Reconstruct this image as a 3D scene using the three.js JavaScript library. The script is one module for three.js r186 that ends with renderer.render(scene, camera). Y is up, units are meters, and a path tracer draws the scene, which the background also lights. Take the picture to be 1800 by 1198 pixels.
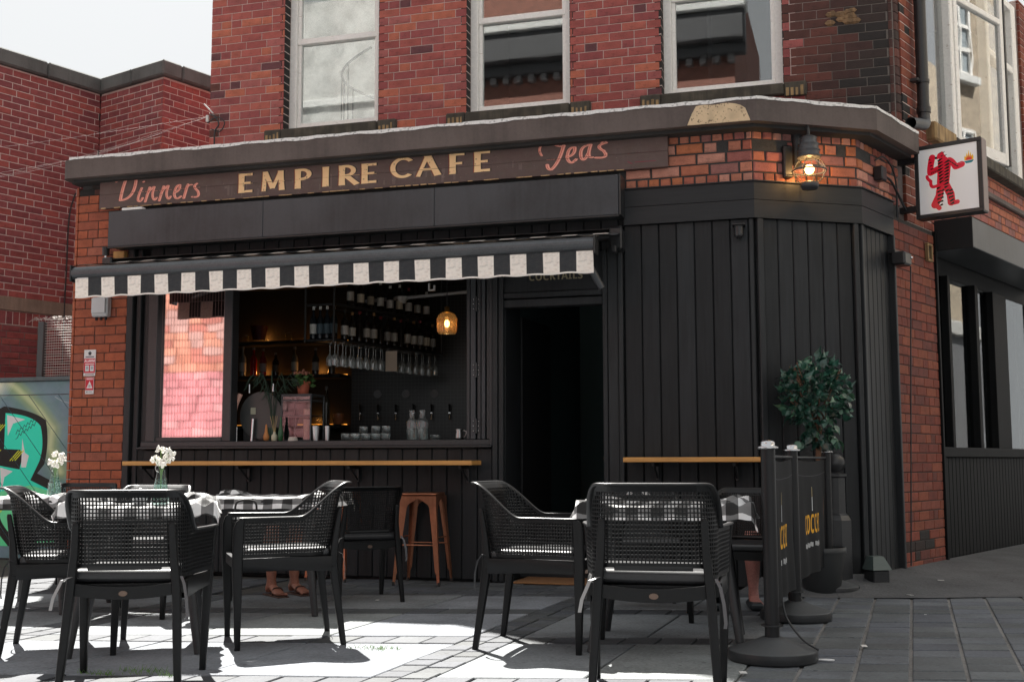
import * as THREE from 'three';
import { mergeGeometries } from 'three/addons/utils/BufferGeometryUtils.js';
import { RoundedBoxGeometry } from 'three/addons/geometries/RoundedBoxGeometry.js';

// ---------- camera, sky, sun, exposure ----------
const scene = new THREE.Scene();
const camera = new THREE.PerspectiveCamera(32.68, 1800 / 1198, 0.1, 400);
camera.position.set(0, 0.97, 9.05);
camera.rotation.order = 'YXZ';
camera.rotation.set(0.10323, 0.29106, -0.00208);

const EXPOSURE = 3.6;
const SUN_TO = new THREE.Vector3(-0.321, 0.819, -0.476).normalize();
{
  const W = 512, H = 256, d = new Float32Array(W * H * 4);
  const dir = new THREE.Vector3();
  for (let j = 0; j < H; j++) for (let i = 0; i < W; i++) {
    const el = ((j + 0.5) / H - 0.5) * Math.PI, az = ((i + 0.5) / W - 0.5) * 2 * Math.PI;
    dir.set(Math.cos(el) * Math.cos(az), Math.sin(el), Math.cos(el) * Math.sin(az));
    const a = Math.acos(Math.min(1, dir.dot(SUN_TO))) * 57.3;
    const cl = 0.5 + 0.25 * Math.sin(3 * az + 5 * el) + 0.25 * Math.sin(7 * az - 9 * el + 1.3);
    let L = 0.230 * (0.97 + 0.05 * cl) * (1 + 0.35 * Math.exp(-a * a / 900));
    if (el < 0) L *= Math.max(0.35, 1 + el * 2);
    const o = (j * W + i) * 4;
    d[o] = L * 0.98; d[o + 1] = L * 1.0; d[o + 2] = L * 1.015; d[o + 3] = 1;
  }
  const t = new THREE.DataTexture(d, W, H, THREE.RGBAFormat, THREE.FloatType);
  t.mapping = THREE.EquirectangularReflectionMapping; t.magFilter = THREE.LinearFilter; t.minFilter = THREE.LinearFilter; t.needsUpdate = true;
  scene.background = t; scene.environment = t;
}
const sun = new THREE.DirectionalLight(new THREE.Color(1.0, 0.965, 0.91), 5.0);
sun.position.copy(SUN_TO).multiplyScalar(60); sun.castShadow = true; sun.shadow.radius = 1.2;
sun.shadow.mapSize.set(4096, 4096);
Object.assign(sun.shadow.camera, { left: -20, right: 20, top: 20, bottom: -20, near: 1, far: 140 });
scene.add(sun); scene.add(sun.target);
const renderer = new THREE.WebGLRenderer({ antialias: true });
renderer.setSize(1024, 681);
renderer.toneMapping = THREE.LinearToneMapping;
renderer.toneMappingExposure = EXPOSURE;
renderer.shadowMap.enabled = true;

// ---------- helpers ----------
const { PI, cos, sin, abs, min, max, floor, sqrt, pow, round, hypot, atan2 } = Math;
const RAD = PI / 180, V = (x, y, z) => new THREE.Vector3(x, y, z);
function rng(s) { let a = s >>> 0; return () => { a = (a + 0x6d2b79f5) | 0; let t = Math.imul(a ^ (a >>> 15), 1 | a); t = (t + Math.imul(t ^ (t >>> 7), 61 | t)) ^ t; return ((t ^ (t >>> 14)) >>> 0) / 4294967296; }; }
const R0 = rng(7), rr = (a, b, r = R0) => a + (b - a) * r(), pick = (a, r = R0) => a[floor(r() * a.length) % a.length];
const lerp = (a, b, t) => a + (b - a) * t, clamp = (x, a, b) => max(a, min(b, x)), sstep = (a, b, x) => { const t = clamp((x - a) / (b - a), 0, 1); return t * t * (3 - 2 * t); };

const used = {};
function numbered(n) { if (!(n in used)) { used[n] = 0; return n; } used[n]++; return n + '_' + String(used[n]).padStart(3, '0'); }
function tag(o, label, category, group) { o.userData.label = label; o.userData.category = category; if (group) o.userData.group = group; return o; }
function thing(name, label, category, p = [0, 0, 0], ry = 0, group) {
  const o = new THREE.Group(); o.name = numbered(name); o.position.set(...p); o.rotation.y = ry; scene.add(o); return tag(o, label, category, group);
}
function part(name, parent, p = [0, 0, 0], ry = 0) { const o = new THREE.Group(); o.name = name; o.position.set(...p); o.rotation.y = ry; parent.add(o); return o; }
function structure(name, geo, mat) { const m = new THREE.Mesh(geo, mat); m.name = numbered(name); m.userData.kind = 'structure'; scene.add(m); return m; }
function dup(root, p, ry, label, group) { const c = root.clone(); c.name = numbered(root.name.replace(/_\d{3}$/, '')); c.userData = { ...root.userData }; scene.add(c); c.position.set(...p); c.rotation.set(0, ry, 0); if (label) c.userData.label = label; if (group) c.userData.group = group; return c; }
// metres as uv, by dominant normal axis
function uvm(g, off = 0) {
  const h = g.index ? g.toNonIndexed() : g; if (!h.attributes.normal) h.computeVertexNormals();
  const p = h.attributes.position, n = p.count, uv = new Float32Array(n * 2), a = V(), b = V(), c = V();
  for (let i = 0; i < n; i += 3) {
    a.fromBufferAttribute(p, i); b.fromBufferAttribute(p, i + 1); c.fromBufferAttribute(p, i + 2);
    b.sub(a); c.sub(a); b.cross(c); const x = abs(b.x), y = abs(b.y), z = abs(b.z);
    for (let k = 0; k < 3; k++) { const q = i + k, X = p.getX(q), Y = p.getY(q), Z = p.getZ(q); let u, v; if (x >= y && x >= z) { u = Z; v = Y; } else if (y >= z) { u = X; v = Z; } else { u = X; v = Y; } uv[q * 2] = u + off; uv[q * 2 + 1] = v + off * 1.7; }
  }
  h.setAttribute('uv', new THREE.BufferAttribute(uv, 2));
  for (const k of Object.keys(h.attributes)) if (!['position', 'normal', 'uv', 'color'].includes(k)) h.deleteAttribute(k);
  return h;
}
function merge(list, off = 0) { return mergeGeometries(list.filter(Boolean).map((g) => uvm(g, off)), false); }
function add(name, geo, mat, parent, p, ry) {
  const g = Array.isArray(geo) ? merge(geo) : (geo.userData.raw ? geo : uvm(geo)); const m = new THREE.Mesh(g, mat); m.name = name; if (p) m.position.set(...p); if (ry) m.rotation.y = ry; (parent || scene).add(m); return m;
}
// one-mesh thing
function solo(name, label, category, geo, mat, p = [0, 0, 0], ry = 0, group) { const m = add(numbered(name), geo, mat, scene, p, ry); return tag(m, label, category, group); }
// chamfered box centred at x,y,z
function cbox(w, h, d, x = 0, y = 0, z = 0, c = 0.004) {
  c = min(c, w * 0.3, h * 0.3, d * 0.3); const X = w / 2, Y = h / 2, Z = d / 2, pos = [];
  const P = (sx, sy, sz, ax) => [sx * (X - (ax === 0 ? 0 : c)) + x, sy * (Y - (ax === 1 ? 0 : c)) + y, sz * (Z - (ax === 2 ? 0 : c)) + z];
  const quad = (a, b, e, f) => { pos.push(...a, ...b, ...e, ...a, ...e, ...f); }, tri = (a, b, e) => pos.push(...a, ...b, ...e);
  for (const s of [-1, 1]) {
    const o = (q) => s > 0 ? quad(...q) : quad(...q.slice().reverse());
    o([P(s, -1, -1, 0), P(s, 1, -1, 0), P(s, 1, 1, 0), P(s, -1, 1, 0)]);
    o([P(-1, s, -1, 1), P(-1, s, 1, 1), P(1, s, 1, 1), P(1, s, -1, 1)]);
    o([P(-1, -1, s, 2), P(1, -1, s, 2), P(1, 1, s, 2), P(-1, 1, s, 2)]);
    for (const t of [-1, 1]) {
      const f = (q) => s * t > 0 ? quad(...q) : quad(...q.slice().reverse());
      f([P(s, t, -1, 0), P(s, t, -1, 1), P(s, t, 1, 1), P(s, t, 1, 0)]);
      f([P(s, -1, t, 2), P(s, -1, t, 0), P(s, 1, t, 0), P(s, 1, t, 2)]);
      f([P(-1, s, t, 1), P(-1, s, t, 2), P(1, s, t, 2), P(1, s, t, 1)]);
      for (const u of [-1, 1]) { const q = [P(s, t, u, 0), P(s, t, u, 1), P(s, t, u, 2)]; if (s * t * u > 0) tri(...q); else tri(q[0], q[2], q[1]); }
    }
  }
  const g = new THREE.BufferGeometry(); g.setAttribute('position', new THREE.Float32BufferAttribute(pos, 3)); g.computeVertexNormals(); return g;
}
const bx = (x0, x1, y0, y1, z0, z1, c) => cbox(x1 - x0, y1 - y0, z1 - z0, (x0 + x1) / 2, (y0 + y1) / 2, (z0 + z1) / 2, c);
const cyl = (r0, r1, h, x = 0, y = 0, z = 0, n = 16, open = false) => new THREE.CylinderGeometry(r1, r0, h, n, 1, open).translate(x, y + h / 2, z);
const sph = (r, x = 0, y = 0, z = 0, a = 16, b = 12) => new THREE.SphereGeometry(r, a, b).translate(x, y, z);
const lathe = (pts, n = 20) => new THREE.LatheGeometry(pts.map((p) => new THREE.Vector2(p[0], p[1])), n);
function tube(pts, r, n = 6, seg) { const c = new THREE.CatmullRomCurve3(pts.map((p) => V(...p))); return new THREE.TubeGeometry(c, seg || pts.length * 5, r, n, false); }
function rod(a, b, r0, r1 = r0, n = 8) { const A = V(...a), B = V(...b), d = B.clone().sub(A), l = d.length(); const g = new THREE.CylinderGeometry(r1, r0, l, n); g.applyQuaternion(new THREE.Quaternion().setFromUnitVectors(V(0, 1, 0), d.normalize())); return g.translate((a[0] + b[0]) / 2, (a[1] + b[1]) / 2, (a[2] + b[2]) / 2); }
// strip of quads through rings of points; closed rings, caps
function rings(list, cap = true) {
  const pos = [], n = list[0].length, T = (a, b, c) => pos.push(...a, ...b, ...c);
  for (let i = 0; i + 1 < list.length; i++) for (let k = 0; k < n; k++) { const a = list[i][k], b = list[i][(k + 1) % n], c = list[i + 1][(k + 1) % n], d = list[i + 1][k]; T(a, b, c); T(a, c, d); }
  if (cap) for (const [q, f] of [[list[0], 1], [list[list.length - 1], 0]]) for (let k = 1; k + 1 < n; k++) f ? T(q[0], q[k + 1], q[k]) : T(q[0], q[k], q[k + 1]);
  const g = new THREE.BufferGeometry(); g.setAttribute('position', new THREE.Float32BufferAttribute(pos, 3)); return g;
}
function smooth(g) { // weld by position for smooth normals
  const p = g.attributes.position, n = p.count, acc = new Map(), key = (i) => round(p.getX(i) * 1e4) + ',' + round(p.getY(i) * 1e4) + ',' + round(p.getZ(i) * 1e4), a = V(), b = V(), c = V();
  for (let i = 0; i < n; i += 3) { a.fromBufferAttribute(p, i); b.fromBufferAttribute(p, i + 1); c.fromBufferAttribute(p, i + 2); b.sub(a); c.sub(a); b.cross(c); for (let k = 0; k < 3; k++) { const q = key(i + k); if (!acc.has(q)) acc.set(q, V()); acc.get(q).add(b); } }
  const o = new Float32Array(n * 3); for (let i = 0; i < n; i++) { const v = acc.get(key(i)).clone().normalize(); o[i * 3] = v.x; o[i * 3 + 1] = v.y; o[i * 3 + 2] = v.z; }
  g.setAttribute('normal', new THREE.BufferAttribute(o, 3)); return g;
}
// rectangular section bar through horizontal sections: [x,y,z,halfW,halfD]
function legBar(secs, ch = 0.25) {
  return rings(secs.map(([x, y, z, w, d]) => { const a = w * ch, b = d * ch; return [[x - w + a, y, z - d], [x - w, y, z - d + b], [x - w, y, z + d - b], [x - w + a, y, z + d], [x + w - a, y, z + d], [x + w, y, z + d - b], [x + w, y, z - d + b], [x + w - a, y, z - d]]; }));
}
// prism of a polygon in xz between y0 and y1
function prism(poly, y0, y1) { // poly [[x,z]]
  const s = new THREE.Shape(poly.map(([x, z]) => new THREE.Vector2(x, -z))); const g = new THREE.ExtrudeGeometry(s, { depth: y1 - y0, bevelEnabled: false }); g.rotateX(-PI / 2); return g.translate(0, y0, 0);
}
function panelShape(poly, z0, z1) { return new THREE.ExtrudeGeometry(new THREE.Shape(poly.map(([x, y]) => new THREE.Vector2(x, y))), { depth: z1 - z0, bevelEnabled: false }).translate(0, 0, z0); }

// ---------- textures ----------
function hash2(x, y, s) { let h = Math.imul(x, 374761393) ^ Math.imul(y, 668265263) ^ Math.imul(s, 1274126177); h = Math.imul(h ^ (h >>> 13), 1274126177); return ((h ^ (h >>> 16)) >>> 0) / 4294967296; }
function vnoise(x, y, px, py, s) { const xi = floor(x), yi = floor(y), fx = x - xi, fy = y - yi, u = fx * fx * (3 - 2 * fx), v = fy * fy * (3 - 2 * fy), X = (k) => ((xi + k) % px + px) % px, Y = (k) => ((yi + k) % py + py) % py; return lerp(lerp(hash2(X(0), Y(0), s), hash2(X(1), Y(0), s), u), lerp(hash2(X(0), Y(1), s), hash2(X(1), Y(1), s), u), v); }
function fbm(u, v, fx, fy, oct, s, gain = 0.5) { let a = 0, w = 1, t = 0; for (let o = 0; o < oct; o++) { const k = 1 << o; a += w * vnoise(u * fx * k, v * fy * k, fx * k, fy * k, s + o); t += w; w *= gain; } return a / t; }
function tex(n, fn, size, srgb) {
  const d = new Uint8Array(n * n * 4); for (let j = 0; j < n; j++) for (let i = 0; i < n; i++) { const c = fn(i / n, j / n), o = (j * n + i) * 4; for (let k = 0; k < 3; k++) d[o + k] = clamp(c[k] * 255, 0, 255); d[o + 3] = 255; }
  const t = new THREE.DataTexture(d, n, n); t.wrapS = t.wrapT = THREE.RepeatWrapping; t.magFilter = THREE.LinearFilter; t.minFilter = THREE.LinearMipmapLinearFilter; t.generateMipmaps = true; if (srgb) t.colorSpace = THREE.SRGBColorSpace; t.repeat.set(1 / size, 1 / size); t.needsUpdate = true; return t;
}
const g3 = (x) => [x, x, x];
const T = {};
T.pit = tex(256, (u, v) => { const a = fbm(u, v, 30, 30, 2, 611), b = fbm(u, v, 5, 5, 3, 617); return g3((1 - 0.6 * clamp((a - 0.66) * 8, 0, 1)) * (0.62 + 0.55 * b)); }, 0.4);
T.brick = tex(512, (u, v) => { const a = fbm(u, v, 6, 10, 4, 11), b = fbm(u, v, 90, 90, 2, 31), c = fbm(u, v, 24, 24, 3, 53); const pit = b > 0.78 ? -0.22 : 0; const l = 0.42 + 0.45 * a + 0.2 * b + (c > 0.68 ? -0.12 : 0) + pit; return [l, l * (0.96 + 0.06 * c), l * (0.94 + 0.1 * c)]; }, 0.7);
T.fine = tex(256, (u, v) => g3(0.62 + 0.5 * (fbm(u, v, 64, 64, 2, 5) - 0.1) * 0.7 + 0.2 * fbm(u, v, 8, 8, 3, 9)), 0.5);
T.wood = tex(512, (u, v) => { const a = fbm(u, v, 60, 3, 3, 71), b = fbm(u, v, 160, 8, 2, 77), c = fbm(u, v, 5, 3, 4, 79), d = fbm(u, v, 90, 2, 1, 83); return g3(0.3 + 0.4 * a + 0.25 * b * b + 0.5 * c + (d > 0.86 ? 0.35 * c : 0) + (hash2(floor(u * 512), floor(v * 512), 9) > 0.9985 ? 1 : 0)); }, 1.1);
T.plank = tex(512, (u, v) => { const a = fbm(u, v, 3, 50, 3, 171), b = fbm(u, v, 8, 160, 2, 177); return g3(0.55 + 0.35 * a + 0.25 * b); }, 1.0);
T.blot = tex(512, (u, v) => { const a = fbm(u, v, 5, 5, 5, 91), b = fbm(u, v, 70, 6, 2, 97), c = fbm(u, v, 120, 120, 1, 99); return g3(0.35 + 0.65 * a + 0.2 * b + 0.1 * c); }, 1.6);
T.conc = tex(512, (u, v) => { const a = fbm(u, v, 5, 5, 5, 191), c = fbm(u, v, 128, 128, 2, 199), s = hash2(floor(u * 512), floor(v * 512), 3) > 0.985 ? -0.25 : 0; const X = floor(u * 11), Y = floor(v * 11), gx = (u * 11) % 1 - 0.2 - 0.6 * hash2(X, Y, 21), gy = (v * 11) % 1 - 0.2 - 0.6 * hash2(X, Y, 22), gum = hash2(X, Y, 23) > 0.72 && gx * gx + gy * gy < 0.012 * hash2(X, Y, 24) ? -0.22 : 0, st = fbm(u, v, 2, 3, 4, 203); return g3(0.38 + 0.42 * a + 0.36 * (c - 0.3) + s + gum + 0.5 * (st - 0.4)); }, 1.3);
T.peel = tex(256, (u, v) => { const a = fbm(u, v, 10, 26, 4, 291), b = fbm(u, v, 40, 40, 2, 297); const k = a > 0.8 ? 0.7 : a > 0.77 ? 0.88 : 1; return [k * (0.86 + 0.14 * b), k * (0.85 + 0.14 * b) * (k < 0.8 ? 0.92 : 1), k * (0.83 + 0.14 * b) * (k < 0.8 ? 0.85 : 1)]; }, 0.6);
T.flash = tex(256, (u, v) => { const a = fbm(u, v, 30, 30, 3, 391); const k = 1 - 0.45 * clamp((a - 0.6) * 6, 0, 1); return g3(k * (0.8 + 0.2 * fbm(u, v, 60, 60, 2, 397))); }, 0.5);
T.stone = tex(256, (u, v) => { const a = fbm(u, v, 30, 2, 3, 491), b = fbm(u, v, 8, 8, 3, 497); return [0.35 + 0.75 * a * b * 2, 0.33 + 0.68 * a * b * 2, 0.3 + 0.55 * a * b * 2]; }, 0.8);
T.leaf = tex(128, (u, v) => g3(0.55 + 0.5 * fbm(u, v, 6, 6, 4, 591)), 0.2);
function canvasTex(w, h, draw, srgb = true) { const c = document.createElement('canvas'); c.width = w; c.height = h; draw(c.getContext('2d'), w, h); const t = new THREE.CanvasTexture(c); if (srgb) t.colorSpace = THREE.SRGBColorSpace; t.anisotropy = 8; return t; }

function mat(rgb, rough = 0.7, o = {}) {
  const { map, bump, bs, phys, ...rest } = o; const M = phys ? THREE.MeshPhysicalMaterial : THREE.MeshStandardMaterial;
  const m = new M({ color: new THREE.Color().setRGB(...rgb), roughness: rough, ...rest });
  if (map) m.map = map; if (bump) { m.bumpMap = bump; m.bumpScale = bs ?? 0.002; } return m;
}
const M = {};
M.blackPaint = mat([0.0215, 0.0235, 0.026], 0.5, { phys: true, specularIntensity: 0.55, map: T.wood, bump: T.wood, bs: 0.0012 });
M.blackTrim = mat([0.029, 0.0315, 0.034], 0.42, { phys: true, specularIntensity: 0.55, map: T.wood, bump: T.wood, bs: 0.0006 });
M.fascia = mat([0.025, 0.027, 0.0295], 0.45, { phys: true, specularIntensity: 0.55, map: T.plank, bump: T.plank, bs: 0.001 });
M.blackMetal = mat([0.022, 0.023, 0.025], 0.38, { map: T.fine });
M.greyMetal = mat([0.05, 0.056, 0.063], 0.42, { map: T.blot, metalness: 0.15 });
M.whitePaint = mat([0.88, 0.87, 0.85], 0.5, { map: T.peel, bump: T.peel, bs: 0.0015 });
M.clear = mat([0.92, 0.95, 0.94], 0.02, { phys: true, transmission: 1, thickness: 0, ior: 1.5 });
T.wave = tex(128, (u, v) => g3(fbm(u, v, 3, 3, 2, 711)), 0.9);
M.glass = mat([0.93, 0.96, 0.96], 0.0, { phys: true, transmission: 1, thickness: 0, ior: 2.2, bump: T.wave, bs: 0.0004 });
M.mirrorPane = mat([0.64, 0.54, 0.54], 0.03, { metalness: 1, bump: T.wave, bs: 0.0003 });
M.dark = mat([0.012, 0.012, 0.013], 0.8);
M.mortarPink = mat([0.62, 0.50, 0.46], 0.9, { map: T.fine, bump: T.fine, bs: 0.002 });
M.mortarDark = mat([0.045, 0.04, 0.036], 0.95, { map: T.fine, bump: T.fine, bs: 0.003 });
M.mortarGrey = mat([0.055, 0.054, 0.053], 0.95, { map: T.fine, bump: T.fine, bs: 0.003 });
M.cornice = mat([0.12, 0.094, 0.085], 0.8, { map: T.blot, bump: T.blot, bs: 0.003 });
M.flash = mat([0.78, 0.77, 0.75], 0.6, { map: T.flash, bump: T.flash, bs: 0.002 });
M.sootStone = mat([0.10, 0.095, 0.085], 0.9, { map: T.stone, bump: T.stone, bs: 0.004 });
M.sandStone = mat([0.42, 0.30, 0.17], 0.9, { map: T.stone, bump: T.stone, bs: 0.004 });
M.bandStone = mat([0.30, 0.225, 0.17], 0.9, { map: T.blot, bump: T.blot, bs: 0.002 });
M.coping = mat([0.115, 0.12, 0.115], 0.9, { map: T.blot, bump: T.blot, bs: 0.003 });
M.chrome = mat([0.75, 0.75, 0.76], 0.15, { metalness: 1 });
M.steel = mat([0.5, 0.5, 0.5], 0.3, { metalness: 1 });

// ---------- bricks ----------
const BR = { up: [[0.419, 0.106, 0.091], [0.461, 0.119, 0.097], [0.384, 0.095, 0.084], [0.496, 0.136, 0.101], [0.405, 0.115, 0.106], [0.356, 0.088, 0.086], [0.455, 0.14, 0.125], [0.572, 0.17, 0.103], [0.167, 0.059, 0.066]],
  soot: [[.15, .05, .038], [.105, .04, .032], [.07, .031, .027], [.044, .028, .025], [.027, .023, .022]],
  pier: [[0.441, 0.118, 0.057], [0.501, 0.14, 0.066], [0.393, 0.107, 0.059], [0.477, 0.122, 0.057], [0.417, 0.131, 0.08]],
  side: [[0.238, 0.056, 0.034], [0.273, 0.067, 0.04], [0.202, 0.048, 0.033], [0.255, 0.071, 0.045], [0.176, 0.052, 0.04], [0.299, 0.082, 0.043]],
  left: [[0.332, 0.084, 0.08], [0.38, 0.092, 0.084], [0.294, 0.077, 0.078], [0.417, 0.104, 0.087], [0.352, 0.099, 0.099], [0.266, 0.071, 0.077]],
  frieze: [[0.542, 0.184, 0.106], [0.479, 0.148, 0.098], [0.605, 0.235, 0.15], [0.428, 0.148, 0.123], [0.655, 0.31, 0.228], [0.378, 0.162, 0.14], [0.567, 0.192, 0.087]] };
const brickMats = {};
function brickMat(k, i) { const id = k + i; return brickMats[id] ??= mat(BR[k][i], 0.86, { map: T.brick, bump: T.brick, bs: 0.004 }); }
const brickStuffMat = mat([1, 1, 1], 0.86, { map: T.brick, bump: T.brick, bs: 0.004, vertexColors: true });
const brickGeoCache = {};
function brickGeo(w, h, d, v, rough = 1) {
  const id = [round(w * 500), round(h * 500), d, v, rough].join(); if (brickGeoCache[id]) return brickGeoCache[id];
  const r = rng(v * 77 + 13), c = 0.0045 * rough, X = w / 2, Y = h / 2, j = () => (r() - 0.5) * 0.004 * rough, cs = [[-1, -1], [1, -1], [1, 1], [-1, 1]];
  const F = cs.map(([a, b]) => [a * (X - c) + j(), b * (Y - c) + j(), j() * 0.8]), E = cs.map(([a, b]) => [a * X + j() * 0.5, b * Y + j() * 0.5, -c]), B = cs.map(([a, b]) => [a * X, b * Y, -d]);
  const pos = [], q = (a, b, e, f) => pos.push(...a, ...b, ...e, ...a, ...e, ...f); q(...F);
  for (let k = 0; k < 4; k++) { const n = (k + 1) % 4; q(E[k], E[n], F[n], F[k]); q(B[k], B[n], E[n], E[k]); }
  const g = new THREE.BufferGeometry(); g.setAttribute('position', new THREE.Float32BufferAttribute(pos, 3)); g.computeVertexNormals();
  const o = uvm(g, v * 0.173); o.userData.raw = true; return (brickGeoCache[id] = o);
}
// lays bricks in local x,y of parent, faces at z = proud; tone(x,y,r) -> [palette, index]
function layBricks(parent, { x0, x1, y0, y1, course, len, joint = 0.009, open = [], tone, seed = 1, limit = 300, score = null, z = 0, bond = 4, mortar, depth = 0.03, name = 'brick', back = 0.1, rough = 1, mortarZ = -0.006 }) {
  const r = rng(seed), list = []; let row = 0; const hd = len / 2;
  for (let y = y0; y < y1 - course * 0.35; y += course, row++) {
    const h = min(course, y1 - y) - joint, yc = y + h / 2; let x = x0 - (row % 2 ? hd : (row % 3 === 0 ? hd * 0.5 : 0)), k = 0; const headers = bond && row % bond === 1;
    while (x < x1) {
      let l = headers ? (k % 3 === 0 ? len : hd) : len; l = l + 0; let a = max(x, x0), b = min(x + l - joint, x1); k++; x += l;
      let pieces = [[a, b]];
      for (const [ox0, ox1, oy0, oy1] of open) if (yc > oy0 && yc < oy1) pieces = pieces.flatMap(([p, q]) => (q <= ox0 || p >= ox1) ? [[p, q]] : [[p, min(q, ox0 - joint / 2)], [max(p, ox1 + joint / 2), q]]);
      for (const [p, q] of pieces) if (q - p > 0.014) list.push({ x: (p + q) / 2, y: yc, w: q - p, h, v: floor(r() * 5), t: tone((p + q) / 2, yc, r), dz: (r() - 0.5) * 0.003 * rough });
    }
  }
  if (score) list.sort((a, b) => score(b.x, b.y) - score(a.x, a.y));
  const rest = [];
  list.forEach((b, i) => {
    const ok = i < limit && (!score || score(b.x, b.y) > 0);
    const g = brickGeo(b.w, b.h, depth, b.v, rough);
    if (ok) { const m = new THREE.Mesh(g, brickMat(...b.t)); m.name = name; m.position.set(b.x, b.y, z + b.dz); parent.add(m); } else {
      const c = g.clone().translate(b.x, b.y, z + b.dz), n = c.attributes.position.count, col = new Float32Array(n * 3), t = BR[b.t[0]][b.t[1]]; for (let k = 0; k < n; k++) col.set(t, k * 3); c.setAttribute('color', new THREE.BufferAttribute(col, 3)); rest.push(c);
    }
  });
  if (rest.length) { const m = new THREE.Mesh(mergeGeometries(rest), brickStuffMat); m.name = 'brickwork'; m.userData.kind = 'stuff'; parent.add(m); }
  if (mortar) { // backing wall with openings cut out
    const s = new THREE.Shape([[x0 + 0.012, y0 - 0.004], [x1 - 0.012, y0 - 0.004], [x1 - 0.012, y1], [x0 + 0.012, y1]].map((p) => new THREE.Vector2(...p)));
    for (const [a, b, c, d] of open) { const A = max(a, x0), B = min(b, x1), C = max(c, y0), D = min(d, y1); if (B - A > 0.02 && D - C > 0.02) s.holes.push(new THREE.Path([[A, C], [A, D - 1e-3], [B, D - 1e-3], [B, C]].map((p) => new THREE.Vector2(...p)))); }
    add('mortar', new THREE.ExtrudeGeometry(s, { depth: back, bevelEnabled: false }).translate(0, 0, z - back + mortarZ), mortar, parent);
  }
}
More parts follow.
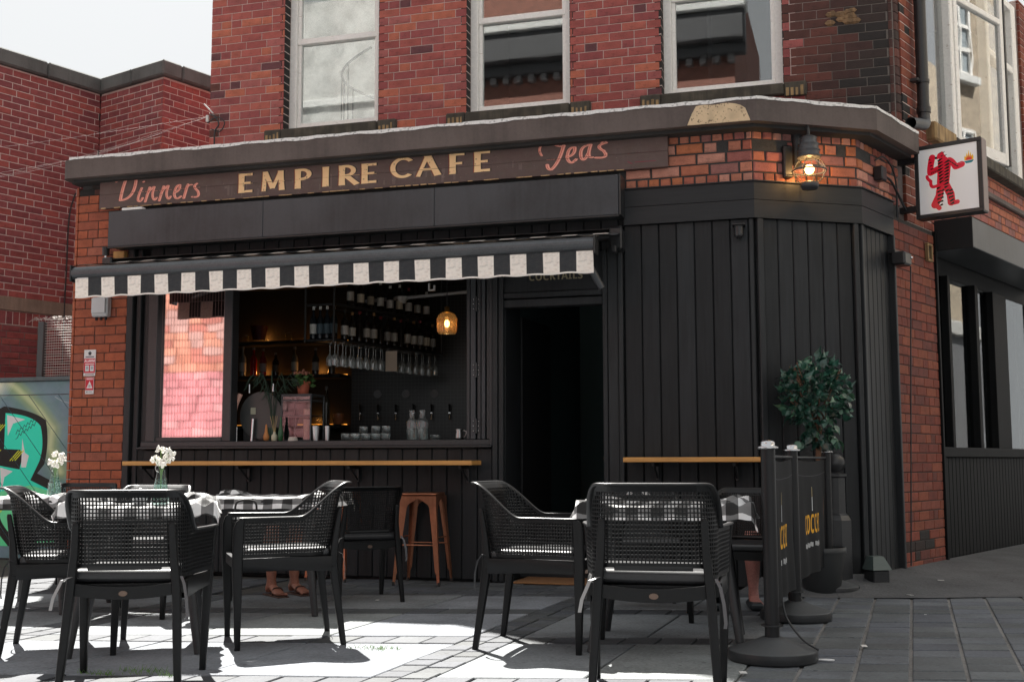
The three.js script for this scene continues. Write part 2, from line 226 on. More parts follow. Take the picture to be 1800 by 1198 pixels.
// ---------- ground and paving ----------
const FAC = 0, A1 = 31.5 * RAD, A2 = 67.6 * RAD; // facing of the main front, the splayed bay and the side street
const Q0 = [-6.98, 0], Q1 = [-0.748, 0], Q2 = [0.036, -0.481], dS = [cos(A2), -sin(A2)], nS = [sin(A2), cos(A2)];
const onSide = (t, off = 0) => [Q2[0] + dS[0] * t + nS[0] * off, Q2[1] + dS[1] * t + nS[1] * off];
structure('ground', new THREE.PlaneGeometry(260, 260).rotateX(-PI / 2).translate(0, -0.05, 0), mat([0.11, 0.112, 0.115], 0.9));
{
  const pav = new THREE.Group(); pav.name = 'pavement'; pav.userData.kind = 'structure'; scene.add(pav);
  const r = rng(101);
  const P = (u, v) => { const x = (u - 0.04 * v + 0.0144) / 0.9904; return [x, v - 0.24 * (x + 1.5)]; };
  const tile = (u0, u1, v0, v1, dy, c) => { // corners counter-clockwise from above
    const k = [P(u0, v1), P(u1, v1), P(u1, v0), P(u0, v0)], m = [(k[0][0] + k[2][0]) / 2, (k[0][1] + k[2][1]) / 2];
    const rx = (r() - 0.5) * 0.006, rz = (r() - 0.5) * 0.006, at = ([x, z], s, y) => { const q = 1 - s / max(0.05, hypot(x - m[0], z - m[1])); const X = m[0] + (x - m[0]) * q, Z = m[1] + (z - m[1]) * q; return [X, y + (y > -0.02 ? dy + rx * (X - m[0]) * 2 + rz * (Z - m[1]) * 2 : 0), Z]; };
    const F = k.map((p) => at(p, c, 0)), E = k.map((p) => at(p, 0, -c * 0.8)), B = k.map((p) => at(p, 0, -0.045)), pos = [], q = (a, b, e, f) => pos.push(...a, ...b, ...e, ...a, ...e, ...f);
    q(...F); for (let i = 0; i < 4; i++) { const n = (i + 1) % 4; q(E[i], E[n], F[n], F[i]); q(B[i], B[n], E[n], E[i]); }
    const g = new THREE.BufferGeometry(); g.setAttribute('position', new THREE.Float32BufferAttribute(pos, 3)); g.computeVertexNormals(); return uvm(g, r() * 3);
  };
  const mk = (c, n, s, rough, m) => Array.from({ length: n }, (_, i) => { const f = 1 + (rng(i * 9 + s)() - 0.5) * 0.34; return mat(c.map((x, k) => x * f * (k === 2 ? 1 + 0.05 * (i % 3 - 1) : 1)), rough, { map: m, bump: m, bs: 0.003 }); });
  const slabM = mk([0.29, 0.31, 0.325], 5, 3, 0.85, T.conc), settM = mk([0.10, 0.108, 0.118], 6, 5, 0.75, T.conc), paveM = mk([0.155, 0.17, 0.188], 7, 8, 0.7, T.conc);
  const setts = [], pavers = [];
  const inCore = (u, v) => { const [x, z] = P(u, v); return z < 5.2 && z > -0.4 && x > -6.2 + z * 0.35 && x < 2.6 - z * 0.35; };
  const slab = (u0, u1, v0, v1) => { const j = 0.006; const m = add('slab', tile(u0 + j, u1 - j, v0 + j, v1 - j, (r() - 0.5) * 0.004, 0.006), pick(slabM, r), pav); return m; };
  const sett = (u0, u1, v0, v1) => setts.push([u0, u1, v0, v1]);
  const uB = [[-9.8, -9.53], [-7.2, -6.93], [-4.6, -4.33], [-2.0, -1.73]], vB = [[0.42, 0.6], [1.37, 1.63], [2.64, 2.88], [3.9, 4.15], [5.15, 5.4]];
  const settRow = (u0, u1, v0, v1, n) => { for (let i = 0; i < n; i++) sett(lerp(u0, u1, i / n), lerp(u0, u1, (i + 1) / n), v0, v1); };
  for (const [a, b] of uB) for (let v = 0.6; v < 6.6; v += 0.157) { sett(a, (a + b) / 2, v, v + 0.157); sett((a + b) / 2, b, v + 0.05, v + 0.207); }
  for (let i = 0; i < 4; i++) {
    const u0 = uB[i][1], u1 = i < 3 ? uB[i + 1][0] : -0.42, n = i < 3 ? 3 : 2;
    vB.forEach(([a, b], k) => {
      settRow(u0, u1, a, b, i < 3 ? 12 : 7); const nv = k < 4 ? vB[k + 1][0] : 6.6;
      for (let q = 0; q < n; q++) { const s0 = lerp(u0, u1, q / n), s1 = lerp(u0, u1, (q + 1) / n); slab(s0, s1, b, nv); }
    });
    for (let v = -0.58; v < 0.41; v += 0.2) { const s = r() * 0.12; for (let u = u0 - s; u < u1; u += 0.3) sett(max(u, u0), min(u + 0.3, u1), v, v + 0.2); }
  }
  for (let u = -0.42, c = 0; u < 5.4; u += 0.245, c++) for (let v = 0.42 - 0.25 * floor(c * 0.03); v < 6.4; v += 0.215 + 0 * c) pavers.push([u + 0.008, u + 0.237, v + 0.0075, v + 0.2075]);
  const lay = (list, name, mats, j, c, score) => {
    list.sort((a, b) => score(b) - score(a)); const rest = [];
    list.forEach((q, i) => { const g = tile(q[0] + j, q[1] - j, q[2] + j, q[3] - j, (r() - 0.5) * 0.006, c); if (q[1] - q[0] < 0.04) return; if (i < 300 && score(q) > 0) add(name, Object.assign(g, { userData: { raw: true } }), pick(mats, r), pav); else rest.push(g); });
    if (rest.length) { const h = rest.length >> 1; [rest.slice(0, h), rest.slice(h)].forEach((l, i) => { const m = new THREE.Mesh(mergeGeometries(l), mats[i * 2]); m.name = name + '_field'; m.userData.kind = 'stuff'; pav.add(m); }); }
  };
  const sc = (q) => { const u = (q[0] + q[1]) / 2, v = (q[2] + q[3]) / 2; if (!inCore(u, v)) return -1; const [x, z] = P(u, v); return 20 - hypot(x, 9.05 - z); };
  lay(setts, 'sett', settM, 0.005, 0.006, sc); lay(pavers, 'paver', paveM, 0.001, 0.005, sc);
  const quad = (u0, u1, v0, v1, y) => { const k = [P(u0, v1), P(u1, v1), P(u1, v0), P(u0, v0)].map(([x, z]) => [x, y, z]); const g = new THREE.BufferGeometry(); g.setAttribute('position', new THREE.Float32BufferAttribute([...k[0], ...k[1], ...k[2], ...k[0], ...k[2], ...k[3]], 3)); return g; };
  add('joint_bed', quad(-13, -0.42, -3, 7, -0.014), mat([0.075, 0.07, 0.064], 0.95, { map: T.conc, bump: T.conc, bs: 0.004 }), pav);
  add('joint_bed', quad(-0.42, 6, -0.5, 7, -0.008), mat([0.27, 0.26, 0.25], 0.95, { map: T.conc, bump: T.conc, bs: 0.004 }), pav);
  // patched tarmac along the foot of the corner and the side street, rising to the wall
  const apron = []; const wallPts = [[-0.9, 0.02], [Q1[0], 0.02], [Q2[0] + 0.01, Q2[1] + 0.02], onSide(0.9, 0.02), onSide(2.4, 0.02), onSide(5, 0.02), onSide(9, 0.02)], outPts = [[-0.9, 0.3], [-0.3, 0.36], [0.4, 0.22], [0.95, -0.05], [1.9, -0.3], [3.9, -1.2], [7, -3.0]];
  for (let i = 0; i + 1 < wallPts.length; i++) for (let k = 0; k < 5; k++) { const f = (p, q, t, s) => { const a = [lerp(p[0], q[0], t), lerp(p[1], q[1], t)]; return [a[0], 0.1 * pow(1 - t, 1.6) * s + 0.004 + 0.004 * sin(a[0] * 13 + a[1] * 9), a[1]]; }; const s0 = i === 0 ? 0 : 1, s1 = 1; const a = f(wallPts[i], outPts[i], k / 5, s0), b = f(wallPts[i + 1], outPts[i + 1], k / 5, s1), c = f(wallPts[i + 1], outPts[i + 1], (k + 1) / 5, s1), d = f(wallPts[i], outPts[i], (k + 1) / 5, s0); apron.push(...a, ...d, ...c, ...a, ...c, ...b); }
  const ag = new THREE.BufferGeometry(); ag.setAttribute('position', new THREE.Float32BufferAttribute(apron, 3)); smooth(ag);
  add('tarmac_strip', ag, mat([0.135, 0.137, 0.142], 0.92, { map: T.conc, bump: T.conc, bs: 0.006 }), pav);
}
structure('road', (() => { const k = [onSide(1.5, 1.2), onSide(40, 1.2), onSide(40, 7), [6, 3], [1.3, -0.3]].map(([x, z]) => [x, z]); return uvm(prism(k, -0.045, -0.012)); })(), mat([0.1, 0.102, 0.107], 0.9, { map: T.conc, bump: T.conc, bs: 0.006 }));

// ---------- buildings across the street, which the panes mirror ----------
{
  const b = thing('brick_building', 'tall red brick block with a black cornice across the street, mirrored in the panes', 'building', [-14.3, 0, 16.2], PI);
  const W = 11.6, brickPlain = mat([0.30, 0.13, 0.095], 0.85, { map: T.brick }), blackC = mat([0.05, 0.05, 0.053], 0.5), ledge = mat([0.6, 0.6, 0.58], 0.7), stoneM = [[0.56, 0.25, 0.17], [0.6, 0.30, 0.21], [0.48, 0.19, 0.15], [0.55, 0.36, 0.32]].map((c) => mat(c, 0.85, { map: T.blot }));
  add('wall', [bx(-W, W, 5.9, 13.6, -8, 0)], brickPlain, b);
  add('cornice', [bx(-W - 0.3, -2.7, 11.2, 11.95, 0, 0.5, 0.05), bx(-W - 0.3, -2.7, 10.9, 11.2, 0, 0.25, 0.03)], blackC, b); { const dn = []; for (let x = -W; x < -2.8; x += 0.34) dn.push(bx(x, x + 0.16, 10.72, 10.89, 0, 0.2, 0.01)); add('dentils', dn, mat([0.16, 0.15, 0.15], 0.6), b).userData.kind = 'stuff'; } add('ledge', bx(-W - 0.35, -2.65, 11.95, 12.25, 0, 0.6, 0.03), ledge, b);
  const r = rng(404), blocks = [[], [], [], []], low = [[], []]; for (let y = 0; y < 5.7; y += 0.2) { let x = -2; while (x < 6) { const l = rr(0.36, 0.56, r), g = bx(x + 0.008, min(x + l, 6) - 0.008, y + 0.008, y + 0.192, -0.3, 0.02 + r() * 0.03, 0.01); if (y < 3.05) low[r() < 0.3 ? 1 : 0].push(g); else blocks[floor(r() * 4)].push(g); x += l; } }
  blocks.forEach((l, i) => { add('stonework', l, stoneM[i], b).userData.kind = 'stuff'; }); low.forEach((l, i) => { add('stonework', l, mat([[0.62, 0.27, 0.29], [0.68, 0.36, 0.37]][i], 0.8, { map: T.blot }), b).userData.kind = 'stuff'; });
  add('mortar', bx(-2, 6, 0, 5.9, -1, 0), mat([0.36, 0.22, 0.2], 0.9), b); add('shopfront', [bx(6, W, 0, 5.9, -1, 0.1), bx(-W, -2, 0, 5.9, -1, 0.1)], mat([0.07, 0.075, 0.08], 0.6), b);
  add('pale_render', bx(-2.6, 1.3, 8.6, 13.6, 0, 0.06, 0.01), mat([0.56, 0.555, 0.53], 0.8, { map: T.blot }), b); add('string_course', bx(-2.6, 1.3, 10.6, 10.8, 0.06, 0.16, 0.02), ledge, b);
  for (let f = 0; f < 1; f++) for (let i = 0; i < 6; i++) { const x = -9.6 + i * 3.6, y = 7; const w = part('window', b, [x, y, 0]); add('frame', [bx(-0.6, 0.6, 0, 0.1, 0, 0.08), bx(-0.6, 0.6, 1.9, 2, 0, 0.08), bx(-0.6, -0.5, 0.1, 1.9, 0, 0.08), bx(0.5, 0.6, 0.1, 1.9, 0, 0.08), bx(-0.5, 0.5, 0.95, 1.05, 0, 0.07)], M.whitePaint, w); add('pane', bx(-0.5, 0.5, 0.1, 1.9, 0.005, 0.02), mat([0.05, 0.06, 0.07], 0.1), w); }
  const p = thing('brick_building', 'pale buff brick building with white sash windows across the side street', 'building', [onSide(2, 7)[0], 0, onSide(2, 7)[1]], A2 + PI);
  const buff = mat([0.46, 0.38, 0.28], 0.85, { map: T.brick });
  add('wall', [bx(-24, 4, 0, 12, -8, 0)], buff, p); add('shopfront', bx(-24, 4, 0, 4.4, 0, 0.15), mat([0.13, 0.13, 0.135], 0.6), p); add('band', bx(-24, 4, 4.4, 4.8, 0, 0.3, 0.03), mat([0.42, 0.41, 0.39], 0.7), p);
  for (let f = 0; f < 2; f++) for (let i = 0; i < 7; i++) { const w = part('window', p, [2 - i * 2.6, 5.6 + f * 3.2, 0]); const bars = []; for (const x of [-0.55, -0.2, 0.2, 0.55]) bars.push(bx(x - 0.035, x + 0.035, 0, 2, 0, 0.07)); for (const y of [0, 0.5, 1, 1.5, 2]) bars.push(bx(-0.6, 0.6, y - 0.04, y + 0.04, 0, 0.06)); add('frame', bars, M.whitePaint, w); add('pane', bx(-0.58, 0.58, 0, 2, 0.004, 0.016), mat([0.3, 0.34, 0.36], 0.1), w); add('sill', bx(-0.75, 0.75, -0.2, -0.04, 0, 0.15), ledge, w); }
  for (let i = 0; i < 6; i++) { const w = part('window', p, [1 - i * 3, 0.9, 0.15]); add('frame', [bx(-1, 1, 0, 0.08, 0, 0.06), bx(-1, -0.92, 0, 1.7, 0, 0.06), bx(0.92, 1, 0, 1.7, 0, 0.06), bx(-0.04, 0.04, 0, 1.7, 0, 0.06), bx(-1, 1, 1.62, 1.7, 0, 0.06)], M.whitePaint, w); add('pane', bx(-0.95, 0.95, 0.05, 1.65, 0.004, 0.012), mat([0.1, 0.12, 0.12], 0.1), w); }
}

// ---------- the maroon brick building on the left ----------
{
  const T1 = 72.0 * RAD, b = thing('brick_building', 'maroon brick building with pale mortar and grey coping behind the painted hoarding', 'building', [-9.33, 0, -3.49], T1);
  const tone = (x, y, r) => ['left', floor(r() * 6)], L = 3.2;
  const w1 = part('wall', b); // local x runs away from the street towards the inner corner at 0
  const vis = (x, y) => (y > 1.6 && x > -1.45 ? 10 + x : -1);
  layBricks(w1, { x0: -L, x1: 0, y0: 2.94, y1: 5.72, course: 0.0815, len: 0.232, tone, seed: 21, limit: 190, score: vis, mortar: M.mortarPink, bond: 0, joint: 0.011 });
  layBricks(w1, { x0: -L, x1: 0, y0: 0, y1: 2.6, course: 0.0815, len: 0.232, tone, seed: 22, limit: 60, score: (x, y) => (y > 1.7 && x > -1.4 ? y : -1), mortar: mat([0.2, 0.15, 0.135], 0.9, { map: T.fine }), bond: 0 });
  for (let i = 0; i < 36; i++) { const m = new THREE.Mesh(brickGeo(0.075, 0.15, 0.03, i % 5), brickMat('left', i % 6)); m.name = 'brick'; m.position.set(-L + 0.05 + i * 0.087, 2.687, 0.004); w1.add(m); }
  add('mortar', bx(-L, 0, 2.598, 2.772, -0.1, -0.004), M.mortarPink, w1);
  add('stone_band', bx(-L, 0.0, 2.772, 2.937, -0.1, 0.02, 0.006), M.bandStone, w1);
  const w2 = part('wall', b, [0, 0, 0], -90 * RAD); w2.position.set(0, 0, 0);
  layBricks(w2, { x0: 0, x1: 1.249, y0: 0, y1: 5.72, course: 0.0815, len: 0.232, tone, seed: 23, limit: 80, score: (x, y) => (y > 4.1 ? y : -1), mortar: M.mortarPink, bond: 0, joint: 0.011 });
  const w3 = part('wall', b, [0, 0, 1.249], 0);
  layBricks(w3, { x0: 0, x1: 4, y0: 0, y1: 5.72, course: 0.0815, len: 0.232, tone, seed: 24, limit: 60, score: (x, y) => (y > 4.3 && x < 0.9 ? y : -1), mortar: M.mortarPink, bond: 0, joint: 0.011 });
  for (let i = 0; i < 4; i++) add('coping_stone', bx(-L + i * 0.8 + 0.004, -L + (i + 1) * 0.8 - 0.004 + (i === 3 ? 0.24 : 0), 5.725, 5.92, -0.3, 0.06, 0.02), M.coping, b);
  for (let i = 0; i < 2; i++) add('coping_stone', bx(-0.06, 0.24, 5.725, 5.92, 0.06 + i * 0.62, 0.675 + i * 0.64, 0.02), M.coping, b);
  for (let i = 0; i < 4; i++) add('coping_stone', bx(0.245 + i * 0.9, 0.24 + (i + 1) * 0.9, 5.725, 5.92, 1.0, 1.32, 0.02), M.coping, b);
  add('core', [bx(-L, 3.9, 0, 5.7, -4, -0.12), bx(0.12, 3.9, 0, 5.7, -0.12, 1.1)], M.dark, b);
  // black cable down the brickwork
  const P = (x, y, o = 0.02) => [-9.33 + cos(T1) * x + sin(T1) * o, y, -3.49 - sin(T1) * x + cos(T1) * o];
  solo('cable', 'thin black cable hanging down the maroon brick wall on the left', 'cable', tube([P(-0.33, 4.35), P(-0.40, 4.1), P(-0.42, 3.4), P(-0.43, 2.75), P(-0.43, 2.2)], 0.009), M.blackMetal);
}
{ // ventilation cowl behind the parapet
  const c = thing('roof_cowl', 'grey metal ventilation cowl peeping over the left coping beside the upper brick wall', 'vent', [-8.6, 5.6, -6.2]);
  add('hood', [cyl(0.32, 0.32, 0.3, 0, 0.35, 0, 20), new THREE.SphereGeometry(0.32, 20, 8, 0, 2 * PI, 0, PI / 2).translate(0, 0.65, 0)], mat([0.45, 0.46, 0.47], 0.4, { metalness: 0.6, map: T.fine }), c); add('duct', cyl(0.2, 0.2, 0.4, 0, 0, 0, 16), mat([0.3, 0.3, 0.31], 0.5, { metalness: 0.5 }), c);
}
// ---------- painted hoarding, mesh fence ----------
{
  const h = thing('painted_hoarding', 'grey boarded hoarding sprayed with a big green graffiti letter, left of the pier', 'hoarding', [-9.3, 0, -1.0]);
  const gt = canvasTex(1024, 1024, (c, W, H) => { // 2.6 m wide, 1.84 m high
    const s = W / 2.6, X = (x) => (x - 0.2) * s, Y = (y) => H - (y + 0.12) * H / 1.84; c.fillStyle = '#6a8d93'; c.fillRect(0, 0, W, H);
    const rg = rng(9); for (let i = 0; i < 900; i++) { c.globalAlpha = 0.05; c.fillStyle = pick(['#50707a', '#94b0bd', '#5d7c84', '#adc4d6'], rg); c.beginPath(); c.arc(rg() * W, rg() * H, 20 + rg() * 70, 0, 7); c.fill(); }
    const glow = (pts, col, w, a) => { c.strokeStyle = col; c.lineCap = 'round'; c.lineJoin = 'round'; for (let k = 6; k > 0; k--) { c.globalAlpha = a; c.lineWidth = w * k / 6; c.beginPath(); pts.forEach(([x, y], i) => (i ? c.lineTo(X(x), Y(y)) : c.moveTo(X(x), Y(y)))); c.stroke(); } c.globalAlpha = 1; };
    const g1 = [[0.55, 1.35], [0.8, 1.55], [0.98, 1.72], [1.15, 1.6], [1.4, 1.4], [1.58, 1.2], [1.56, 1.0], [1.7, 0.75]]; glow(g1, '#8fc49a', 170, 0.07); glow(g1, '#d5dc6c', 95, 0.08); glow(g1, '#eef3cc', 40, 0.1); glow([[0.9, 1.62], [1.0, 1.78]], '#ffffff', 130, 0.12);
    const blob = (pts, col) => { c.fillStyle = col; c.beginPath(); pts.forEach((p, i) => (i ? (p.length > 2 ? c.quadraticCurveTo(X(p[2]), Y(p[3]), X(p[0]), Y(p[1])) : c.lineTo(X(p[0]), Y(p[1]))) : c.moveTo(X(p[0]), Y(p[1])))); c.closePath(); c.fill(); };
    blob([[0.2, 1.1], [0.98, 1.43], [1.5, 1.28, 1.36, 1.38], [1.5, 0.83, 1.56, 1.05], [1.42, 0.74], [1.74, 0.6], [1.78, 0], [0.0, 0], [0.0, 1.0]], '#101513');
    blob([[1.0, 1.36], [1.44, 1.22, 1.34, 1.34], [1.44, 0.86, 1.5, 1.02], [1.34, 0.67], [1.66, 0.54], [1.68, 0.04], [1.3, 0.02], [0.98, 0.3, 1.04, 0.14], [0.94, 0.82], [1.2, 0.78], [1.24, 0.94], [1.2, 0.98], [1.0, 0.99]], '#2ff0cc');
    blob([[1.66, 0.54], [1.68, 0.04], [1.3, 0.02], [0.98, 0.3, 1.04, 0.14], [0.97, 0.55], [1.34, 0.62]], '#74f0ac'); blob([[0.2, 0], [0.9, 0.2], [1.1, 0.0]], '#62eaa4'); blob([[0.0, 0.2], [0.5, 0.75], [0.7, 0.2], [0.4, 0.0], [0, 0]], '#4be6c4');
    const wht = '#e8ecec'; blob([[1.02, 1.34], [1.25, 1.29], [1.1, 1.25], [1.04, 1.12]], wht); blob([[1.22, 1.1], [1.26, 0.95], [1.31, 0.92], [1.28, 0.8], [1.22, 0.8]], wht); blob([[0.96, 0.8], [1.12, 0.76], [1.02, 0.7], [0.99, 0.55]], wht);
    c.strokeStyle = '#dbe832'; c.lineWidth = 5; for (const [x, y] of [[0.84, 1.14], [0.8, 0.88], [0.75, 0.7], [1.08, 0.87], [0.88, 0.3], [1.2, 0.14], [0.5, 0.95]]) for (let k = 0; k < 3; k++) { c.beginPath(); c.moveTo(X(x + k * 0.03), Y(y)); c.lineTo(X(x + 0.1 + k * 0.03), Y(y + 0.1)); c.stroke(); }
    c.strokeStyle = '#1d3b33'; c.lineWidth = 2.5; c.beginPath(); for (let i = 0; i < 26; i++) { const x = 1.14 + (i % 13) * 0.02, y = 1.14 + (i % 13) * 0.012 - floor(i / 13) * 0.05; i % 13 ? c.lineTo(X(x), Y(y + (i % 2) * 0.035)) : c.moveTo(X(x), Y(y)); } c.stroke();
    c.strokeStyle = '#c9d4d8'; c.lineWidth = 3; c.globalAlpha = 0.7; c.beginPath(); c.moveTo(X(1.6), Y(1.52)); c.quadraticCurveTo(X(1.75), Y(1.42), X(1.95), Y(1.46)); c.stroke(); c.globalAlpha = 1;
  });
  gt.wrapS = gt.wrapT = THREE.RepeatWrapping; gt.repeat.set(1 / 2.6, 1 / 1.84);
  const hm = mat([1, 1, 1], 0.6, { map: gt, bump: T.fine, bs: 0.001 });
  // diagonal boards, each its own piece with a groove between
  const boards = []; const H = 1.66, W = 2.6, st = 0.36;
  for (let k = -6; k < 9; k++) { const a = k * st + 0.004, b2 = (k + 1) * st - 0.004, sl = 0.86; // x = c + (H - y) * sl
    let poly = [[a, H], [b2, H], [b2 + H * sl, 0], [a + H * sl, 0]]; const clip = (pl, f) => { const o = []; pl.forEach((p, i) => { const q = pl[(i + 1) % pl.length], fp = f(p), fq = f(q); if (fp >= 0) o.push(p); if ((fp >= 0) !== (fq >= 0)) { const t = fp / (fp - fq); o.push([lerp(p[0], q[0], t), lerp(p[1], q[1], t)]); } }); return o; };
    poly = clip(clip(poly, (p) => p[0]), (p) => W - p[0]); if (poly.length > 2) add('board', panelShape(poly.reverse(), -0.02, 0), hm, h); }
  add('top_rail', bx(0, W, 1.664, 1.8, -0.02, 0.006, 0.004), hm, h); add('capping', bx(0, W, 1.802, 1.845, -0.06, 0.03, 0.006), mat([0.1, 0.14, 0.15], 0.6, { map: T.fine }), h); add('backing', bx(0, W, 0, 1.66, -0.05, -0.021), M.dark, h);
  const f = thing('mesh_fence', 'rusty wire mesh fence on a steel post above the painted hoarding', 'fence', [-8.6, 1.85, -1.1]);
  const r = rng(33), wires = []; for (let i = 0; i < 22; i++) { const y = 0.02 + i * 0.0275; wires.push(tube([[0.47, y, 0], [0.62, y + rr(-0.004, 0.004, r), 0.01], [0.78, y + rr(-0.004, 0.004, r), 0], [1.1, y, 0]], 0.0035, 4, 8)); } for (let i = 0; i < 22; i++) { const x = 0.5 + i * 0.028; wires.push(rod([x, 0, 0], [x, 0.62, 0], 0.0018, 0.0018, 4)); } for (let i = 0; i < 40; i++) { const x = rr(0.3, 1.05, r); wires.push(tube([[x, 0.6, 0], [x + rr(-0.05, 0.05, r), 0.6 + r() * 0.04, rr(-0.03, 0.03, r)], [x + rr(-0.1, 0.1, r), 0.6 + rr(-0.02, 0.03, r), 0]], 0.003, 4, 5)); }
  add('wire_mesh', wires, mat([0.5, 0.47, 0.44], 0.6, { metalness: 0.3 }), f); add('post', bx(0.4, 0.47, 0, 0.58, -0.03, 0.03), mat([0.06, 0.07, 0.075], 0.6), f);
}
// ---------- the upper storey ----------
const UZ = -1.3;
{
  const b = thing('brick_building', 'red brick upper storey with three white sash windows above the cafe cornice', 'building', [0, 0, UZ]);
  const w = part('wall', b);
  const win = [[-5.52, -4.48], [-3.555, -2.525], [-1.655, -0.565]], WY0 = 4.325, WY1 = 5.98;
  const nz = (x, y) => fbm((x + 10) / 12, (y + 3) / 12, 14, 14, 3, 801);
  const tone = (x, y, r) => {
    let s = sstep(-0.35, 0.2, x) * 1.15 + (nz(x, y) - 0.62) * 0.9; if (x > -0.45 && y < 4.55) s += 0.25 * sstep(-0.45, 0, x);
    for (const [a, c] of win) { for (const e of [a - 0.1, c + 0.1]) if (abs(x - e) < 0.14 && y < 4.5 && x < -0.5) s += 0.45 * (1 - (y - 4.2) / 0.3) * r() * 1.4; }
    if (x < -6.2) s += 0.25;
    if (x > -0.55) { const d = sstep(-0.55, 0.25, x) * 0.95 + (nz(x * 1.5, y * 1.5) - 0.5) * 0.9 + (r() - 0.5) * 0.42; if (d < 0 && r() < 0.6) return ['up', pick([2, 5, 4], r)]; return ['soot', clamp(floor(d * 5), 0, 4)]; }
    if (r() < s * 0.85) return ['soot', floor(r() * 4)];
    return ['up', r() < 0.05 ? 8 : floor(r() * 8)];
  };
  const open = win.map(([a, c]) => [a, c, 4.205, WY1]); win.forEach(([a, c]) => open.push([a - 0.2, c + 0.2, 4.0, WY0 - 0.01]));
  const wopen = win.map(([a, c]) => [a, c, WY0, WY1]);
  layBricks(w, { x0: -6.37, x1: 0.34, y0: 3.74, y1: 6.2, course: 0.0815, len: 0.235, joint: 0.007, open: [...wopen, ...win.map(([a, c]) => [a - 0.2, c + 0.2, 4.2, WY0])], tone, seed: 5, limit: 300, score: (x, y) => (y > 4.12 && y < 5.55 ? 10 - abs(y - 4.8) : -1), bond: 4, mortar: null, rough: 0.6 });
  // mortar backing in strips round the openings
  const mb = []; const xs = [-6.37, ...win.flat(), 0.38]; for (let i = 0; i < 8; i += 2) if (i < 6) mb.push(bx(xs[i] + (i ? 0 : 0.006), xs[i + 1], 3.7, 6.2, -0.3, -0.005, 0)); win.forEach(([a, c]) => { mb.push(bx(a, c, 3.7, WY0 - 0.13, -0.3, -0.005, 0), bx(a, c, WY1, 6.2, -0.3, -0.005, 0)); });
  mb.push(bx(-0.565, -0.45, 3.7, 6.2, -0.3, -0.005, 0)); add('mortar', mb, M.mortarPink, w); add('mortar', bx(-0.449, -0.15, 3.7, 6.2, -0.3, -0.005, 0), mat([0.26, 0.21, 0.19], 0.9, { map: T.fine }), w); add('mortar', bx(-0.149, 0.38, 3.7, 6.2, -0.3, -0.005, 0), mat([0.17, 0.15, 0.135], 0.9, { map: T.fine }), w);
  // bullnose corner bricks on the right, the return of the left edge
  for (let k = 0, y = 3.74; y < 6.2; y += 0.0815, k++) { const a = k % 2 ? 0.09 : 0.16; const g = rings([y, y + 0.0745].map((yy) => { const q = []; for (let i = 0; i <= 5; i++) { const t = i / 5 * A2, R = 0.075; q.push([0.34 + R * sin(t), yy, -R + R * cos(t) + 0.002]); } const e = q[5]; q.push([e[0] + dS[0] * a, yy, e[2] + dS[1] * a], [e[0] + dS[0] * a - 0.08, yy, e[2] + dS[1] * a], [0.34, yy, -0.1]); return q.reverse(); })); add('brick', g, brickMat('soot', [2, 1, 0, 2, 3, 1, 2][k % 7]), w); }
  add('mortar', rings([3.7, 6.2].map((yy) => { const q = []; for (let i = 0; i <= 5; i++) { const t = i / 5 * A2, R = 0.071; q.push([0.335 + R * sin(t), yy, -0.075 + R * cos(t)]); } q.push([0.3 + dS[0] * 0.2, yy, -0.3], [0.3, yy, -0.3]); return q.reverse(); })), mat([0.05, 0.042, 0.038], 0.9, { map: T.fine }), w);
  const side = part('wall', b, [-6.37, 0, -0.004], -PI / 2); layBricks(side, { x0: -5, x1: 0, y0: 3.74, y1: 6.2, course: 0.0815, len: 0.235, tone: (x, y, r) => ['up', floor(r() * 8)], seed: 6, limit: 0, bond: 4, mortar: M.mortarPink, back: 0.2 });
  // broken brick patch, stained
  add('broken_brick', (() => { const r = rng(61), l = []; for (let i = 0; i < 16; i++) { const s = rr(0.02, 0.045, r); l.push(new THREE.DodecahedronGeometry(s, 0).scale(1.3, 0.8, 0.6).translate(-0.03 + rr(-0.13, 0.11, r), 4.86 + rr(-0.06, 0.07, r), 0.0)); } return l; })(), mat([0.27, 0.18, 0.11], 0.95, { map: T.stone, bump: T.stone, bs: 0.004 }), w);
  win.forEach(([a, c], i) => {
    const g = part('window', b, [(a + c) / 2, WY0, 0]), h = (c - a) / 2, H = WY1 - WY0, z0 = -0.17, f = 0.075, mr = 0.955;
    const fr = [bx(-h, -h + f, 0, H, z0 - 0.06, z0 + 0.05, 0.006), bx(h - f, h, 0, H, z0 - 0.06, z0 + 0.05, 0.006), bx(-h + f, h - f, 0, 0.085, z0 - 0.06, z0 + 0.03, 0.006), bx(-h + f, h - f, H - 0.08, H, z0 - 0.06, z0 + 0.05, 0.006), bx(-h, h, -0.012, -0.001, z0 - 0.06, z0 + 0.1, 0.003), bx(-h + f, h - f, mr - 0.035, mr + 0.025, z0 - 0.06, z0 + 0.028, 0.005), bx(-h + f, -h + f + 0.035, 0.085, mr - 0.035, z0 - 0.05, z0 + 0.012, 0.004), bx(h - f - 0.035, h - f, 0.085, mr - 0.035, z0 - 0.05, z0 + 0.012, 0.004), bx(-h + f, -h + f + 0.035, mr + 0.025, H - 0.08, z0 - 0.05, z0 + 0.022, 0.004), bx(h - f - 0.035, h - f, mr + 0.025, H - 0.08, z0 - 0.05, z0 + 0.022, 0.004)];
    add('frame', fr, M.whitePaint, g);
    add('pane', [bx(-h + f + 0.03, h - f - 0.03, 0.08, mr - 0.03, z0 - 0.02, z0 - 0.016, 0)], M.glass, g); add('pane', [bx(-h + f + 0.03, h - f - 0.03, mr + 0.02, H - 0.08, z0 - 0.006, z0 - 0.002, 0)], M.glass, g);
